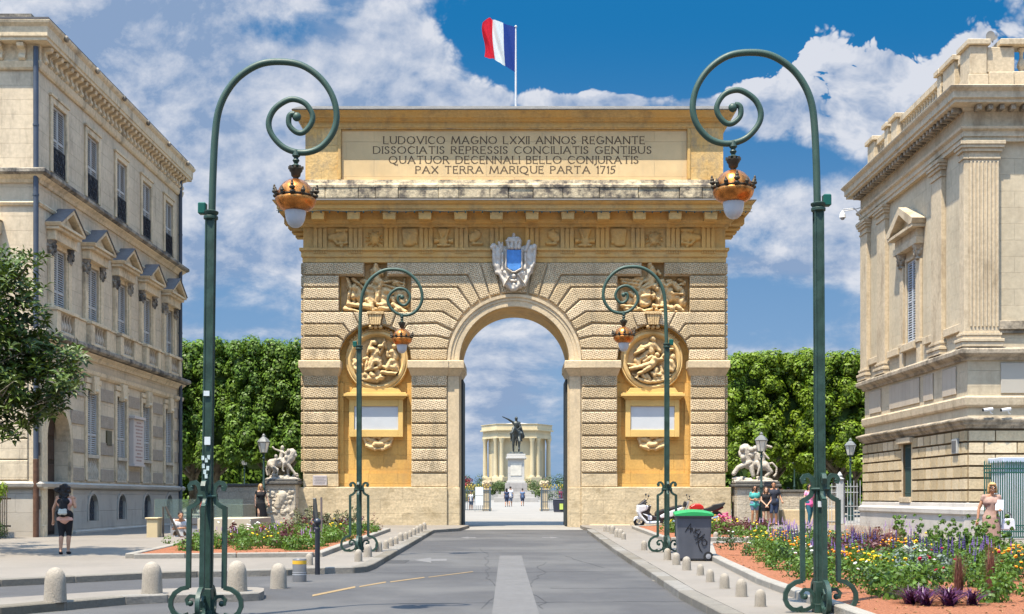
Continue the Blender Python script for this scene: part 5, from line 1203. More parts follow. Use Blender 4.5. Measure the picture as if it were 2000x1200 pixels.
c1['label'] = 'left of two white tubular cameras on the courthouse ledge'; c2['label'] = 'right of two white tubular cameras on the courthouse ledge'
DC = thing('dome_camera', 'white dome camera hanging from a bracket at the far courthouse corner', 'camera', (RX, RY1 - .15, 0))
MB().tube([(-.15, 0, 13.2), (-.5, -.05, 13.55), (-.95, -.05, 13.5)], .02, 6).tube([(-.15, 0, 13.6), (-.5, -.05, 13.5), (-.96, -.05, 13.42)], .018, 6).build('bracket', mt('white_plastic', (.5, .5, .5)), DC)
MB().lathe([(.02, 13.48), (.05, 13.42), (.1, 13.36), (.13, 13.28), (.13, 13.2), (.14, 13.18)][::-1], 12, (-.97, -.05, -.02)).build('camera_housing', mt('white_plastic', (.5, .5, .5)), DC, smooth=40)
MB().ell((-.97, -.05, 13.16), (.1, .1, .1)).build('dome', mt('smoked_dome', (.25, .25, .27), rough=.1), DC, smooth=True)
FL = thing('floodlight', 'small round metal floodlight perched on top of the courthouse parapet', 'floodlight', (RX + .95, RY0 + .4, 16.32))
MB().lathe([(.17, -.12), (.15, .05), (.05, .12)], 12).xf(Matrix.Translation((0, 0, .22)) @ Euler((0, R(70), .6)).to_matrix().to_4x4()).build('lamp_body', mt('galv', (.35, .36, .37), rough=.35, metallic=.6), FL, smooth=40)
MB().tube([(0, 0, 0), (0, 0, .2)], .025, 6).build('stand', mt('galv', (.35, .36, .37)), FL)
# neighbouring balustrade statue base etc. stays out of the picture
# ------------------------------------------------------------------ green scroll lamps
GREEN = mt('green_paint', (.013, .035, .024), rough=.5, var=.4, scale=3, spec=.4, fine=.35, patch=((.035, .075, .06), 5, .35), bump=.1, bscale=30, stain=.25, stain_col=(.03, .07, .06), streak=.3)
GREEN2 = mt('green_paint_upper', (.028, .06, .042), rough=.5, var=.12, scale=2.5, spec=.4)
COPPER = mt('copper', (.52, .19, .045), rough=.28, var=.5, scale=9, stain=.4, stain_col=(.14, .05, .02), streak=.6, metallic=.85)
BRONZE = mt('dark_bronze', (.055, .045, .03), rough=.5, var=.4, scale=9, metallic=.4)
GLOBE = mt('frosted_glass', (.42, .43, .45), rough=.12, var=.03, spec=.6)
def lampshape(name, label, loc, s=1, mirror=1):
    """lamp whose crook bends towards +x * mirror"""
    t = thing(name, label, 'street lamp', loc, 0, 'green scroll lamps along the road', scale=s)
    mx = mirror
    def M_(m): m.v = [(x * mx, y, z) for x, y, z in m.v]; m.f = [f[::-1] for f in m.f] if mx < 0 else m.f; return m
    p = MB(); 
    p.box(-.055, .055, -.055, .055, -.127, 5.43); 
    for a, b in ((-.066, -.040), (.040, .066)):
        for c, d in ((-.066, -.040), (.040, .066)): p.box(a, b, c, d, .25, 5.40)
    p.box(-.10, .10, -.10, .10, -.127, .0); p.box(-.085, .085, -.085, .085, .0, .30); po = M_(p).build('pole', GREEN, t, bevel=.006)
    M_(MB().lathe([(.075, 0), (.10, .02), (.10, .05), (.08, .07), (.105, .10), (.105, .12), (.06, .14)], 14, (0, 0, 5.36))).build('collar', GREEN, t, smooth=40)
    pth = [(413.9, 420), (415.4, 336.7), (418.5, 262.7), (424.7, 216.4), (440, 179.4), (464.8, 148.6), (501.8, 125.5), (541.8, 119.3), (585, 125.5), (622, 150), (646.7, 185.6), (655.3, 225.7), (646.7, 259.6), (622, 287.3), (588, 296.6), (554, 287.3),
        (529.5, 262.7), (522.7, 238), (532.6, 213.3), (554, 196.4), (572.7, 192.4), (594.3, 201), (608, 222.6), (605, 241), (591, 256.5), (577, 256.5), (563.4, 244), (561.9, 228.8), (566, 222), (573, 221)]
    P_ = [((x - 412) / 142, (1192 - y) / 142) for x, y in pth]
    def cr(p0, p1, p2, p3, t): return tuple(.5 * (2 * p1[i] + (p2[i] - p0[i]) * t + (2 * p0[i] - 5 * p1[i] + 4 * p2[i] - p3[i]) * t * t + (-p0[i] + 3 * p1[i] - 3 * p2[i] + p3[i]) * t ** 3) for i in (0, 1))
    Q = []
    for i in range(len(P_) - 1):
        a = P_[max(i - 1, 0)]; d = P_[min(i + 2, len(P_) - 1)]
        for k in range(5): Q.append(cr(a, P_[i], P_[i + 1], d, k / 5))
    Q.append(P_[-1]); n = len(Q)
    rr = [.050 - .011 * min(1, i / n * 1.3) for i in range(n)]
    M_(MB().tube([(x, 0, z) for x, z in Q], rr, 8, flat=(1.0, 1.0)).ell((P_[-1][0] + .03, 0, P_[-1][1] - .04), (.062, .05, .062))).build('scroll_arm', GREEN2, t, smooth=50)
    M_(MB().box(-.17, -.06, -.06, .06, 5.44, 5.60)).build('junction_box', mt('bright_green_box', (.006, .075, .055), rough=.4), t, bevel=.015)
    hx = (577 - 412) / 142
    def Z(py): return (1192 - py) / 142
    def L_(pr): return [(r / 142, Z(y)) for r, y in pr]
    M_(MB().lathe(L_([(5, 328), (9, 322), (3.5, 318), (7, 312), (4, 307), (8, 303), (6, 292)]), 12, (hx, 0, 0))).build('hanger', GREEN, t, smooth=50)
    g = MB().lathe(L_([(7, 350), (5, 346), (9, 342), (10, 336), (13, 332), (13.5, 328), (10, 327)]), 16, (hx, 0, 0))
    for i in range(8): a = i * .785; g.box(hx + .09 * math.cos(a) - .015, hx + .09 * math.cos(a) + .015, .09 * math.sin(a) - .015, .09 * math.sin(a) + .015, Z(329), Z(323.5))
    M_(g).build('gallery', BRONZE, t, smooth=40)
    M_(MB().lathe(L_([(36, 384), (34.5, 374), (30, 364), (23, 356), (14, 350.5), (5, 348.5)]), 24, (hx, 0, 0))).build('dome', COPPER, t, smooth=60)
    c = MB().lathe(L_([(36, 386), (37, 381), (34, 379)]), 24, (hx, 0, 0), cap=False)
    for i in range(12):
        a = i * .5236; ca, sa = math.cos(a), math.sin(a); big_ = i % 3 == 0; r = .275; h = .13 if big_ else .06
        for k, (dz, w) in enumerate(((0, .05), (.45, .055), (.75, .035), (1, .02))):
            c.ell((hx + ca * (r + dz * .02), sa * (r + dz * .02), Z(381) + dz * h), (w * (.8 if big_ else .6), w * (.8 if big_ else .6), .03), n=8, h=5)
    M_(c).build('crown_band', BRONZE, t, smooth=50)
    M_(MB().lathe(L_([(20, 411), (26, 409), (32, 405), (37, 399), (39.5, 392), (40, 388), (39, 386), (34, 384)]), 28, (hx, 0, 0))).build('reflector_bowl', COPPER, t, smooth=40)
    M_(MB().lathe(L_([(.5, 444), (8, 442), (14, 437), (18.5, 428), (20.5, 416), (21, 410)]), 20, (hx, 0, 0), cap=False)).build('globe', GLOBE, t, smooth=60)
    # four scroll brackets round the foot, held by a ring bar
    br = [(.245, 1.645), (.20, 1.625), (.175, 1.665), (.20, 1.74), (.15, 1.765), (.105, 1.73), (.09, 1.64), (.095, 1.56), (.115, 1.49), (.17, 1.44), (.245, 1.41)]
    br = [(.225, 1.655), (.20, 1.66), (.205, 1.70), (.235, 1.70), (.25, 1.66), (.235, 1.62)][::-1] and [(.205, 1.675), (.235, 1.66), (.245, 1.70), (.215, 1.745), (.165, 1.755), (.12, 1.72), (.095, 1.64), (.10, 1.56), (.125, 1.48), (.18, 1.435), (.245, 1.405)]
    lo_ = [(.245, .31), (.34, .29), (.43, .23), (.48, .14), (.485, .05), (.45, -.03), (.39, -.08), (.32, -.09), (.27, -.06), (.255, -.127)]
    inn = [(.32, -.09), (.20, -.09), (.12, -.05), (.09, .03), (.10, .12), (.15, .185), (.22, .19), (.265, .14), (.25, .08), (.205, .085)]
    for k in range(4):
        b = MB()
        for pts, r in ((br, .034), ([(.245, 1.42), (.245, .30)], .036), (lo_, .034), (inn, .028)):
            b.tube([(x, 0, z) for x, z in pts], r, 4, flat=(1.25, 1.25))
        b.ell((.215, 0, .09), (.042, .035, .042)); b.ell((.215, 0, 1.69), (.03, .035, .03))
        b.box(.05, .14, -.03, .03, 1.54, 1.60)
        b.xf(Euler((0, 0, k * math.pi / 2)).to_matrix().to_4x4()); b.build('scroll_bracket', GREEN, t, smooth=40)
    r = MB()
    for k in range(4): a = k * math.pi / 2; r.tube([(.13 * math.cos(a), .13 * math.sin(a), 1.565), (.13 * math.cos(a + math.pi / 2), .13 * math.sin(a + math.pi / 2), 1.565)], .022, 6)
    r.build('ring', GREEN, t)
    for c in t.children_recursive: c.data.transform(Matrix.Translation((0, 0, .127)))
    return t
def at(px, d, top=P): return ((px - 1004) * d / F, d, gz(d) + top)
L1 = lampshape('scroll_lamp', 'tall green scroll lamp at the front left with stickers on its pole', at(402, 16.44, .0), .929)
L2 = lampshape('scroll_lamp', 'tall green scroll lamp at the front right beside the flower bed', at(1603, 16.1), .913, -1)
L1.rotation_euler = (0, .0125, 0); L2.rotation_euler = (0, -.006, 0)
L3 = lampshape('scroll_lamp', 'further green scroll lamp on the left pavement in front of the arch', at(701.5, 31.3), .895)
L4 = lampshape('scroll_lamp', 'further green scroll lamp behind the grey wheelie bin on the right', at(1302.5, 31.15), .90, -1)
STK = mt('white_sticker', (.50, .53, .53), rough=.6, var=.1, scale=9)
def sticker(t, x0, x1, z0, z1, mat=STK): MB().box(x0, x1, -.082, -.078, z0 + .127, z1 + .127).build('sticker', mat, t)
sticker(L1, -.05, .03, 2.94, 3.01); sticker(L1, -.03, .05, 2.27, 2.38); sticker(L2, -.05, .03, 1.32, 1.40)
for x, z in ((-.04, 1.98), (.0, 2.06), (.02, 1.95), (-.02, 1.9), (.03, 2.1), (-.05, 2.09), (.0, 1.84)): sticker(L1, x - .02, x + .018, z - .03, z + .03, mt('sticker_scraps', (.38, .45, .43), var=.4, scale=30))
# ------------------------------------------------------------------ old lantern posts
DGREEN = mt('lantern_green', (.02, .045, .042), rough=.45, var=.2)
def lantern(label, loc, s=1, first=[None]):
    if first[0]: return dup(first[0], loc, 0, label, scale=s)
    t = thing('lantern_post', label, 'lantern post', loc, 0, 'old square lantern posts by the gardens', scale=s)
    MB().lathe([(.20, 0), (.20, .25), (.15, .3), (.13, .75), (.17, .8), (.10, .9), (.06, 1.0), (.055, 1.6), (.08, 1.62), (.08, 1.7), (.05, 1.74), (.04, 2.9), (.08, 2.94), (.045, 3.0), (.05, 3.12), (.10, 3.18)], 12).build('post', DGREEN, t, smooth=40)
    MB().lathe([(.14, 3.2), (.25, 3.62), (.25, 3.63)], 6, cap=True).build('lantern_glass', mt('lantern_glass', (.62, .60, .52), rough=.2, var=.1, spec=.6), t)
    f = MB()
    for i in range(6): a = i * math.pi / 3; f.tube([(.145 * math.cos(a), .145 * math.sin(a), 3.18), (.255 * math.cos(a), .255 * math.sin(a), 3.64)], .014, 4)
    f.lathe([(.27, 3.63), (.29, 3.66), (.20, 3.78), (.10, 3.86), (.06, 3.9), (.08, 3.94), (.02, 4.02)], 6); f.build('lantern_frame', mt('lantern_grey', (.14, .15, .15), rough=.5), t)
    first[0] = t; return t
lantern('old green lantern post beside the lion statue left of the arch', at(515, 53.7), .95)
lantern('small distant lantern post under the trees far left', at(477.5, 82, .1), .95)
lantern('old green lantern post beside the lion statue right of the arch', at(1487, 53.4), .965)
lantern('small distant lantern post under the trees on the right', at(1551.5, 85, .1), 1.0)
lantern('old lantern post behind the white railing next to the courthouse', at(1661, 61, .1), .98)

# ------------------------------------------------------------------ bollards
BOLL = mt('bollard_stone', (.30, .26, .205), rough=.9, var=.15, scale=5, bump=.9, bscale=40, fine=.35, stain=.4, stain_col=(.20, .17, .13), streak=1)
bm = MB().lathe([(.162, 0), (.158, .1), (.150, .3), (.142, .36), (.125, .42), (.09, .47), (.045, .495), (.005, .505)], 18).mesh('stone_bollard', 50); bm.materials.append(BOLL)
def bollard(px, base, h, label, group=None, base_top=P):
    x, y = G(px, base, base_top); o = link_mesh('stone_bollard', bm, None); s = h * y / F / .505
    w = min(s, 1.0) if h > 60 else s * 1.04
    o.location = (x, y, gz(y) + base_top); o.scale = (w, w, s); o.rotation_euler = (0, 0, random.uniform(0, 6)); tag(o, label, 'bollard', group); return o
for px, b, h, l in ((108, 1176, 68, 'large rough stone bollard at the left end of the traffic island'), (297, 1160, 63, 'large rough stone bollard on the island, left of the green lamp foot'),
                    (463, 1155, 60, 'large rough stone bollard just right of the front left lamp foot'), (544, 1150, 50, 'stone bollard between the lamp foot and the yellow banded post')):
    bollard(px, b, h, l, 'big bollards in front of the left pavement', 0 if px == 544 else P)
lb = [(604, 1104, 23), (700, 1097, 24), (718.5, 1088, 25), (739.6, 1078, 22), (754, 1072, 17), (764, 1067, 17), (773.5, 1063, 15), (782.7, 1057, 17), (792.8, 1054, 14.5), (801, 1049, 13), (808.4, 1045.5, 14), (814.8, 1042, 14), (821, 1038.5, 14.5), (828.5, 1034.5, 14)]
ORD = 'first second third fourth fifth sixth seventh eighth ninth tenth eleventh twelfth thirteenth fourteenth fifteenth sixteenth'.split()
for i, (px, b, h) in enumerate(lb):
    bollard(px, b, h, ('small stone bollard half hidden behind the yellow banded post' if i == 0 else ORD[i - 1] + ' bollard of the left kerb row, counting from the road bend to the arch'), 'bollards along the left kerb')
rbl = [(1485, 1185, 34), (1448, 1165.5, 35), (1415, 1149.6, 30), (1387, 1137, 25), (1368, 1124, 22), (1341, 1114, 27), (1321, 1103.6, 24), (1303.6, 1094, 23), (1258, 1075, 19), (1218, 1054, 14), (1212.5, 1050.5, 17), (1205, 1049.5, 17), (1196.4, 1043, 17), (1189, 1039.5, 14), (1183, 1038.5, 14)]
for i, (px, b, h) in enumerate(rbl): bollard(px, b, h, ORD[i] + ' small stone bollard of the right kerb row, counting from the front', 'bollards along the right kerb')
bollard(1398, 1056, 17, 'small stone bollard on the path between the two right flower beds, next to the bin'); bollard(1499, 1050, 15, 'small stone bollard at the far end of the path between the right flower beds')
x, y = G(585, 1137)
MBt = thing('metal_bollard', 'grey steel bollard with a yellow band standing in the side lane', 'bollard', (x, y, gz(y)))
MB().lathe([(.125, 0), (.125, .40), (.115, .415)], 20).build('tube', mt('steel_grey', (.17, .165, .16), rough=.4, metallic=.4, var=.1), MBt, smooth=40)
MB().lathe([(.127, .32), (.127, .385)], 20, cap=False).build('yellow_band', mt('yellow_paint', (.62, .36, .03), rough=.5), MBt, smooth=40)
MB().lathe([(.128, .13), (.128, .145)], 20, cap=False).lathe([(.128, .17), (.128, .18)], 20, cap=False).build('ring', mt('steel_light', (.4, .4, .4), rough=.3), MBt, smooth=40)
x, y = G(620, 1123)
o = MB().lathe([(.05, 0), (.05, .85), (.055, .855), (.055, .90), (.035, .92), (.035, .95), (.065, .975), (.075, 1.02), (.065, 1.06), (.03, 1.09), (.003, 1.095)], 16).build('black_post', mt('black_paint', (.018, .02, .026), rough=.35, spec=.5), None, smooth=40, loc=(x, y, gz(y)))
tag(o, 'slim black metal post with a ball top at the left kerb bend', 'post')
x, y = K(619, 1064)
t = thing('traffic_signal', 'pair of dark back-to-back signal boxes on a thin post behind the black post', 'traffic signal', (x, y, gz(y) + P))
MB().tube([(.13, 0, 0), (.12, 0, 1.30)], .03, 8).build('post', mt('grey_brown_post', (.16, .13, .12), rough=.6), t)
MB().box(-.10, -.02, -.07, .07, .62, 1.28).box(-.115, -.005, -.09, .09, .30, .60).build('signal_head', mt('black_paint', (.02, .02, .02)), t, bevel=.015)
MB().box(.03, .11, -.08, .08, .66, 1.27).xf(Euler((0, R(-6), 0)).to_matrix().to_4x4()).build('signal_head', mt('dark_grey_plastic', (.06, .065, .06), rough=.5), t, bevel=.015)
# ------------------------------------------------------------------ trees and plants
def leafcloud(name, C, size, nrm=None, aspect=1.0, fold=True, jit=.6, up=.35, seed=1, flat=0):
    """one small folded leaf at each centre; C = (n,3)"""
    rg = np.random.default_rng(seed); n = len(C); s = size * rg.uniform(.7, 1.3, n)[:, None]
    N_ = rg.normal(size=(n, 3)); N_[:, 2] = np.abs(N_[:, 2]) * (1 + up) + up
    if nrm is not None: N_ = N_ * jit + nrm * 1.1
    N_ /= np.linalg.norm(N_, axis=1)[:, None]; T_ = np.cross(N_, rg.normal(size=(n, 3))); T_ /= np.linalg.norm(T_, axis=1)[:, None] + 1e-9; B_ = np.cross(N_, T_)
    a = aspect
    V = np.stack([C - T_ * s * a, C + B_ * s * .5 + N_ * s * .12, C + T_ * s * a, C - B_ * s * .5 + N_ * s * .12], 1).reshape(-1, 3)
    me = bpy.data.meshes.new(name); me.vertices.add(4 * n); me.vertices.foreach_set('co', V.ravel())
    me.loops.add(4 * n); me.loops.foreach_set('vertex_index', np.arange(4 * n)); me.polygons.add(n)
    me.polygons.foreach_set('loop_start', np.arange(0, 4 * n, 4)); me.polygons.foreach_set('loop_total', np.full(n, 4)); me.update(calc_edges=True)
    return me
def blobpts(blobs, n, seed, shell=.55):
    """points near the surface of many balls"""
    rg = np.random.default_rng(seed); b = np.array(blobs, float); w = b[:, 3] ** 2; k = rg.choice(len(b), n, p=w / w.sum())
    d = rg.normal(size=(n, 3)); d /= np.linalg.norm(d, axis=1)[:, None]; r = shell + (1 - shell) * rg.random(n) ** .5
    q = b[k, :3] + d * (b[k, 3] * r)[:, None]; return q, d
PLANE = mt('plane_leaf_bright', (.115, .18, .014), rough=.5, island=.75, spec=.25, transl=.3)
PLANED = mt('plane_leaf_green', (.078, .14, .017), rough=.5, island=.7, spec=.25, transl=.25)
BARK = mt('bark', (.10, .08, .055), rough=.9, var=.4, scale=3, bump=1.5, bscale=12, fine=.4, patch=((.20, .18, .12), 2.5, .6))
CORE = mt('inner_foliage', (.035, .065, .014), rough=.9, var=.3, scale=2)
def pleached(seed, W, D, H0, H1, leaf, n=15000, mat=PLANE):
    """clipped plane tree: box-like lumpy crown on a straight trunk"""
    rg = random.Random(seed); blobs = []
    for i in range(240):
        x = rg.uniform(-W / 2, W / 2); z = H0 + (H1 - H0) * rg.random(); y = rg.uniform(-D / 2, D / 2)
        f = rg.random()
        if f < .5: y = -D / 2 + rg.uniform(0, .7)
        elif f < .72: z = H1 - rg.uniform(0, .7)
        elif f < .85: x = (1 if rg.random() < .5 else -1) * (W / 2 - rg.uniform(0, .5))
        if z < H0 + 1: z += rg.uniform(0, .6)
        blobs.append((x, y, z, rg.uniform(.3, .62)))
    Q, d = blobpts(blobs, n, seed); me = leafcloud('crown', Q, leaf, d, .75, seed=seed, jit=.8); me.materials.append(mat)
    c = MB()
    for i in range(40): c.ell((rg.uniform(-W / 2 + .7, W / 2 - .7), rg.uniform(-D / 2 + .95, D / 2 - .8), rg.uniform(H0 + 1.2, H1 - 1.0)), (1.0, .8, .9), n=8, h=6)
    tr = MB(); tr.tube([(0, 0, -.2), (.02, 0, .6), (-.04, .03, H0 * .6), (.05, .0, H0 + .8), (0, 0, H1 * .7)], [.30, .23, .19, .16, .08], 10)
    for k in range(7):
        a = rg.uniform(0, 6.28); l = rg.uniform(1.2, W * .5); z = H0 * rg.uniform(.7, 1.1)
        tr.tube([(0, 0, z), (math.cos(a) * l * .5, math.sin(a) * l * .4, z + l * .5), (math.cos(a) * l, math.sin(a) * l * .7, z + l * .9)], [.12, .08, .03], 7)
    return me, c.mesh('crown_core', 50), tr.mesh('trunk', 50)
def plant_tree(parts, loc, rz, label, group, cat='tree', mat=None, name='plane_tree', scale=1):
    t = thing(name, label, cat, loc, rz, group, scale=scale)
    cr = link_mesh('crown', parts[0], None, t)
    if parts[1]:
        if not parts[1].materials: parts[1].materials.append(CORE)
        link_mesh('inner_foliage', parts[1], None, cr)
    if not parts[2].materials: parts[2].materials.append(BARK)
    link_mesh('trunk', parts[2], None, t); return t
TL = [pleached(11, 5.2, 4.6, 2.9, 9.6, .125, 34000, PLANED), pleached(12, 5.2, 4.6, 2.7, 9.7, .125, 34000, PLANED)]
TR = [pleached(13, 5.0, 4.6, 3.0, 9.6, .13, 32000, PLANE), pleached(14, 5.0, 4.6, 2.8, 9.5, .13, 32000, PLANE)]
gl_, gr_ = 'clipped plane trees left of the arch', 'clipped plane trees right of the arch'
names = ['next to the arch', 'second from the arch', 'third from the arch', 'nearest the townhouse']
for i, (x, y) in enumerate(((-13.0, 73), (-17.2, 74.5), (-21.5, 73.5), (-25.8, 74.5))):
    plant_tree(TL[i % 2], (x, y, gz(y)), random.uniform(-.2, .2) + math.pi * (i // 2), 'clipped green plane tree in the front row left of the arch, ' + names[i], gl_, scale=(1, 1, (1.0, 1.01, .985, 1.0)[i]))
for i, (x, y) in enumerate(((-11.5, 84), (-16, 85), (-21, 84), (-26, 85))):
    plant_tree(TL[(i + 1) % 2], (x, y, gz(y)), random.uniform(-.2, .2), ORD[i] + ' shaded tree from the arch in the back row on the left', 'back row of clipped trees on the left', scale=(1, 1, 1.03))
names[3] = 'nearest the courthouse'
for i, (x, y) in enumerate(((14.6, 76), (18.8, 75), (22.9, 76), (27.1, 75))):
    plant_tree(TR[i % 2], (x, y, gz(y)), random.uniform(-.2, .2) + math.pi * (i // 2), 'sunny clipped plane tree in the front row right of the arch, ' + names[min(i, 3)], gr_, scale=(1, 1, (.97, .955, .965, .95)[i]))
for i, (x, y) in enumerate(((13, 86), (17.5, 87), (22, 86), (26.5, 87), (31, 87))):
    plant_tree(TR[(i + 1) % 2], (x, y, gz(y)), random.uniform(-.2, .2), ORD[i] + ' tree from the arch in the back row on the right', 'back row of clipped trees on the right', scale=(1, 1, 1.0))
# third rows, closing the view under the crowns
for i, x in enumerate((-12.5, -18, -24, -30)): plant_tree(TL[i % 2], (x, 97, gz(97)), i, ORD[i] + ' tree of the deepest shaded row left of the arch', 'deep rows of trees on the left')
for i, x in enumerate((14, 20, 26, 32)): plant_tree(TR[i % 2], (x, 98, gz(98)), i, ORD[i] + ' tree of the deepest shaded row right of the arch', 'deep rows of trees on the right', scale=.97)

def belt(name, label, x0, x1, y, H, n, mat, seed):  # added leaf mass: blocks the sky so gaps under the crowns stay dark
    rg = random.Random(seed); b = [(rg.uniform(x0, x1), y + rg.uniform(-1, 1), rg.uniform(.3, H), rg.uniform(.7, 1.2)) for _ in range(130)]
    Q, d = blobpts(b, n, seed); me = leafcloud(name, Q, .26, d, .75, seed=seed); me.materials.append(mat); tag(link_mesh(name, me, None), label, 'trees', kind='stuff', group=None)
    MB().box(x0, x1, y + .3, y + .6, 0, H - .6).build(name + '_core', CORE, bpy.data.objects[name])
belt('left_leaf_screen', 'added dark leaf mass closing the view under the left trees', -40, -9.5, 104, 7.5, 15000, PLANED, 31)
belt('right_leaf_screen', 'added dark leaf mass closing the view under the right trees', 10.5, 42, 105, 7.5, 15000, PLANED, 32)
# --- magnolia with rosettes of long glossy leaves at the left edge
MAGL = mt('magnolia_leaf', (.046, .074, .010), rough=.45, island=.85, spec=.3, transl=.12)
def magnolia():
    rg = np.random.default_rng(5); base = Vector((-14.9, 30.6, gz(30.6) + P)); t = thing('magnolia_tree', 'dark glossy-leaved magnolia branching into the picture from the left edge', 'tree', base)
    def W(px, py, d=30.0): return Vector(((px - 1004) * d / F, d, EYE + (972 - py) * d / F)) - base
    limbs = [[(-170, 700), (-60, 640), (20, 560), (55, 520)], [(-170, 720), (-40, 690), (50, 690), (110, 680)], [(-170, 760), (-40, 740), (60, 740), (140, 710)], [(-170, 800), (-40, 790), (50, 780), (100, 790)], [(-150, 820), (-60, 820), (10, 830)], [(-170, 640), (-80, 600), (-10, 610), (40, 630)], [(-170, 640), (-100, 540), (-40, 500)], [(-160, 780), (0, 770), (60, 740), (80, 660)], [(-160, 760), (20, 730), (150, 740)]]
    tr = MB(); tr.tube([(0, 0, -.2), (.05, 0, 1.2), (0, .1, 2.6), (.2, 0, 4.0), (.1, 0, 6.2)], [.22, .18, .16, .13, .05], 9)
    ends = []
    for L_ in limbs:
        pts = [W(px, py, 30.3 + rg.uniform(-1.2, 1.2)) for px, py in L_]
        pts[0] = Vector((.1, 0, max(1.5, pts[0].z - .8))); tr.tube(pts, [.08, .055, .035, .015][:len(pts)] if len(pts) == 4 else [.08, .05, .015], 6)
        for a, b in zip(pts, pts[1:]):
            for k in range(4):
                p = a.lerp(b, rg.random()); 
                if p.x > -.2: ends.append(p + Vector(rg.normal(size=3) * (.36, .45, .28)))
    reg = [(20, 560, 60, 60), (60, 505, 22, 10), (10, 535, 40, 26), (35, 640, 50, 45), (25, 700, 70, 50), (100, 700, 55, 35), (140, 715, 24, 26), (60, 760, 65, 45), (115, 750, 40, 28), (30, 820, 45, 38), (90, 790, 35, 22), (100, 812, 22, 8), (-20, 640, 60, 120), (-30, 770, 60, 60), (15, 850, 24, 12), (130, 760, 20, 14)]
    for (cx, cy, rx, ry) in reg:
        for k in range(max(4, int(rx * ry / 44))):
            a = rg.random() * 6.28; r = math.sqrt(rg.random()); ends.append(W(cx + rx * r * 1.12 * math.cos(a), cy + ry * r * 1.1 * math.sin(a), 30.2 + rg.normal() * .7))
    for p in ends[::14]: tr.tube([p + Vector((-.35 + .2 * rg.normal(), .15 * rg.normal(), -.3)), p], [.016, .008], 4)
    tr.build('trunk', BARK, t, smooth=40)
    V = []; Fc = []
    def rosettes(E, sc=1.0):
        for p in E:
            ax = Vector((rg.normal() * .35 + .2, rg.normal() * .35 - .2, .8)).normalized(); e1 = ax.orthogonal().normalized(); e2 = ax.cross(e1); n = 8; ph = rg.random() * 6
            for k in range(n):
                a = ph + k * 2.4; el = .1 + .7 * (k / n) + rg.normal() * .12; d = (e1 * math.cos(a) + e2 * math.sin(a)) * math.cos(el) + ax * math.sin(el); d.normalize()
                l = rg.uniform(.19, .30) * sc; side = d.cross(ax); side = side.normalized() * l * .2; nn = side.cross(d).normalized() * l * .06; m = len(V)
                o = p + ax * .02 * k; dr_ = Vector((0, 0, -.25 * l))
                V.extend([o, o + d * l * .5 + side + nn, o + d * l + dr_, o + d * l * .5 - side + nn, o + d * l * .5 - nn * .5]); Fc.extend([(m, m + 4, m + 1), (m + 1, m + 4, m + 2), (m, m + 3, m + 4), (m + 4, m + 3, m + 2)])
    rosettes(ends)
    extra = [Vector((rg.normal() * 1.6 - .6, rg.normal() * 2.0, 5.2 + rg.normal() * 1.3)) for k in range(480)]; rosettes([p for p in extra if p.x < 1.0], 1.15)
    MB().add(V, Fc).build('crown', MAGL, t)
magnolia()
def bush(name, label, cat, loc, blobs, n, leaf, mat, seed=1, parts=True, group=None, kind=None, asp=.7):
    Q, d = blobpts(blobs, n, seed, .4); me = leafcloud(name, Q, leaf, d, asp, seed=seed); me.materials.append(mat)
    o = link_mesh(name, me, None, None, loc); tag(o, label, cat, group, kind); return o
YG = mt('yellow_green_leaf', (.13, .19, .015), rough=.45, island=.5, transl=.3); DG = mt('dark_hedge_leaf', (.035, .06, .015), rough=.5, island=.5, transl=.15)
bush('climbing_bush', 'yellow-green climbing bush spilling over the slatted fence at the left edge', 'bush', (-16.0, 39.4, gz(39.4) + P), [(-.3 + .5 * math.sin(k * 1.3) - .25 * (k % 4), .0, 1.75 + .38 * math.cos(k * 2.1), .38) for k in range(14)] + [(.25, 0, 1.5, .28), (.1, 0, 1.2, .2)], 3600, .055, YG, 3)
bush('bush', 'low dark bush at the foot of the slatted fence at the left edge', 'bush', (-15.9, 39.2, gz(39.4) + P), [(-.2 * k + .2, 0, .25 + .12 * (k % 2), .3) for k in range(5)], 1500, .05, DG, 4)
t = thing('slatted_fence', 'pale fence of thin upright canes under the climbing bush', 'fence', (-19.5, 39.85, gz(39.85) + P)); m = MB()
for i in range(62): m.tube([(i * .062, 0, .1), (i * .062 + .01, 0, 1.55 + .04 * (i % 3))], .016, 5)
m.build('canes', mt('cane', (.20, .15, .10), var=.3), t); MB().box(0, 3.9, .02, .05, .35, .4).box(0, 3.9, .02, .05, 1.2, 1.25).build('rails', mt('cane_dark', (.06, .05, .04)), t); MB().box(0, 3.95, .08, .2, 0, .18).build('footing', LBS, t)
# ------------------------------------------------------------------ flower beds
BEDK = mt('bed_kerb', (.235, .215, .18), rough=.85, var=.1, scale=2, bump=.4, fine=.2, stain=.4, stain_col=(.14, .13, .11), streak=1)
def bed(name, pts, kerbname='bed_kerb', closed=True, z=P + .11):
    o = MB().slab(pts, P - .02, z - .03, gz).build(name, TERRA); tag(o, kind='structure')
    q = pts + [pts[0]]; a = sum(q[i][0] * q[i + 1][1] - q[i + 1][0] * q[i][1] for i in range(len(pts))); sd = 1 if a > 0 else -1
    k = kerb(q, w=.2, z=z, name=kerbname, mat=BEDK, side=-sd, zb=P - .03); tag(k, kind='structure'); return pts
def KB(px, py): return G(px, py, P + .11)
BL = bed('left_gravel_bed', [K(262, 1091), K(560, 1088), K(613, 1088), K(752, 1038), K(640, 1037), K(500, 1046), K(360, 1068)])
BR1 = bed('small_gravel_bed', [K(1244, 1033), K(1310, 1057), K(1500, 1057), K(1560, 1045), K(1500, 1036), K(1300, 1030)])
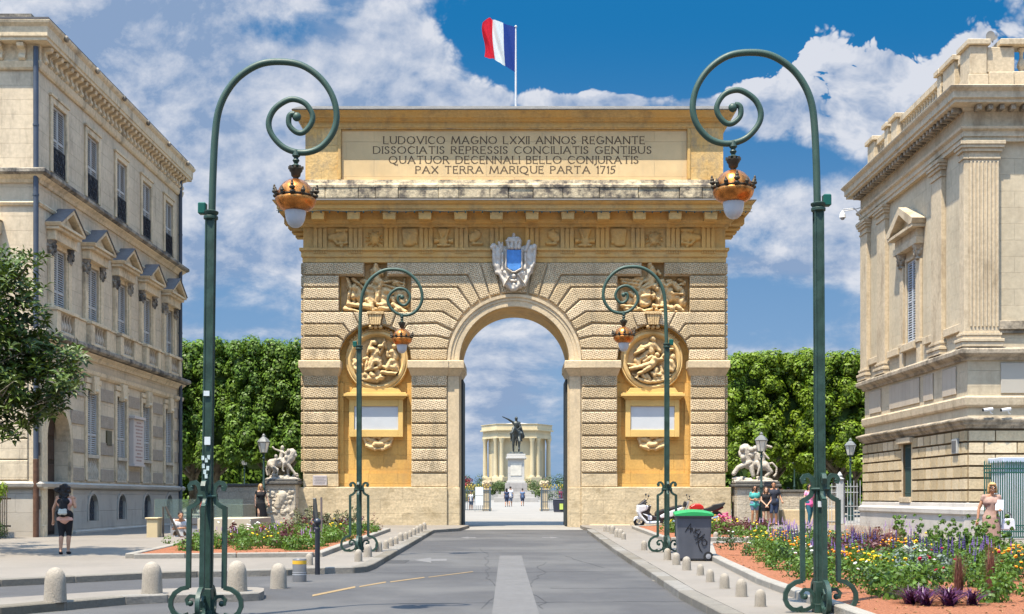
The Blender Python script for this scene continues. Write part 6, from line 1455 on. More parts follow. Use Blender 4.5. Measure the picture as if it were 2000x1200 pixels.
BR2 = bed('right_gravel_bed', [K(1392, 1068), K(1400, 1092), K(1500, 1140), K(1734, 1225), (8.9, 11.5), (16.0, 14), (16.0, 24.5), K(1800, 1082), K(1560, 1062)])
def inpoly(x, y, poly):
    c = False; n = len(poly)
    for i in range(n):
        (x0, y0), (x1, y1) = poly[i], poly[(i + 1) % n]
        if (y0 > y) != (y1 > y) and x < (x1 - x0) * (y - y0) / (y1 - y0) + x0: c = not c
    return c
def scatter(poly, n, seed, dmin=0.0):
    rg = random.Random(seed); xs = [p[0] for p in poly]; ys_ = [p[1] for p in poly]; out = []
    while len(out) < n:
        x, y = rg.uniform(min(xs), max(xs)), rg.uniform(min(ys_), max(ys_))
        if inpoly(x, y, poly): out.append((x, y))
    return out
def foliage(name, label, pts, h, spread, n, leaf, mat, seed, asp=.7, kind='stuff', cat='plants', up=.35, shell=.2):
    """leafy clumps growing from the points"""
    rg = random.Random(seed); b = []
    for x, y in pts:
        hh = h * rg.uniform(.6, 1.25); 
        nk = max(3, int(h / .1))
        for k in range(nk): t_ = (k + .5) / nk; b.append((x + rg.uniform(-.5, .5) * spread, y + rg.uniform(-.5, .5) * spread, gz(y) + P + .08 + hh * t_ * .95, spread * rg.uniform(.35, .6) * (1 - .5 * t_)))
    Q, d = blobpts(b, n, seed, shell); Q[:, 2] = np.maximum(Q[:, 2], [gz(y) + P + .085 for y in Q[:, 1]])
    me = leafcloud(name, Q, leaf, d, asp, seed=seed, up=up); me.materials.append(mat); return tag(link_mesh(name, me, None), label, cat, kind=kind)
def blooms(name, label, pts, h0, h1, per, r, spread, mat, seed, kind='stuff', spike=0, parent=None):
    rg = random.Random(seed); mb = MB(); 
    for x, y in pts:
        for k in range(per):
            a = rg.uniform(0, 6.28); q = spread * math.sqrt(rg.random()); X_, Y_ = x + q * math.cos(a), y + q * math.sin(a); z = gz(Y_) + P + .08 + rg.uniform(h0, h1)
            if spike:
                dx, dy = rg.uniform(-.12, .12) * spike, rg.uniform(-.12, .12) * spike
                for j in range(5): s_ = r * (1 - j * .16) * rg.uniform(.8, 1.2); mb.ell((X_ + dx * j / 5, Y_ + dy * j / 5, z + spike * j / 5), (s_, s_, spike / 8), n=5, h=3)
            else:
                s_ = r * rg.uniform(.7, 1.3); e = Euler((rg.uniform(-.9, .3), rg.uniform(-.6, .6), 0)); mb.ell((X_, Y_, z), (s_, s_, s_ * .45), e, n=6, h=3)
    return tag(mb.build(name, mat, parent, smooth=True), label, 'flowers', kind=kind)
def blades(name, label, pts, h, n, w, mat, seed, lean=.35, kind=None, cat='plant'):
    rg = random.Random(seed); mb = MB()
    for x, y in pts:
        for k in range(n):
            a = rg.uniform(0, 6.28); l = h * rg.uniform(.6, 1.1); ln = lean * rg.uniform(.2, 1.2); z0 = gz(y) + P + .06; m = len(mb.v); px_, py_ = -math.sin(a) * w, math.cos(a) * w
            for j in range(4):
                t_ = j / 3; q = ln * l * t_ ** 1.7; cx_, cy_, cz_ = x + .05 * math.cos(a * 3) + math.cos(a) * q, y + .05 * math.sin(a * 3) + math.sin(a) * q, z0 + l * t_ * (1 - .25 * ln * t_ * t_)
                ww = (1 - t_ * .85); mb.v += [(cx_ - px_ * ww, cy_ - py_ * ww, cz_), (cx_ + px_ * ww, cy_ + py_ * ww, cz_)]
            for j in range(3): mb.f.append((m + j * 2, m + j * 2 + 1, m + j * 2 + 3, m + j * 2 + 2))
    return tag(mb.build(name, mat), label, cat, kind=kind)
fc = lambda n, c, **k: mt(n, c, rough=.6, var=.2, scale=8, **k)
GRN = mt('bed_leaf_green', (.065, .125, .018), rough=.5, island=.6, transl=.25); GRN2 = mt('bed_leaf_dark', (.03, .062, .02), rough=.5, island=.6, transl=.2); GREY = mt('bed_leaf_silver', (.15, .19, .17), rough=.6, island=.35, transl=.1)
BURG = mt('bed_leaf_burgundy', (.085, .03, .035), rough=.5, island=.5, transl=.2); PURP = mt('purple_leaf', (.06, .016, .06), rough=.4, island=.5, transl=.15)
ORNG = fc('orange_petals', (.80, .30, .015)); YEL = fc('yellow_petals', (.75, .55, .02)); VIO = fc('violet_petals', (.17, .10, .28)); INDI = fc('indigo_petals', (.055, .04, .12)); WHI = fc('white_petals', (.65, .64, .58)); PNK = fc('pink_petals', (.62, .14, .28)); RED = fc('crimson_petals', (.35, .01, .04)); MAUVE = fc('mauve_petals', (.36, .24, .40))
# planted area of the left bed (the orange gravel margin stays free)
PL_ = [K(330, 1083), K(450, 1082), K(600, 1082), K(700, 1050), K(742, 1041), K(640, 1040), K(500, 1048), K(420, 1060)]
s1 = scatter(PL_, 150, 1)
foliage('left_bed_greenery', 'low green bedding plants filling the left flower bed', s1, .32, .5, 26000, .042, GRN, 1)
foliage('left_bed_dark_foliage', 'dark and burgundy leaves among the left bed', scatter(PL_, 26, 2), .5, .4, 3000, .05, BURG, 2)
foliage('left_bed_grey_foliage', 'taller greyish stems at the back of the left bed', scatter([K(560, 1050), K(680, 1045), K(700, 1040), K(600, 1040)], 26, 22), .75, .4, 3200, .045, mt('dusty_leaf', (.10, .11, .06), island=.5), 22, asp=1.6)
blooms('left_bed_yellow_flowers', 'yellow blooms dotted in the left bed', scatter(PL_, 12, 3), .25, .45, 3, .032, .25, YEL, 3)
blooms('left_bed_purple_flowers', 'small purple spikes in the left bed', scatter(PL_, 14, 4), .25, .42, 3, .022, .25, MAUVE, 4, spike=.10)
blooms('left_bed_white_flowers', 'white blooms at the left end of the left bed', scatter([K(420, 1062), K(500, 1062), K(500, 1050), K(440, 1056)], 8, 5), .3, .5, 2, .04, .3, WHI, 5)
blooms('left_bed_red_flowers', 'small red blooms in the left bed', scatter(PL_, 6, 6), .3, .5, 2, .03, .25, RED, 6)
# small right bed behind the bin
S1 = [K(1300, 1046), K(1480, 1054), K(1520, 1046), K(1400, 1036), K(1310, 1034)]
foliage('small_bed_greenery', 'green bedding plants in the small bed behind the bin', scatter(S1, 70, 7), .3, .45, 7500, .055, GRN, 7)
foliage('small_bed_burgundy', 'dark leaves in the small bed behind the bin', scatter([K(1400, 1050), K(1490, 1052), K(1500, 1044), K(1420, 1040)], 22, 8), .42, .4, 2600, .05, BURG, 8)
blooms('small_bed_flowers', 'yellow and pale blooms in the small bed', scatter(S1, 9, 9), .3, .5, 3, .035, .25, YEL, 9)
x, y = K(1415, 1040); blooms('pink_flower_clump', 'round clump of bright pink flowers behind the bin', [(x, y)] * 3, .3, .6, 16, .045, .22, PNK, 10, kind=None)
# great right bed, planted zone
PR_ = [K(1400, 1082), K(1440, 1096), K(1560, 1134), K(1640, 1155), K(1740, 1185), K(1850, 1210), (9.6, 13.5), (15.5, 15), (15.5, 24), K(1780, 1084), K(1560, 1068)]
PPX = K(1838, 1193)
keep = lambda L_: [q for q in L_ if math.hypot(q[0] - PPX[0] - .1, q[1] - PPX[1] + .3) > .85 and not (q[1] < PPX[1] and q[0] < PPX[0] + 1.2)]
foliage('right_bed_greenery', 'green bedding plants covering the right flower bed', keep(scatter(PR_, 360, 11)), .40, .5, 70000, .042, GRN, 11)
foliage('right_bed_dark_greenery', 'dark green leafy clumps in the right bed', keep(scatter(PR_, 90, 12)), .42, .5, 18000, .042, GRN2, 12)
foliage('right_bed_silver_foliage', 'silvery foliage clumps in the right bed', scatter([K(1720, 1140), K(1830, 1150), K(1880, 1120), K(1760, 1100)], 18, 13), .45, .35, 2600, .04, GREY, 13, asp=1.3)
foliage('right_bed_burgundy_foliage', 'burgundy leaves in the right bed', scatter([K(1620, 1110), K(1760, 1120), K(1760, 1085), K(1640, 1080)], 34, 14), .5, .4, 5200, .05, BURG, 14, asp=1.2)
foliage('right_bed_tall_stems', 'tall leafy stems at the back of the right bed', scatter([K(1700, 1100), K(1960, 1120), K(1990, 1100), K(1760, 1080)], 34, 15), .85, .16, 7000, .038, GRN, 15, asp=1.1)
def zone(px, py, rx, n, seed): x, y = K(px, py); rg = random.Random(seed); k = rx * y / F; return [(x + rg.uniform(-k, k), y + rg.uniform(-.6, .6)) for _ in range(n)]
blooms('orange_marigolds', 'patches of bright orange marigolds across the right bed', zone(1650, 1085, 30, 5, 1) + zone(1640, 1140, 30, 5, 2) + zone(1760, 1110, 22, 6, 3) + zone(1560, 1105, 20, 4, 4) + zone(1985, 1130, 30, 6, 5) + zone(1520, 1090, 14, 3, 6) + zone(1995, 1160, 16, 3, 7), .3, .5, 6, .028, .22, ORNG, 16)
blooms('yellow_daisies', 'yellow daisies low in the front of the right bed', zone(1720, 1145, 30, 5, 11) + zone(1510, 1080, 40, 5, 12) + zone(1800, 1110, 40, 3, 13) + zone(1830, 1085, 40, 3, 14), .25, .45, 5, .03, .25, YEL, 17)
blooms('violet_spikes', 'violet flower spikes in the middle of the right bed', zone(1640, 1118, 45, 5, 21) + zone(1690, 1100, 30, 3, 22) + zone(1890, 1125, 60, 5, 23) + zone(1560, 1080, 40, 5, 24), .25, .5, 4, .018, .28, VIO, 18, spike=.16)
blooms('indigo_spikes', 'dark indigo flower spikes in the right bed', zone(1690, 1105, 40, 7, 31) + zone(1880, 1140, 50, 5, 32) + zone(1540, 1095, 30, 6, 33) + zone(1800, 1120, 40, 5, 35), .3, .55, 4, .017, .28, INDI, 19, spike=.2)
blooms('mauve_flowers', 'pale mauve plumes at the back of the right bed', zone(1530, 1068, 60, 10, 41) + zone(1600, 1070, 40, 6, 42) + zone(1780, 1080, 40, 5, 43), .35, .6, 4, .02, .28, MAUVE, 20, spike=.14)
blooms('white_flowers', 'small white blooms scattered over the right bed', scatter(PR_, 36, 51), .3, .5, 3, .026, .2, WHI, 21)
blooms('crimson_flowers', 'small crimson blooms scattered over the right bed', scatter(PR_, 14, 52), .35, .55, 3, .028, .2, RED, 22)
GR_ = mt('purple_grass', (.17, .075, .065), rough=.6, island=.5, transl=.3)
for i, (px, py, h, w, l) in enumerate(((1700, 1100, .85, 12, 'arching burgundy fountain grass in the middle of the right bed'), (1740, 1098, .8, 12, 'arching burgundy fountain grass behind the marigold patch'), (1872, 1172, .6, 12, 'upright tuft of reddish dry grass right of the purple-leaved plant'), (1935, 1176, .75, 12, 'upright tuft of reddish dry grass at the right of the bed'), (1665, 1075, .7, 12, 'burgundy fountain grass by the white railing'))):
    x, y = K(px, py); blades('fountain_grass', l, [(x, y)], h, 150, .007, GR_, 60 + i, lean=.75 if i in (0, 1, 4) else .18)['group'] = 'reddish grass tufts in the right bed'
x, y = K(1838, 1193); blades('purple_leaved_plant', 'low deep purple strap-leaved plant at the front of the right bed', [(x + .55 * math.cos(i * 2.4) * (.3 + .1 * i), y + .1 + .3 * math.sin(i * 2.4)) for i in range(8)], .27, 70, .02, PURP, 70, lean=1.35)
x, y = K(1800, 1150); blades('bed_lily', 'long green blades in the middle of the right bed', [(x - .3, y + 2.0), (x + 1.2, y + 1.0)], .6, 40, .012, GRN, 71, lean=.7)
for nm, lb_, poly, n_, sd_ in (('soil_litter', 'dry leaves and sprouts on the gravel of the right bed', [K(1400, 1090), K(1500, 1136), K(1734, 1215), (9.4, 12.5), K(1640, 1155), K(1440, 1096)], 260, 81), ('soil_litter', 'dry leaves and sprouts on the gravel of the left bed', [K(300, 1089), K(600, 1086), K(740, 1041), K(700, 1050), K(600, 1080)], 90, 82)):
    m = MB(); rz_ = random.Random(sd_)
    for x, y in scatter(poly, n_, sd_): s_ = rz_.uniform(.012, .035); a = rz_.random() * 6; z = gz(y) + P + .085; m.add([(x + s_ * math.cos(a + k * 1.57), y + s_ * math.sin(a + k * 1.57), z + .012 * (k % 2)) for k in range(4)], [(0, 1, 2, 3)])
    tag(m.build(nm, mt('litter', (.16, .10, .04), var=.6, scale=11, island=.6)), lb_, 'litter', kind='stuff')
# fallen leaves along the right kerb
rg = random.Random(8); m = MB()
for i in range(120):
    t_ = rg.random() ** .8; px_ = 1190 + 250 * t_; py_ = 1050 + 150 * t_; x, y = G(px_ - rg.uniform(2, 22) * (.3 + t_), py_ + rg.uniform(-2, 3)); s_ = rg.uniform(.01, .03); a = rg.random() * 6
    m.add([(x + s_ * math.cos(a + k * 1.57), y + s_ * math.sin(a + k * 1.57), gz(y) + .008 + .006 * (k % 2)) for k in range(4)], [(0, 1, 2, 3)])
tag(m.build('fallen_leaves', mt('dry_leaf', (.22, .15, .07), var=.5, scale=9)), 'dry leaves and grit gathered along the right kerb', 'leaves', kind='stuff')

# ------------------------------------------------------------------ low walls and lions beside the arch
WALL = mt('old_wall', (.48, .42, .33), var=.2, scale=1.2, bump=1.2, bscale=8, brick=(.9, .32, .012, .72, .12), stain=.5, stain_col=(.24, .20, .16), streak=1, fine=.4)
LION = mt('lion_stone', (.40, .36, .30), var=.22, scale=3, bump=1.4, bscale=16, stain=.8, stain_col=(.26, .23, .19), streak=.8, fine=.3)
def px3(px, py, d): return ((px - 1004) * d / F, d, EYE + (972 - py) * d / F)
def wallbox(name, label, x0, x1, yt, d, th, mat=WALL, yb=1100, cap=None, cat='wall'):
    a = px3(x0, yt, d); b = px3(x1, yt, d); z0 = gz(d) - .1
    o = MB().box(a[0], b[0], d, d + th, z0, a[2] - (.12 if cap else 0)).build(name, mat, bevel=.02); tag(o, label, cat)
    if cap: MB().box(a[0] - .06, b[0] + .06, d - .06, d + th + .06, a[2] - .118, a[2]).build('coping', cap, o, bevel=.02)
    return o
wallbox('stone_wall', 'low old stone wall running left from the left lion pedestal', 418, 520, 945, 56.8, .6, cap=GREYTOP)
wallbox('stone_bench', 'long pale stone bench in front of the left old wall', 424, 540, 985, 55.0, .8, mat=CREAM, cat='bench')
wallbox('stone_wall', 'low old stone wall running right from the right lion pedestal', 1527, 1650, 957, 56.8, .6, cap=GREYTOP)
wallbox('stone_bench', 'long pale stone bench in front of the right old wall', 1527, 1640, 996, 55.0, .8, mat=CREAM, cat='bench')
def lion(side):
    """putti riding a striding lion on a rocky plinth; built facing +x"""
    m = MB(); c = m.cap
    if side < 0:
        c((-.75, 0, .95), (.25, 0, 1.05), .27, .30); c((.25, 0, 1.05), (.55, 0, 1.30), .30, .30); c((.55, 0, 1.35), (.68, -.04, 1.55), .30, .24); c((.72, -.08, 1.5), (.88, -.10, 1.42), .16, .10); c((.5, 0, 1.7), (.66, 0, 1.74), .12, .1)
        for k in range(14): a = k * .9; m.ell((.48 + .24 * math.cos(a), -.05 + .2 * math.sin(a * 1.3), 1.42 + .26 * math.sin(a)), (.12, .1, .14))
        c((.35, -.15, .95), (.62, -.2, .62), .13, .09); c((.62, -.2, .62), (.85, -.2, .36), .09, .08); c((.85, -.2, .33), (1.0, -.2, .33), .09, .07); c((.3, .15, .9), (.32, .18, .35), .12, .08)
        c((-.72, -.14, .85), (-.45, -.2, .55), .20, .12); c((-.45, -.2, .55), (-.62, -.2, .32), .10, .07); c((-.6, -.2, .3), (-.42, -.2, .3), .08, .06); c((-.85, .1, .8), (-.9, .15, .35), .17, .08)
        c((-.95, 0, 1.0), (-1.08, 0, .6), .05, .05); c((-1.08, 0, .6), (-.98, -.05, .3), .05, .06)
        # rider
        c((-.1, -.05, 1.15), (-.02, -.05, 1.6), .17, .15); m.ell((.0, -.06, 1.86), (.125, .13, .15)); c((-.02, -.15, 1.62), (.3, -.2, 1.5), .07, .05); c((.3, -.2, 1.5), (.5, -.15, 1.6), .05, .04); c((-.1, -.1, 1.66), (-.5, -.12, 1.78), .07, .05); c((-.5, -.12, 1.78), (-.62, -.12, 1.9), .05, .06)
        c((-.1, -.2, 1.2), (.12, -.3, .95), .11, .08); c((.12, -.3, .95), (.05, -.3, .55), .08, .05); c((.05, -.3, .55), (.15, -.3, .5), .05, .05)
        # second child clinging behind
        c((-.55, -.25, .75), (-.4, -.28, 1.15), .14, .12); m.ell((-.38, -.28, 1.36), (.11, .11, .12)); c((-.38, -.3, 1.15), (-.1, -.3, 1.2), .05, .04); c((-.55, -.3, .75), (-.25, -.35, .6), .09, .07); c((-.25, -.35, .6), (-.3, -.35, .3), .07, .05)
    else:
        m.ell((-.45, 0, 1.65), (.3, .28, .33)); c((-.45, 0, 1.5), (-.3, 0, .95), .30, .28); c((-.3, 0, 1.0), (.5, 0, .85), .27, .27); m.ell((-.62, -.15, 1.6), (.13, .15, .12))
        for k in range(16): a = k * .85; m.ell((-.42 + .28 * math.cos(a), -.05 + .25 * math.sin(a * 1.7), 1.5 + .34 * math.sin(a)), (.12, .12, .15))
        c((-.3, -.2, 1.0), (-.85, -.2, .75), .16, .12); c((-.85, -.2, .75), (-1.05, -.2, .45), .12, .12); c((-.2, -.2, .8), (-.1, -.25, .35), .15, .10)
        c((.5, -.15, .85), (.8, -.2, .55), .2, .11); c((.8, -.2, .55), (.55, -.2, .33), .1, .08); c((.55, 0, .9), (.9, 0, 1.0), .06, .05); c((.9, 0, 1.0), (1.12, 0, .75), .05, .05); c((1.12, 0, .75), (1.1, 0, .45), .05, .05); c((1.1, 0, .45), (.98, -.05, .32), .05, .07)
        c((.1, -.1, 1.0), (.02, -.1, 1.5), .17, .15); m.ell((.02, -.15, 1.74), (.12, .13, .15)); c((.0, -.2, 1.5), (-.3, -.25, 1.4), .07, .05); c((.15, -.2, 1.45), (.25, -.3, 1.15), .07, .05); c((.1, -.25, 1.0), (.2, -.35, .75), .11, .08); c((.2, -.35, .75), (.1, -.35, .4), .08, .05)
        c((.4, .0, 1.05), (.42, 0, 1.5), .16, .14); m.ell((.5, 0, 1.78), (.14, .14, .17)); c((.4, -.1, 1.5), (.15, -.2, 1.35), .07, .05); c((.48, -.1, 1.45), (.7, -.15, 1.2), .06, .05)
        for k in range(6): m.ell((.3 + .1 * k, -.12, 1.95 - .03 * k), (.09, .09, .07))
    rgl = random.Random(side + 5)
    for k in range(22): m.ell((rgl.uniform(-.95, 1.0), rgl.uniform(-.3, .3), rgl.uniform(.02, .22)), (rgl.uniform(.12, .3), rgl.uniform(.15, .25), rgl.uniform(.08, .14)), (0, rgl.uniform(-.4, .4), 0))
    m.box(-1.05, 1.1, -.42, .42, -.05, .1)
    return m
for side, cx, d, x0, x1, base, lb_, cat_ in ((-1, 551, 54.5, 518, 585, 935, 'weathered stone lion ridden by a child, left of the arch', 'statue'), (1, 1474, 54.7, 1432, 1520, 940, 'weathered stone lion embraced by two figures, right of the arch', 'statue')):
    x = (cx - 1004) * d / F; zb = EYE + (972 - base) * d / F; g_ = gz(d)
    t = thing('lion_pedestal', 'tall carved stone pedestal under the ' + ('left' if side < 0 else 'right') + ' lion statue', 'pedestal', (x, d, g_)); a, b = (x0 - cx) * d / F, (x1 - cx) * d / F; h = zb - g_
    MB().box(a + .08, b - .08, -.5, .9, -.1, h - .24).build('shaft', WALL, t, bevel=.03)
    MB().box(a - .02, b + .02, -.62, 1.02, h - .25, h - .13).box(a + .04, b - .04, -.56, .96, h - .13, h - .02).build('cornice', GREYTOP, t, bevel=.03, seg=2)
    if side < 0:
        r = MB(); rgl = random.Random(2)
        for k in range(44): u = rgl.uniform(a + .2, b - .2); z = rgl.uniform(h - 1.5, h - .5); r.ell((u, -.5, z), (rgl.uniform(.05, .16), .08, rgl.uniform(.05, .13)), (0, rgl.uniform(-1, 1), 0), 8, 6)
        r.cap((-.1, -.5, h - 1.15), (.1, -.5, h - .7), .16, .2); r.v = [(a_, -.5 + (b_ + .5) * .55, c_) for a_, b_, c_ in r.v]; r.build('carved_trophy', WALL, t, smooth=60)
    lm = fuse(lion(side), .028, 1, 'lion_statue'); lm.materials.append(LION); s_ = (b - a) / 2.25
    st = link_mesh('lion_statue', lm, None, None, (x + (0.02 if side < 0 else -.02), d, zb - .06)); st.scale = (s_, s_, s_ * (1.13 if side < 0 else .98)); tag(st, lb_, cat_)
# --- parking stair parapet with glass, on the left
PW = mt('new_limestone', (.40, .34, .25), rough=.8, var=.06, scale=1); GL = mt('green_glass', (.75, .88, .80), rough=.05, alpha=.96, spec=.5, var=.01)
SW = thing('stair_entrance', 'pale stone stair entrance with green glass balustrade beside the left flower bed', 'stair entrance', (*K(285, 1050), gz(K(285, 1050)[1]) + P)); o0 = SW.location
def sp_(px, py, d): a = px3(px, py, d); return a[0] - o0.x, a[1] - o0.y, a[2] - o0.z
D0 = 39.8; q = sp_(274, 1015, D0); q2 = sp_(296, 1015, D0); MB().box(q[0], q2[0], 0, .5, -.1, q[2]).box(q[0] - .04, q2[0] + .03, -.04, .54, q[2] + .002, q[2] + .05).build('end_block', mt('lime_block', (.48, .38, .22), var=.08), SW, bevel=.012)
q3 = sp_(375, 1014, D0); q4 = sp_(481, 1013, D0); MB().box(q3[0], q4[0], 0, 3.4, -.1, q3[2]).build('parapet', PW, SW, bevel=.012)
MB().box(q2[0] + .004, q3[0] - .004, 1.5, 1.7, -.1, q[2] - .18).build('inner_wall', mt('grey_plaster', (.25, .25, .25)), SW); MB().box(q2[0] + .004, q3[0] - .004, 1.45, 1.72, q[2] - .178, q[2] + .02).build('inner_cap', mt('dark_cap', (.10, .10, .105)), SW)
for x0, x1 in ((290, 360), (361, 405), (406, 466)):
    a = sp_(x0, 975, D0 + 1.6); b = sp_(x1, 1014, D0 + 1.6); MB().box(a[0], b[0], 1.6, 1.62, b[2], a[2]).build('glass_pane', GL, SW)
h_ = MB(); a = sp_(302, 990, D0); h_.tube([(a[0], .3, 0), (a[0], .3, a[2])], .03, 8); b = sp_(335, 1049, D0); h_.tube([(a[0] + .06, .35, a[2]), (b[0], .35, 0)], .035, 8); h_.build('handrail', mt('bronze_rail', (.09, .075, .06), rough=.4, metallic=.3), SW)
x, y = K(478, 1029); t = thing('red_post', 'small red post with a hooped handle beside the glass balustrade', 'post', (x - .0, 44.5, gz(44.5) + P)); hh = (1010 - 972) / F * 44.5
MB().box(-.045, .045, -.03, .03, 0, 1.25).build('post', mt('red_paint', (.38, .02, .015), rough=.5), t, bevel=.01); MB().tube([(-.10, 0, .95), (-.10, 0, 1.32), (-.03, 0, 1.42), (.05, 0, 1.40), (.10, 0, 1.28), (.12, 0, 1.12)], .018, 6).build('handle', mt('brown_iron', (.10, .04, .03)), t)
# --- railings: white by the courthouse, green in front of it
t = thing('white_railing', 'white iron railing with a square pillar between trees and courthouse', 'railing', (px3(1610, 1000, 55)[0], 55.0, gz(55) + P)); WI = mt('white_iron', (.40, .41, .41), rough=.5, var=.15)
w = 66 * 55 / F; H_ = 1.75
MB().box(.52, .80, -.12, .12, 0, 1.9).lathe([(.18, 1.9), (.2, 1.95), (.1, 2.0), (.12, 2.1), (.02, 2.25)], 8, (.66, 0, 0)).build('pillar', WI, t, bevel=.015)
m = MB()
for i in range(12):
    x = .05 + i * .135
    if not .45 < x < .86: m.tube([(x, 0, 0), (x, 0, H_ + (.12 if i % 2 else 0))], .016, 5)
m.build('bars', WI, t)
for xa_, xb_ in ((0, .518), (.802, w)):
    m = MB().box(xa_, xa_ + .03, -.02, .02, .05, 1.7)
    for z in (.12, .75, 1.35, 1.6): m.box(xa_, xb_, -.021, .021, z, z + .035)
    m.build('rails', WI, t)
GF = mt('dark_green_fence', (.02, .075, .055), rough=.45, var=.15)
t = thing('green_fence', 'tall dark green iron fence in front of the courthouse at the right edge', 'fence', (px3(1923, 1000, 38.8)[0], 38.8, gz(38.8) + P)); H_ = 2.25
m = MB()
for i in range(46): x = i * .068; m.tube([(x, 0, .05), (x, 0, H_ + (.0 if i % 2 else .1)), (x, 0, H_ + .14)], [.02, .02, .002], 5)
m.build('bars', GF, t); m = MB()
for z in (.05, .22, .40, 2.0, 2.12): m.box(-.03, 3.2, -.02, .02, z, z + .04)
m.build('rails', GF, t)
m = MB()
for i in range(26): c = .06 + i * .12; m.tube([(c + .05 * math.cos(a * .785), 0, .33 + .05 * math.sin(a * .785)) for a in range(9)], .008, 4)
m.build('ornament', GF, t)
t = thing('white_cabin', 'white cabin with a pale flat roof standing behind the green fence', 'cabin', (px3(1962, 1000, 39.6)[0], 39.6, gz(39.6) + P)); CB = mt('cabin_white', (.50, .52, .56), rough=.5, var=.04)
MB().box(.02, 3, 0, 1.1, 0, 2.33).build('cabin_wall', CB, t); MB().box(-.08, 3.1, -.1, 1.2, 2.335, 2.50).build('cabin_roof', mt('cabin_roof', (.42, .47, .55), rough=.4), t, bevel=.02)
# ------------------------------------------------------------------ people
SKIN = lambda n, c: mt('skin_' + n, c, rough=.5, var=.06, scale=5, spec=.35)
SK1 = SKIN('fair', (.50, .29, .19)); SK2 = SKIN('tan', (.38, .19, .105)); SK3 = SKIN('warm', (.44, .235, .14))
CL = lambda n, c, **k: mt('cloth_' + n, c, rough=.85, var=.12, scale=7, bump=.15, bscale=14, **k)
BLACK = CL('black', (.012, .012, .014)); HAIRB = mt('hair_dark', (.012, .009, .008), rough=.45, var=.4, scale=20, bump=.6, bscale=50); HAIRY = mt('hair_blonde', (.42, .25, .10), rough=.5, var=.3, scale=18, bump=.6, bscale=50)
def loft(mb, lv, n=22):
    m = len(mb.v)
    for z, rx, ry, cx, cy in lv:
        for i in range(n): a = 2 * math.pi * i / n; mb.v.append((cx + rx * math.cos(a), cy + ry * math.sin(a), z))
    for j in range(len(lv) - 1):
        for i in range(n): i2 = (i + 1) % n; mb.f.append((m + j * n + i, m + j * n + i2, m + (j + 1) * n + i2, m + (j + 1) * n + i))
    mb.f.append(tuple(m + i for i in range(n - 1, -1, -1))); mb.f.append(tuple(m + (len(lv) - 1) * n + i for i in range(n))); return mb
J0 = dict(head=(0, -.02, 1.60), neck=(0, .01, 1.45), sl=(-.165, 0, 1.39), sr=(.165, 0, 1.39), el=(-.215, .03, 1.12), er=(.215, .03, 1.12), wl=(-.225, -.05, .88), wr=(.225, -.05, .88),
          hl=(-.085, 0, .90), hr=(.085, 0, .90), kl=(-.095, -.02, .50), kr=(.095, -.02, .50), al=(-.10, .03, .08), ar=(.10, .03, .08), tl=(-.12, -.12, .025), tr=(.12, -.12, .025), chest=(0, 0, 1.27), waist=(0, 0, 1.06), pel=(0, .01, .92))
def hand(m, w, e, k=1.0, curl=.5):
    w = Vector(w); d = (w - Vector(e)).normalized(); s = d.cross(Vector((0, 1, 0))); s = s.normalized() if s.length > .1 else Vector((1, 0, 0)); n_ = s.cross(d)
    p = w + d * .05; m.cap(w, w + d * .075, .026 * k, .034 * k, 8, 3)
    for i, (o, l) in enumerate(((-.028, .058), (-.010, .072), (.010, .068), (.028, .05))):
        a = w + d * .085 + s * o; b = a + d * l * .55 + n_ * .01; c = b + (d * (1 - curl) - n_ * -curl).normalized() * l * .5; m.cap(a, b, .010, .009, 6, 2); m.cap(b, c, .009, .007, 6, 2)
    a = w + d * .03 - s * .03; m.cap(a, a + d * .04 - s * .025, .011, .009, 6, 2)
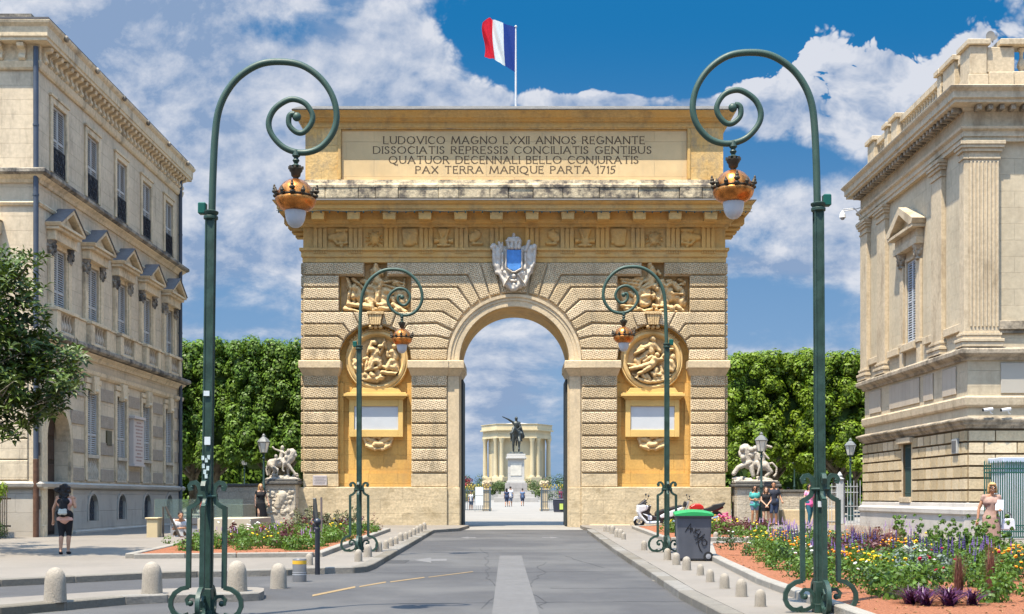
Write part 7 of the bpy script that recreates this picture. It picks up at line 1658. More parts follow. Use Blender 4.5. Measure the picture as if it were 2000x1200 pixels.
def person(label, loc, rz, H, skin, J={}, top=None, bottom=None, hair=None, shoes=None, slim=1.0, vox=.012, extra=None, group=None, glasses=False, male=False):
    j = dict(J0); j.update(J); V = {k: Vector(v) for k, v in j.items()}; k = slim; s = H / 1.71
    t = thing('person', label, 'person', loc, rz, group, scale=s); m = MB(); c = m.cap
    hd = V['head']; c(V['neck'] + Vector((0, 0, -.06)), hd + Vector((0, .015, -.03)), .055 * k, .05)
    m.ell(hd + Vector((0, .015, .03)), (.076, .092, .095)); m.ell(hd + Vector((0, -.02, -.055)), (.056, .062, .062)); c(hd + Vector((0, -.085, .015)), hd + Vector((0, -.103, -.022)), .010, .014, 6, 2)
    for sx in (-1, 1): m.ell(hd + Vector((.077 * sx, .01, -.005)), (.012, .02, .03))
    m.ell(hd + Vector((0, -.078, -.062)), (.022, .012, .009))
    sw = 1.12 if male else 1.0
    c(V['chest'] + Vector((-.06 * sw, 0, 0)), V['chest'] + Vector((.06 * sw, 0, 0)), .115 * k, .115 * k); c(V['chest'], V['waist'], .125 * k, .105 * k); c(V['waist'], V['pel'], .105 * k, .13 * k); c(V['hl'], V['hr'], .105 * k, .105 * k)
    c(V['sl'] * 1.0, V['neck'] + Vector((-.03, 0, -.03)), .055, .05); c(V['sr'], V['neck'] + Vector((.03, 0, -.03)), .055, .05); c(V['sl'], V['chest'], .06, .09); c(V['sr'], V['chest'], .06, .09)
    if not male:
        for sx in (-1, 1): m.ell(V['chest'] + Vector((.065 * sx, -.085, -.01)), (.062, .055, .06))
    for q in 'lr':
        c(V['s' + q], V['e' + q], .047 * k, .038 * k); c(V['e' + q], V['w' + q], .038 * k, .024); hand(m, V['w' + q], V['e' + q])
        c(V['h' + q], V['k' + q], .088 * k, .056 * k); c(V['k' + q], V['k' + q].lerp(V['a' + q], .35) + Vector((0, .015, 0)), .054 * k, .056 * k); c(V['k' + q].lerp(V['a' + q], .35) + Vector((0, .015, 0)), V['a' + q], .056 * k, .033)
        c(V['a' + q], V['t' + q], .035, .028); c(V['a' + q] + Vector((0, .01, 0)), V['a' + q] + Vector((0, .03, -.04)), .033, .03)
    me = fuse(m, vox, 2, 'body'); me.materials.append(skin); body = link_mesh('body', me, None, t)
    e = MB()
    if glasses:
        for sx in (-1, 1): e.ell(hd + Vector((.033 * sx, -.088, .008)), (.03, .012, .021))
        e.tube([hd + Vector((-.078, 0, .015)), hd + Vector((-.06, -.08, .015)), hd + Vector((.06, -.08, .015)), hd + Vector((.078, 0, .015))], .006, 5); e.build('sunglasses', mt('sunglass', (.01, .01, .01), rough=.15), t, smooth=True)
    else:
        for sx in (-1, 1): e.ell(hd + Vector((.03 * sx, -.083, .006)), (.013, .006, .007))
        e.build('eyes', mt('eye', (.03, .02, .015), rough=.3), body, smooth=True)
    def cloth(name, f, mat, vx=.015):
        mm = MB(); f(mm, V, k); mo = fuse(mm, vx, 2, name); mo.materials.append(mat); return link_mesh(name, mo, None, t)
    for nm, f, mat in ([top] if top else []) + ([bottom] if bottom else []) + ([hair] if hair else []) + (extra or []): cloth(nm, f, mat)
    if shoes:
        mm = MB()
        for q in 'lr': mm.cap(V['a' + q] + Vector((0, .02, -.045)), V['t' + q] + Vector((0, 0, .0)), .042, .036, 10, 3)
        mm.build('shoes', shoes, t, smooth=True)
    return t
def torso(sleeve=0, low=.9, neckline=1.38, w=1.0):
    def f(m, V, k):
        g = 1.13 * k * w; ch, wa, pe = V['chest'], V['waist'], V['pel']
        m.cap(ch + Vector((-.06, 0, .0)), ch + Vector((.06, 0, .0)), .122 * g, .122 * g); m.cap(ch, wa, .13 * g, .114 * g); m.cap(wa, wa.lerp(pe, (1.06 - low) / .14 * .5 + .3), .114 * g, .150 * g)
        loft(m, [(low, .20 * k * w, .172 * k, pe.x, .01), (pe.z, .192 * k * w, .162 * k, pe.x, .01), (wa.z + .04, .128 * k * w, .12 * k, wa.x, wa.y)])
        for sx in (-1, 1): m.ell(ch + Vector((.065 * sx, -.088, -.01)), (.066, .06, .064))
        for q in 'lr':
            m.cap(V['s' + q] * .9 + ch * .1, ch, .062, .10 * g)
            if sleeve: m.cap(V['s' + q], V['s' + q].lerp(V['e' + q], sleeve), .066, .06 * k)
    return f
def shorts(z=.62, g=1.14):
    def f(m, V, k):
        m.cap(V['pel'] + Vector((-.055, 0, .04)), V['pel'] + Vector((.055, 0, .04)), .132 * k * g, .132 * k * g)
        for q in 'lr': tt = min(1, (.9 - z) / .4); m.cap(V['h' + q], V['h' + q].lerp(V['k' + q], tt), .108 * k * g, (.088 - .03 * tt) * g * k)
    return f
def trousers(g=1.13, low=1):
    def f(m, V, k):
        m.cap(V['pel'] + Vector((-.055, 0, .04)), V['pel'] + Vector((.055, 0, .04)), .135 * k * g, .135 * k * g)
        for q in 'lr': m.cap(V['h' + q], V['k' + q], .108 * k * g, .062 * g); m.cap(V['k' + q], V['k' + q].lerp(V['a' + q], low), .062 * g, .045 * g)
    return f
def dress(z1, r1, sway=(0, 0), r0=.182, sl=.22):
    t_ = torso(sl, .80)
    def f(m, V, k):
        t_(m, V, k); w = V['waist']; loft(m, [(w.z + .03, .115 * k, .105 * k, w.x, w.y), (V['pel'].z, r0 * 1.1, r0 * .86, V['pel'].x, 0), ((.9 + z1) / 2, (r0 + r1) / 2 * 1.08, (r0 + r1) / 2 * .85, sway[0] * .5, sway[1] * .5), (z1, r1, r1 * .8, sway[0], sway[1])])
    return f
def hairf(kind, seed=1):
    def f(m, V, k):
        h = V['head']; r = random.Random(seed); m.ell(h + Vector((0, .035, .06)), (.092, .098, .088))
        if kind == 'curly':
            for i in range(34): a = r.uniform(0, 6.28); z = r.uniform(-.20, .11); q = .10 + .05 * max(0, -z * 3); m.ell(h + Vector((q * math.cos(a) * .95, abs(q * math.sin(a)) * .8 + .01, z)), (.045, .045, .045))
            for i in range(10): m.ell(h + Vector((.16 + .02 * (i % 4), .05, -.06 + .02 * (i % 5))), (.05, .05, .03))
            for i in range(12): m.ell(h + Vector((r.uniform(-.06, .06), .09, -.2 - .02 * i)), (.05, .04, .05))
        elif kind == 'long':
            for sx in (-1, 1): m.cap(h + Vector((.07 * sx, .03, .02)), h + Vector((.095 * sx, .03, -.28)), .04, .035); 
            m.cap(h + Vector((0, .07, .0)), h + Vector((0, .09, -.28)), .07, .06)
        elif kind == 'bob':
            for sx in (-1, 1): m.cap(h + Vector((.07 * sx, .02, .04)), h + Vector((.085 * sx, .02, -.09)), .04, .035)
            m.cap(h + Vector((0, .07, .0)), h + Vector((0, .075, -.1)), .075, .06); m.cap(h + Vector((-.05, -.06, .085)), h + Vector((.05, -.06, .085)), .03, .03)
        elif kind == 'short': m.ell(h + Vector((0, .03, .07)), (.088, .095, .075))
    return f
def W_(px, py, d): return ((px - 1004) * d / F, d, gz(d) + P)
STEP = dict(kl=(-.09, -.12, .50), al=(-.09, -.10, .10), tl=(-.10, -.25, .06), kr=(.09, .03, .49), ar=(.10, .22, .12), tr=(.11, .10, .03))
# woman with backpack, walking away
def bp(m, V, k): m.cap((-.08, .17, 1.30), (.08, .17, 1.30), .075, .075); m.cap((-.09, .18, 1.02), (.09, .18, 1.02), .09, .09); m.cap((0, .19, 1.02), (0, .17, 1.3), .11, .10)
def bpp(m, V, k): m.cap((-.055, .235, 1.02), (.055, .235, 1.02), .06, .06); m.cap((-.05, .235, 1.08), (.05, .235, 1.08), .055, .055)
wp = person('woman in pink top with curly black hair and backpack walking away beside the townhouse', W_(127, 0, 30.2), math.pi + .1, 1.63, SK3,
    dict(STEP, er=(.27, .03, 1.12), wr=(.29, -.03, .86), el=(-.25, .04, 1.17), wl=(-.20, -.17, 1.30), kl=(-.08, -.06, .50), al=(-.07, -.02, .09), tl=(-.08, -.15, .03), kr=(.08, .02, .49), ar=(.08, .10, .09), tr=(.09, -.02, .03)),
    ('top', torso(0, .83, w=1.0), CL('pale_pink', (.58, .34, .27))), ('leggings', trousers(1.1, .28), BLACK), ('hair', hairf('curly'), HAIRB), BLACK, vox=.009, extra=[('backpack', bp, BLACK)])
o = MB(); mm = MB(); bpp(mm, None, 1); me = fuse(mm, .012, 2, 'pocket'); me.materials.append(mt('pattern_cloth', (.42, .43, .38), rough=.8, var=.1, stain=.95, stain_col=(.03, .03, .03), stain_lo=.5, streak=1, scale=9)); link_mesh('pocket', me, None, wp)
for c_ in wp.children:
    if c_.name.startswith('pocket'): c_.data.transform(Matrix.Translation((0, .01, 0)))
# woman in a dusty pink dress with papers and a white bag
def papers(m, V, k): m.add(*(lambda q: (q.v, q.f))(MB().box(-.012, .012, -.085, .085, -.13, .13).xf(Matrix.Translation((.15, -.17, 1.20)) @ Euler((0, R(25), R(70))).to_matrix().to_4x4())))
wq = person('blonde woman in sunglasses and dusty pink dress carrying white papers past the bed', W_(1936, 0, 29.3), -.15, 1.66, SK2,
    dict(STEP, el=(-.27, .03, 1.12), wl=(-.31, -.02, .86), er=(.24, .02, 1.13), wr=(.17, -.20, 1.10), kl=(-.11, -.10, .50), head=(.02, -.03, 1.60)),
    ('dress', dress(.38, .21, (.0, -.02)), CL('dusty_pink', (.30, .19, .15))), None, ('hair', hairf('bob'), HAIRY), mt('beige_shoe', (.4, .3, .2)), vox=.009, glasses=True)
mm = MB(); papers(mm, None, 1); mm.build('papers', mt('paper', (.62, .64, .70)), wq)
hb = thing('handbag', 'white leather handbag hanging from the arm of the woman in pink', 'bag', tuple(wq.location + Vector((.34, -.12, .60)))); mm = MB().prism([(-.16, 0), (.16, 0), (.12, .26), (-.12, .26)], -.06, .06); mm.build('bag_body', mt('white_leather', (.60, .59, .60), rough=.45), hb, bevel=.03, seg=3)
MB().tube([(-.09, 0, .25), (-.06, 0, .36), (0, 0, .40), (.06, 0, .36), (.09, 0, .25)], .012, 6).build('strap', mt('dark_strap', (.08, .07, .08)), hb)
# trio by the right lion
g3 = 'three people standing by the right bench'
person('woman in teal top, denim shorts and sunglasses beside the right bench', W_(1474, 0, 53.2), .1, 1.64, SK2, dict(er=(.21, -.02, 1.13), wr=(.02, -.17, 1.14), el=(-.21, .02, 1.12), wl=(-.05, -.17, 1.10)), ('top', torso(.5, .86, w=1.1), CL('teal', (.06, .30, .28))), ('shorts', shorts(.70), CL('denim', (.13, .17, .25))), ('hair', hairf('long'), HAIRB), BLACK, group=g3, glasses=True)
person('girl in short black dress with joined hands between her two friends', W_(1496, 0, 51.8), 0, 1.60, SK1, dict(er=(.21, -.02, 1.12), wr=(.03, -.19, .92), el=(-.21, -.02, 1.12), wl=(-.03, -.19, .92), head=(0, -.05, 1.57)), ('dress', dress(.66, .17), BLACK), None, ('hair', hairf('long', 2), mt('hair_brown', (.06, .03, .015), rough=.5)), BLACK, group=g3)
person('bearded man in dark t-shirt and navy shorts right of the two women', W_(1511, 0, 53.5), -.1, 1.80, SK2, dict(er=(.25, .02, 1.14), wr=(.31, -.08, .98), kl=(-.1, -.1, .5)), ('t_shirt', torso(.55, .84, w=1.12), CL('navy_black', (.022, .026, .04))), ('shorts', shorts(.52, 1.2), CL('navy', (.03, .045, .09))), ('hair', hairf('short'), HAIRB), BLACK, group=g3, male=True)
person('person in pink and white top and teal jeans behind the right lamp', W_(1581, 0, 52.5), .4, 1.70, SK1, dict(STEP, el=(-.26, .0, 1.14), wl=(-.28, -.08, .92)), ('top', torso(.4, .86, w=1.1), mt('pink_white_cloth', (.55, .10, .28), var=.3, stain=.9, stain_col=(.6, .5, .55), stain_lo=.48, streak=1)), ('jeans', trousers(), CL('teal_jeans', (.02, .09, .13))), ('hair', hairf('long', 3), HAIRB), mt('tan_shoe', (.3, .2, .12)))
person('blonde woman in a long black sleeveless dress walking left of the lion pedestal', W_(509, 0, 53.6), .3, 1.70, SK1, dict(STEP, er=(.27, .03, 1.14), wr=(.33, -.02, .92)), ('dress', dress(.14, .24, (.06, .03)), BLACK), None, ('hair', hairf('long', 4), HAIRY), BLACK, glasses=True)
person('dark-haired man in pale shirt bent forward on the sunken stair', (px3(357, 0, 41.6)[0], 41.2, gz(41.2) - .80), .5, 1.75, SK2, dict(head=(0, -.16, 1.55), neck=(0, -.08, 1.43), er=(.22, -.12, 1.14), wr=(.08, -.32, 1.16), el=(-.22, -.12, 1.14), wl=(-.12, -.32, 1.16)), ('shirt', torso(.6, .86, w=1.1), CL('pale_shirt', (.42, .42, .42))), ('trousers', trousers(), CL('brown', (.12, .08, .05))), ('hair', hairf('short', 5), HAIRB), BLACK, male=True)
# visitors beyond the arch
gf = 'visitors on the promenade beyond the arch'
def far(label, px, d, H, rz, top, bot, hair='short', J={}): person(label, ((px - 1004) * d / F, d, gz(d)), rz, H, SK2, J, ('top', torso(.5, .86, w=1.1), top), ('bottom', shorts(.5, 1.25), bot), ('hair', hairf(hair), HAIRB), BLACK, vox=.02, group=gf)
WS, NV = CL('white', (.6, .6, .62)), CL('navy', (.03, .045, .09))
far('person in a dark dress walking away on the promenade, left of a pair', 989.5, 114, 1.62, math.pi, NV, NV, 'long', STEP)
far('person in white shirt and blue shorts, right of a pair on the promenade', 997, 115, 1.78, math.pi, WS, CL('denim', (.1, .14, .2)), 'short', STEP)
far('person in blue top walking alone on the promenade toward the statue', 1020.5, 118, 1.60, math.pi, CL('blue_top', (.1, .15, .25)), NV, 'short', STEP)
far('person in white shirt seen behind the left iron gate', 920, 98, 1.4, 0, WS, NV)
far('person in pale top seen behind the right iron gate near its post', 1064, 99, 1.7, math.pi, WS, CL('sand', (.3, .22, .15)))
far('person in dark red top behind the right iron gate by the bin', 1095, 112, 1.65, .5, CL('wine', (.18, .03, .06)), NV)
far('visitor in blue in the shade under the right trees', 1526, 76, 1.7, .8, CL('sky', (.12, .25, .45)), NV)
far('visitor in white in the shade under the right trees', 1540, 78, 1.7, 2, WS, NV)
# ------------------------------------------------------------------ wheelie bin
x, y = K(1354, 1095)
t = thing('wheelie_bin', 'grey wheelie bin with green lid and black graffiti standing on the right pavement', 'bin', (x, y, gz(y) + P), R(-4)); GP = mt('grey_plastic', (.085, .09, .105), rough=.5, var=.12, scale=3, stain=.2, stain_col=(.15, .15, .16))
def frustum(mb, z0, z1, a, b, y0=0, y1=0): # half widths at bottom and top
    (x0, d0), (x1, d1) = a, b; mb.add([(-x0, -d0 + y0, z0), (x0, -d0 + y0, z0), (x0, d0 + y0, z0), (-x0, d0 + y0, z0), (-x1, -d1 + y1, z1), (x1, -d1 + y1, z1), (x1, d1 + y1, z1), (-x1, d1 + y1, z1)], [(0, 3, 2, 1), (4, 5, 6, 7), (0, 1, 5, 4), (1, 2, 6, 5), (2, 3, 7, 6), (3, 0, 4, 7)]); return mb
b = frustum(MB(), .03, .93, (.335, .28), (.365, .36), .05, 0); bo = b.build('bin_body', GP, t, bevel=.025, seg=2)
frustum(MB(), .925, .985, (.395, .39), (.40, .40)).build('rim', GP, t, bevel=.012); 
l = MB(); m = len(l.v); n = 10
for i in range(n + 1):
    u = -1 + 2 * i / n; zt = .990 + .055 * (1 - u * u); l.v += [(.41 * u, -.41, .965), (.41 * u, -.41, zt), (.41 * u, .38, zt + .05), (.41 * u, .38, .965)]
for i in range(n):
    for k in range(4): a = m + i * 4; l.f.append((a + k, a + (k + 1) % 4, a + 4 + (k + 1) % 4, a + 4 + k))
l.f += [(m, m + 3, m + 2, m + 1), tuple(m + n * 4 + k for k in range(4))]; l.build('lid', mt('green_plastic', (.02, .24, .07), rough=.45, var=.08), t, smooth=30)
wh = MB(); wh.tube([(.30, -.285, .10), (.30, -.23, .10)], .10, 20); wo = wh.build('wheel', mt('rubber', (.015, .015, .016), rough=.8), t, smooth=40)
MB().lathe([(.055, 0), (.055, .012), (.02, .018)], 16).xf(Matrix.Translation((.30, -.287, .10)) @ Euler((R(90), 0, 0)).to_matrix().to_4x4()).build('hub', mt('hub_grey', (.22, .22, .23), rough=.4), wo)
wh2 = MB(); wh2.tube([(.30, .28, .10), (.30, .33, .10)], .10, 20); wh2.build('wheel', mt('rubber', (.015, .015, .016)), t, smooth=40)
gf_ = MB()
for st in ([(880, 390), (905, 350), (935, 308), (934, 350), (930, 395)], [(893, 362), (950, 350)], [(930, 395), (952, 352), (962, 402), (985, 352)], [(1022, 362), (990, 368), (978, 396), (1008, 408), (1000, 440), (962, 425)],
           [(1035, 378), (1012, 420), (1003, 462)], [(1072, 408), (1012, 455), (1055, 440), (1040, 480)], [(985, 500), (1020, 470), (1068, 440)], [(1040, 470), (1075, 462), (1095, 485), (1088, 515), (1060, 522), (1042, 500), (1050, 470)], [(1010, 470), (1012, 520), (1030, 565), (1052, 590)], [(975, 462), (1010, 455), (1060, 425)]):
    pts = []
    for X_, Y_ in st: X2 = (X_ / 5 + 1160 - 1354) / 92.0; Z2 = (1095 - (Y_ / 5 + 960)) / 92.0; pts.append((X2, -.236 - .082 * (Z2 / .93) - .003 - .0, Z2))
    pts = [(a, -(.23 + .13 * (c - .03) / .9) - .004, c) for a, b_, c in pts]
    gf_.tube(pts, [.006] + [.012] * (len(pts) - 2) + [.006], 6, flat=(1, .5))
gf_.build('graffiti', mt('spray_black', (.008, .008, .01), rough=.6), bo)
# ------------------------------------------------------------------ scooter and motorcycle
BLK = mt('black_plastic', (.02, .02, .022), rough=.4, spec=.5); RUB = mt('tyre', (.014, .014, .014), rough=.85); ALU = mt('alloy', (.42, .42, .43), rough=.3, metallic=.5); CHR = mt('chrome', (.5, .5, .5), rough=.15, metallic=1)
WPL = mt('white_paint', (.66, .66, .67), rough=.3, var=.03, coat=.4); REDP = mt('red_gloss', (.50, .012, .01), rough=.25, var=.05, coat=.5)
def zp(L, y0, y1): return [((X_ - 270) / 469, (760 - Y_) / 469) for X_, Y_ in L], y0, y1
def wheel(t, x, r, w=.055):
    m = MB(); k = 26; mm_ = len(m.v)
    for i in range(k):
        a = 2 * math.pi * i / k
        for j in range(8): b_ = 2 * math.pi * j / 8; rr_ = r - w + w * math.cos(b_); m.v.append((x + rr_ * math.cos(a), w * 1.0 * math.sin(b_), r + rr_ * math.sin(a)))
    for i in range(k):
        for j in range(8): i2, j2 = (i + 1) % k, (j + 1) % 8; m.f.append((i * 8 + j, i2 * 8 + j, i2 * 8 + j2, i * 8 + j2))
    o = m.build('wheel', RUB, t, smooth=True); s_ = MB()
    for i in range(5): a = i * 1.257 + .3; s_.tube([(x + .03 * math.cos(a), 0, r + .03 * math.sin(a)), (x + (r - w * 1.7) * math.cos(a), 0, r + (r - w * 1.7) * math.sin(a))], .018, 6)
    q = [(x + (r - w * 1.75) * math.cos(i * .2618), 0, r + (r - w * 1.75) * math.sin(i * .2618)) for i in range(25)]; s_.tube(q, .018, 6); s_.tube([(x, -.05, r), (x, .05, r)], .04, 10); s_.build('rim', ALU, o, smooth=40)
x, y = K(1248.4, 1030)
sc = thing('motor_scooter', 'large white motor scooter parked against the foot of the arch', 'scooter', (x, y, gz(y) + P)); sc.rotation_euler = (R(5), 0, R(4))
wheel(sc, 0, .235, .06); wheel(sc, 1.46, .235, .065)
MB().prism(*zp([(160, 650), (170, 585), (220, 550), (280, 560), (320, 600), (330, 640), (300, 625), (250, 605), (200, 610)], -.07, .07)).build('front_mudguard', WPL, sc, bevel=.02, seg=2)
MB().prism(*zp([(225, 350), (330, 335), (432, 352), (425, 400), (395, 440), (290, 480), (310, 540), (405, 640), (650, 632), (650, 690), (390, 702), (345, 640), (255, 560), (212, 470)], -.19, .19)).build('front_fairing', WPL, sc, bevel=.05, seg=3)
MB().prism(*zp([(290, 478), (400, 432), (440, 350), (480, 340), (450, 480), (520, 545), (580, 545), (650, 560), (650, 634), (400, 645)], -.17, .17)).build('leg_shield', BLK, sc, bevel=.02)
MB().prism(*zp([(310, 495), (480, 540), (500, 560), (490, 625), (420, 620), (415, 560)], -.195, .195)).build('side_trim', WPL, sc, bevel=.02)
MB().prism(*zp([(232, 348), (375, 232), (392, 262), (330, 345)], -.15, .15)).build('windscreen', mt('smoked_screen', (.06, .06, .065), rough=.2), sc, bevel=.02)
MB().prism(*zp([(560, 500), (590, 450), (650, 445), (700, 425), (1000, 350), (1062, 340), (1062, 375), (880, 430), (700, 500), (640, 540), (560, 545)], -.15, .15)).build('seat', BLK, sc, bevel=.04, seg=2)
MB().prism(*zp([(640, 540), (720, 495), (1060, 372), (1075, 400), (960, 500), (860, 560), (660, 590)], -.17, .17)).build('rear_body', WPL, sc, bevel=.04, seg=2)
MB().prism(*zp([(640, 592), (880, 560), (1000, 620), (980, 720), (760, 690), (650, 685)], -.14, .14)).build('engine', BLK, sc, bevel=.03)
h = MB().tube([(.16, -.36, 1.0), (.22, -.12, 1.04), (.22, .12, 1.04), (.16, .36, 1.0)], .018, 8).tube([(.25, 0, .75), (.21, 0, 1.04)], .04, 8).cap((.14, -.38, .98), (.24, -.28, 1.01), .024, .024); h.build('handlebar', BLK, sc, smooth=40)
for sy in (-1, 1): m = MB().tube([(.22, sy * .22, 1.03), (.30, sy * .30, 1.22)], .008, 6); m.ell((.30, sy * .31, 1.27), (.035, .06, .05)); m.build('mirror', BLK, sc, smooth=40)
m = MB().tube([(.95, -.2, .2), (1.2, -.24, .22), (1.62, -.24, .3)], [.03, .055, .05], 10); m.build('exhaust', CHR, sc, smooth=40)
x, y = K(1331, 1026.5)
mc = thing('motorcycle', 'red and black motorcycle parked behind the wheelie bin by the arch', 'motorcycle', (x, y, gz(y) + P)); mc.rotation_euler = (R(6), 0, R(3))
def mp(L, y0, y1): return [((X_ - 1050) / 469, (745 - Y_) / 469) for X_, Y_ in L], y0, y1
wheel(mc, 0, .30, .06); wheel(mc, 1.46, .30, .075)
MB().prism(*mp([(1195, 400), (1215, 365), (1290, 325), (1400, 322), (1460, 360), (1485, 420), (1400, 430), (1300, 440), (1210, 440)], -.14, .14)).build('fuel_tank', REDP, mc, bevel=.06, seg=3)
MB().prism(*mp([(1480, 420), (1560, 400), (1640, 365), (1660, 340), (1800, 318), (1890, 290), (1900, 305), (1850, 370), (1700, 440), (1580, 480), (1490, 475)], -.11, .11)).build('seat', BLK, mc, bevel=.03, seg=2)
MB().prism(*mp([(1640, 440), (1780, 400), (1860, 370), (1865, 400), (1740, 470), (1650, 480)], -.09, .09)).build('tail_fairing', mt('dark_red', (.12, .012, .012), rough=.3), mc, bevel=.02)
MB().prism(*mp([(1150, 450), (1480, 440), (1520, 500), (1480, 640), (1250, 660), (1180, 560)], -.17, .17)).build('engine', mt('engine_metal', (.06, .06, .062), rough=.45, metallic=.4, var=.5, scale=14), mc, bevel=.03)
MB().tube([(0, -.1, .3), (.28, -.1, 1.02)], .03, 8).tube([(0, .1, .3), (.28, .1, 1.02)], .03, 8).build('fork', ALU, mc, smooth=40)
m = MB().tube([(.36, -.38, 1.05), (.28, -.15, 1.08), (.28, .15, 1.08), (.36, .38, 1.05)], .018, 8); m.build('handlebar', BLK, mc, smooth=40)
m = MB(); m.ell((.14, 0, .88), (.10, .11, .12)); m.build('headlight', mt('headlight_black', (.03, .03, .03), rough=.2), mc, smooth=40); MB().prism(*mp([(1060, 380), (1095, 270), (1115, 275), (1130, 380)], -.1, .1)).build('fly_screen', BLK, mc, bevel=.015)
for sy in (-1, 1): m = MB().tube([(.28, sy * .22, 1.07), (.25, sy * .30, 1.20)], .008, 6); m.ell((.25, sy * .31, 1.24), (.03, .06, .04)); m.build('mirror', BLK, mc, smooth=40)
MB().prism(*mp([(1640, 560), (1620, 500), (1700, 470), (1800, 490), (1860, 540), (1800, 500), (1700, 490)], -.07, .07)).build('rear_mudguard', BLK, mc)
MB().tube([(.5, -.18, .25), (1.0, -.22, .25), (1.5, -.22, .38)], [.03, .05, .05], 10).build('exhaust', CHR, mc, smooth=40)
# ------------------------------------------------------------------ gates and promenade beyond the arch
GI = mt('gate_iron', (.07, .10, .13), rough=.5, var=.1); GT = mt('gilded_tip', (.50, .38, .08), rough=.4, metallic=.4)
def gate(px0, px1, label, post):
    d = 92.0; x0, x1 = (px0 - 1004) * d / F, (px1 - 1004) * d / F; t = thing('iron_gate', label, 'gate', (x0, d, gz(d)), 0, 'pair of iron gates beyond the arch'); w = x1 - x0; n = int(w / .13); m = MB(); tp = MB()
    for i in range(n + 1): xx = w * i / n; m.tube([(xx, 0, .08), (xx, 0, 1.55 + .12 * (i % 2))], .018, 5); tp.ell((xx, 0, 1.72 + .12 * (i % 2)), (.04, .03, .09), n=6, h=4)
    for z in (.08, .65, 1.45): m.box(0, w, -.025, .025, z, z + .05)
    px_ = w if post > 0 else 0; m.box(px_ - .06, px_ + .06, -.06, .06, 0, 1.75); g_ = m.build('bars', GI, t); tp.build('spear_tips', GT, g_)
gate(902, 957, 'left grey-blue iron gate leaf with gilded tips, seen through the arch', 1); gate(1058, 1109, 'right grey-blue iron gate leaf with gilded tips, seen through the arch', -1)
ST2 = mt('vase_stone', (.42, .34, .22), var=.2, scale=4, bump=.5, fine=.3)
for px, l in ((951, 'left stone gate pier topped by a carved basket beyond the arch'), (1063, 'right stone gate pier topped by a carved basket beyond the arch')):
    d = 94.5; t = thing('gate_pier', l, 'pillar', ((px - 1004) * d / F, d, gz(d)), 0, 'stone piers of the iron gates')
    MB().box(-.28, .28, -.28, .28, 0, 1.5).box(-.36, .36, -.36, .36, 1.5, 1.62).box(-.34, .34, -.34, .34, 0, .2).build('pier', ST2, t, bevel=.03); b_ = MB().lathe([(.1, 1.62), (.3, 1.75), (.34, 1.9)], 12)
    for i in range(16): b_.ell((.26 * math.cos(i * 1.3), .2 * math.sin(i * 1.3), 1.95 + .08 * (i % 3)), (.12, .1, .1), n=8, h=5)
    b_.build('basket', ST2, t, smooth=50)
d = 90; t = thing('notice_board', 'white notice board fixed behind the left iron gate', 'notice board', ((935 - 1004) * d / F, d + 1.2, gz(d))); MB().box(-.28, .28, 0, .04, 1.15, 1.75).box(-.28, .28, 0, .04, .45, 1.12).build('board', mt('board_white', (.60, .62, .62)), t); MB().box(-.31, -.285, 0, .05, 0, 1.8).box(.285, .31, 0, .05, 0, 1.8).build('posts', GI, t)
d = 88; bn = thing('rubbish_bin', 'dark blue-grey wheelie bin with yellow sticker behind the right gate', 'bin', ((1092 - 1004) * d / F, d, gz(d))); frustum(MB(), .03, .85, (.36, .3), (.42, .36)).build('bin_body', mt('bin_dark', (.035, .04, .06), rough=.5), bn, bevel=.02); frustum(MB(), .855, .93, (.45, .39), (.38, .34)).build('lid', mt('bin_lid', (.05, .055, .075), rough=.5), bn, bevel=.02); MB().box(.02, .26, -.362, -.355, .2, .6).build('sticker', mt('yellow_green_sticker', (.45, .55, .12)), bn)
# statue of the king on horseback
d = 155.0; g0 = gz(d); PED = mt('pedestal_stone', (.46, .44, .40), var=.08, scale=.4, bump=.3, brick=(2.2, 1.1, .012, .85, .05))
t = thing('statue_pedestal', 'tall pale stone pedestal on steps under the horseman', 'pedestal', ((1008 - 1004) * d / F, d, g0))
def pr(w, dp, py1, py0, m): m.box(-w, w, -dp, dp, (972 - py1) / F * d + EYE - g0, (972 - py0) / F * d + EYE - g0)
m = MB(); pr(2.6, 3.6, 981, 972, m); pr(2.2, 3.2, 973, 966, m); pr(1.8, 2.8, 966.2, 961, m); m.v = [(a, b, c) for a, b, c in m.v]; m.build('steps', mt('step_stone', (.36, .34, .31), var=.1), t, bevel=.02)
m = MB(); pr(1.32, 2.3, 961, 944, m); m.build('base', mt('ped_base', (.30, .28, .26), var=.1, brick=(1.6, .8, .02, .7, .08)), t, bevel=.03); m = MB(); pr(1.12, 2.1, 944, 940, m); pr(.98, 1.9, 940, 897, m); m.build('shaft', PED, t, bevel=.03); m = MB(); pr(1.22, 2.2, 897, 894, m); pr(1.12, 2.05, 893.8, 888, m); m.build('cap', PED, t, bevel=.02); m = MB().box(-.66, .66, -1.95, -1.9, (972 - 930) / F * d + EYE - g0, (972 - 905) / F * d + EYE - g0); m.build('panel', mt('panel_pale', (.52, .49, .42)), t, bevel=.02)
h = MB(); c = h.cap
c((0, 1.5, 2.3), (0, -.6, 2.35), .55, .52); c((0, -.7, 2.5), (-.3, -1.35, 3.0), .42, .24); c((-.3, -1.4, 3.0), (-.52, -1.75, 2.45), .22, .13); c((-.2, -1.0, 3.2), (-.1, -.6, 2.8), .12, .1)
for a, b_, e in (((-.28, -.75, 2.1), (-.34, -.85, 1.2), (-.32, -.75, .25)), ((.28, -.75, 2.1), (.38, -1.3, 1.5), (.30, -1.15, .75)), ((-.3, 1.5, 2.1), (-.38, 1.3, 1.2), (-.35, 1.6, .25)), ((.3, 1.5, 2.1), (.34, 1.8, 1.2), (.3, 1.4, .25))): c(a, b_, .26, .15); c(b_, e, .14, .10); c(e, (e[0], e[1] - .08, e[2] - .15), .12, .14)
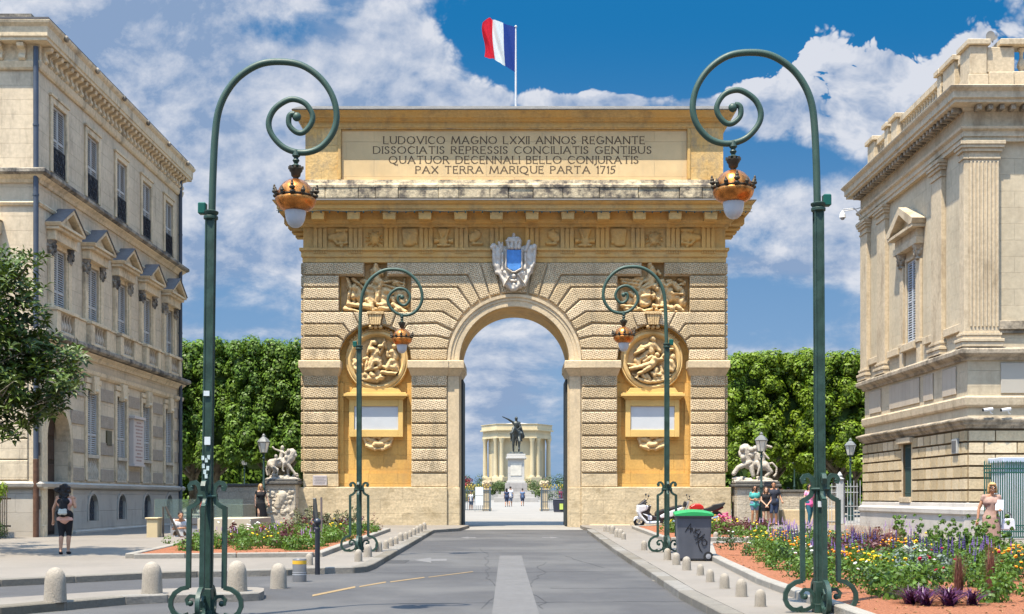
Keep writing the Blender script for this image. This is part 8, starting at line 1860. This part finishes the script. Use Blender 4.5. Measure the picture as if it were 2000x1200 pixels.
c((0, 2.0, 2.4), (0, 2.4, 1.2), .14, .1); c((0, .1, 2.8), (0, .05, 3.6), .30, .34); c((-.32, .05, 3.75), (.32, .05, 3.75), .2, .2); c((0, .05, 3.8), (0, 0, 4.1), .14, .13); h.ell((0, -.02, 4.28), (.19, .22, .24)); c((-.08, .15, 4.3), (.05, .2, 3.9), .15, .14)
c((-.35, .0, 3.8), (-.95, -.4, 4.15), .15, .12); c((-.95, -.4, 4.15), (-1.65, -.8, 4.45), .11, .07); c((.35, 0, 3.75), (.5, -.2, 3.2), .15, .12); c((.5, -.2, 3.2), (.2, -.5, 3.0), .11, .09)
for sx in (-1, 1): c((.25 * sx, .1, 2.8), (.62 * sx, -.35, 2.5), .22, .17); c((.62 * sx, -.35, 2.5), (.62 * sx, -.1, 1.7), .15, .10); c((.62 * sx, -.1, 1.65), (.66 * sx, -.35, 1.6), .10, .08)
c((.3, .4, 3.7), (.72, .8, 2.2), .2, .3); c((.1, .5, 3.4), (.5, 1.0, 2.4), .25, .3); h.box(-.95, .95, -1.7, 2.1, -.02, .12)
for i in range(14): h.ell((random.uniform(-.7, .7), random.uniform(-1.4, 1.6), .15), (.25, .3, .18))
me = fuse(h, .07, 2, 'equestrian_statue'); me.materials.append(mt('patina_bronze', (.045, .05, .045), rough=.45, var=.4, scale=2, metallic=.4)); zc = (972 - 888) / F * d + EYE
st = link_mesh('equestrian_statue', me, None, None, ((1008.5 - 1004) * d / F, d, zc - .03)); st.scale = (1.02,) * 3; tag(st, 'dark bronze horseman with outstretched arm on the tall pedestal beyond the arch', 'statue')
# water tower pavilion
d = 245.0; g0 = 1.2; s_ = d / F; CHs = mt('pavilion_stone', (.50, .42, .26), var=.1, scale=.3, bump=.3, stain=.3, stain_col=(.36, .31, .2)); CHd = mt('pavilion_recess', (.40, .345, .23), var=.1, scale=.3)
t = thing('water_tower_pavilion', 'round columned stone pavilion behind the horseman at the end of the promenade', 'pavilion', ((1009.5 - 1004) * s_, d, g0))
def hz(py): return (972 - py) * s_ + EYE - g0
vx = [(-3.6, 0), (3.6, 0), (6.4, 5.2), (3.6, 10.4), (-3.6, 10.4), (-6.4, 5.2)]
def offp(k): cx_, cy_ = 0, 5.2; return [(x_ + (x_ - cx_) / math.hypot(x_ - cx_, y_ - cy_) * k, y_ + (y_ - cy_) / math.hypot(x_ - cx_, y_ - cy_) * k) for x_, y_ in vx]
def hexa(m, k, z0, z1): m.slab(offp(k), z0, z1); return m
m = MB(); hexa(m, -.9, 0, hz(856)); m.build('drum', CHs, t)
m = MB(); hexa(m, .3, hz(856), hz(849)); hexa(m, .2, hz(849), hz(841)); hexa(m, .75, hz(841), hz(838.5)); hexa(m, .45, hz(838.5), hz(829)); hexa(m, .6, hz(829), hz(828)); m.build('entablature', CHs, t)
MB().lathe([(5.0, hz(828)), (3, hz(825.5)), (.4, hz(822.5)), (.1, hz(822))], 6, (0, 5.2, 0)).build('roof', mt('pale_roof', (.36, .34, .31)), t)
for i, (x_, y_) in enumerate(vx):
    if y_ > 8: continue
    cx_, cy_ = x_, y_ - 5.2; L_ = math.hypot(cx_, cy_); ux, uy = cx_ / L_, cy_ / L_; tx, ty = -uy, ux
    q = [(x_ + ux * a + tx * b_, y_ + uy * a + ty * b_) for a, b_ in ((-1.4, -1.25), (.3, -1.25), (.3, 1.25), (-1.4, 1.25))]; MB().slab(q, 0, hz(932)).build('column_base', CHs, t, bevel=.05)
    for sg in (-1, 1):
        X_, Y_ = x_ + ux * -.25 + tx * .68 * sg, y_ + uy * -.25 + ty * .68 * sg; cb = MB().lathe([(.52, hz(932)), (.52, hz(930.5)), (.42, hz(929.5)), (.42, hz(905)), (.36, hz(865)), (.40, hz(864)), (.42, hz(862)), (.58, hz(857)), (.6, hz(856))], 14, (X_, Y_, 0)); cb.build('column', CHs, t, smooth=40)
MB().prism([(-1.15, hz(930)), (1.15, hz(930)), (1.15, hz(893))] + [(1.15 * math.cos(R(a)), hz(893) + 1.15 * math.sin(R(a))) for a in range(15, 180, 15)] + [(-1.15, hz(893))], .76, .82).build('front_niche', CHd, t)
for sx in (-1, 1):
    a, b_ = offp(-.9)[1], offp(-.9)[2]; p0 = (a[0] + (b_[0] - a[0]) * .3, a[1] + (b_[1] - a[1]) * .3 - .06); p1 = (a[0] + (b_[0] - a[0]) * .72, a[1] + (b_[1] - a[1]) * .72 - .06)
    MB().add([(p0[0] * sx, p0[1], hz(928)), (p1[0] * sx, p1[1], hz(928)), (p1[0] * sx, p1[1], hz(880)), (p0[0] * sx, p0[1], hz(880)), (p0[0] * sx, p0[1] + .1, hz(928)), (p1[0] * sx, p1[1] + .1, hz(928)), (p1[0] * sx, p1[1] + .1, hz(880)), (p0[0] * sx, p0[1] + .1, hz(880))], [(0, 1, 2, 3), (0, 3, 7, 4), (1, 5, 6, 2), (3, 2, 6, 7)]).build('side_opening', CHd, t)
# hedges and shrubs of the far garden
HG = mt('far_hedge_leaf', (.06, .095, .03), island=.4)
def fb(label, px, py, d, rx, rz_, mat, n=1600, seed=1, name='shrub'):
    x = (px - 1004) * d / F; z = EYE + (972 - py) * d / F; rg = random.Random(seed); bush(name, label, 'shrub', (x, d, z), [(rg.uniform(-rx, rx), rg.uniform(-.4, .4), rg.uniform(-rz_, rz_), rz_ * .8) for _ in range(14)], n, .16, mat, seed, group=None)
fb('dark round shrub on the far terrace left of the pavilion', 926, 948, 215, 2.0, 1.2, DG, seed=1); fb('grey-green hedge in front of the left side of the pavilion', 945, 953, 200, 3.0, .9, HG, seed=2); fb('green shrub just left of the statue pedestal', 974, 957, 185, 1.6, .8, HG, seed=3); fb('green shrub just right of the statue pedestal', 1036, 956, 185, 2.2, 1.0, HG, seed=4)
fb('long green hedge in front of the right side of the pavilion', 1062, 957, 200, 3.2, 1.2, HG, seed=5); fb('dark shrub at the right end of the far terrace', 1100, 950, 215, 2.6, 1.4, DG, seed=6); fb('low flowering border by the left gate', 915, 962, 150, 2.4, .7, mt('dry_leaf2', (.16, .16, .06), island=.5), seed=7)
fb('clump of red flowering oleander on the far left terrace', 908, 941, 170, .8, .45, mt('red_blossom', (.16, .02, .03), island=.5), 300, 8)
tag(MB().box((900 - 1004) * 232 / F, (1120 - 1004) * 232 / F, 232, 232.6, .5, 3.0).build('terrace_wall', mt('terrace_stone', (.30, .29, .26), var=.1), bevel=.05), 'low grey terrace wall behind the far hedges', 'wall')
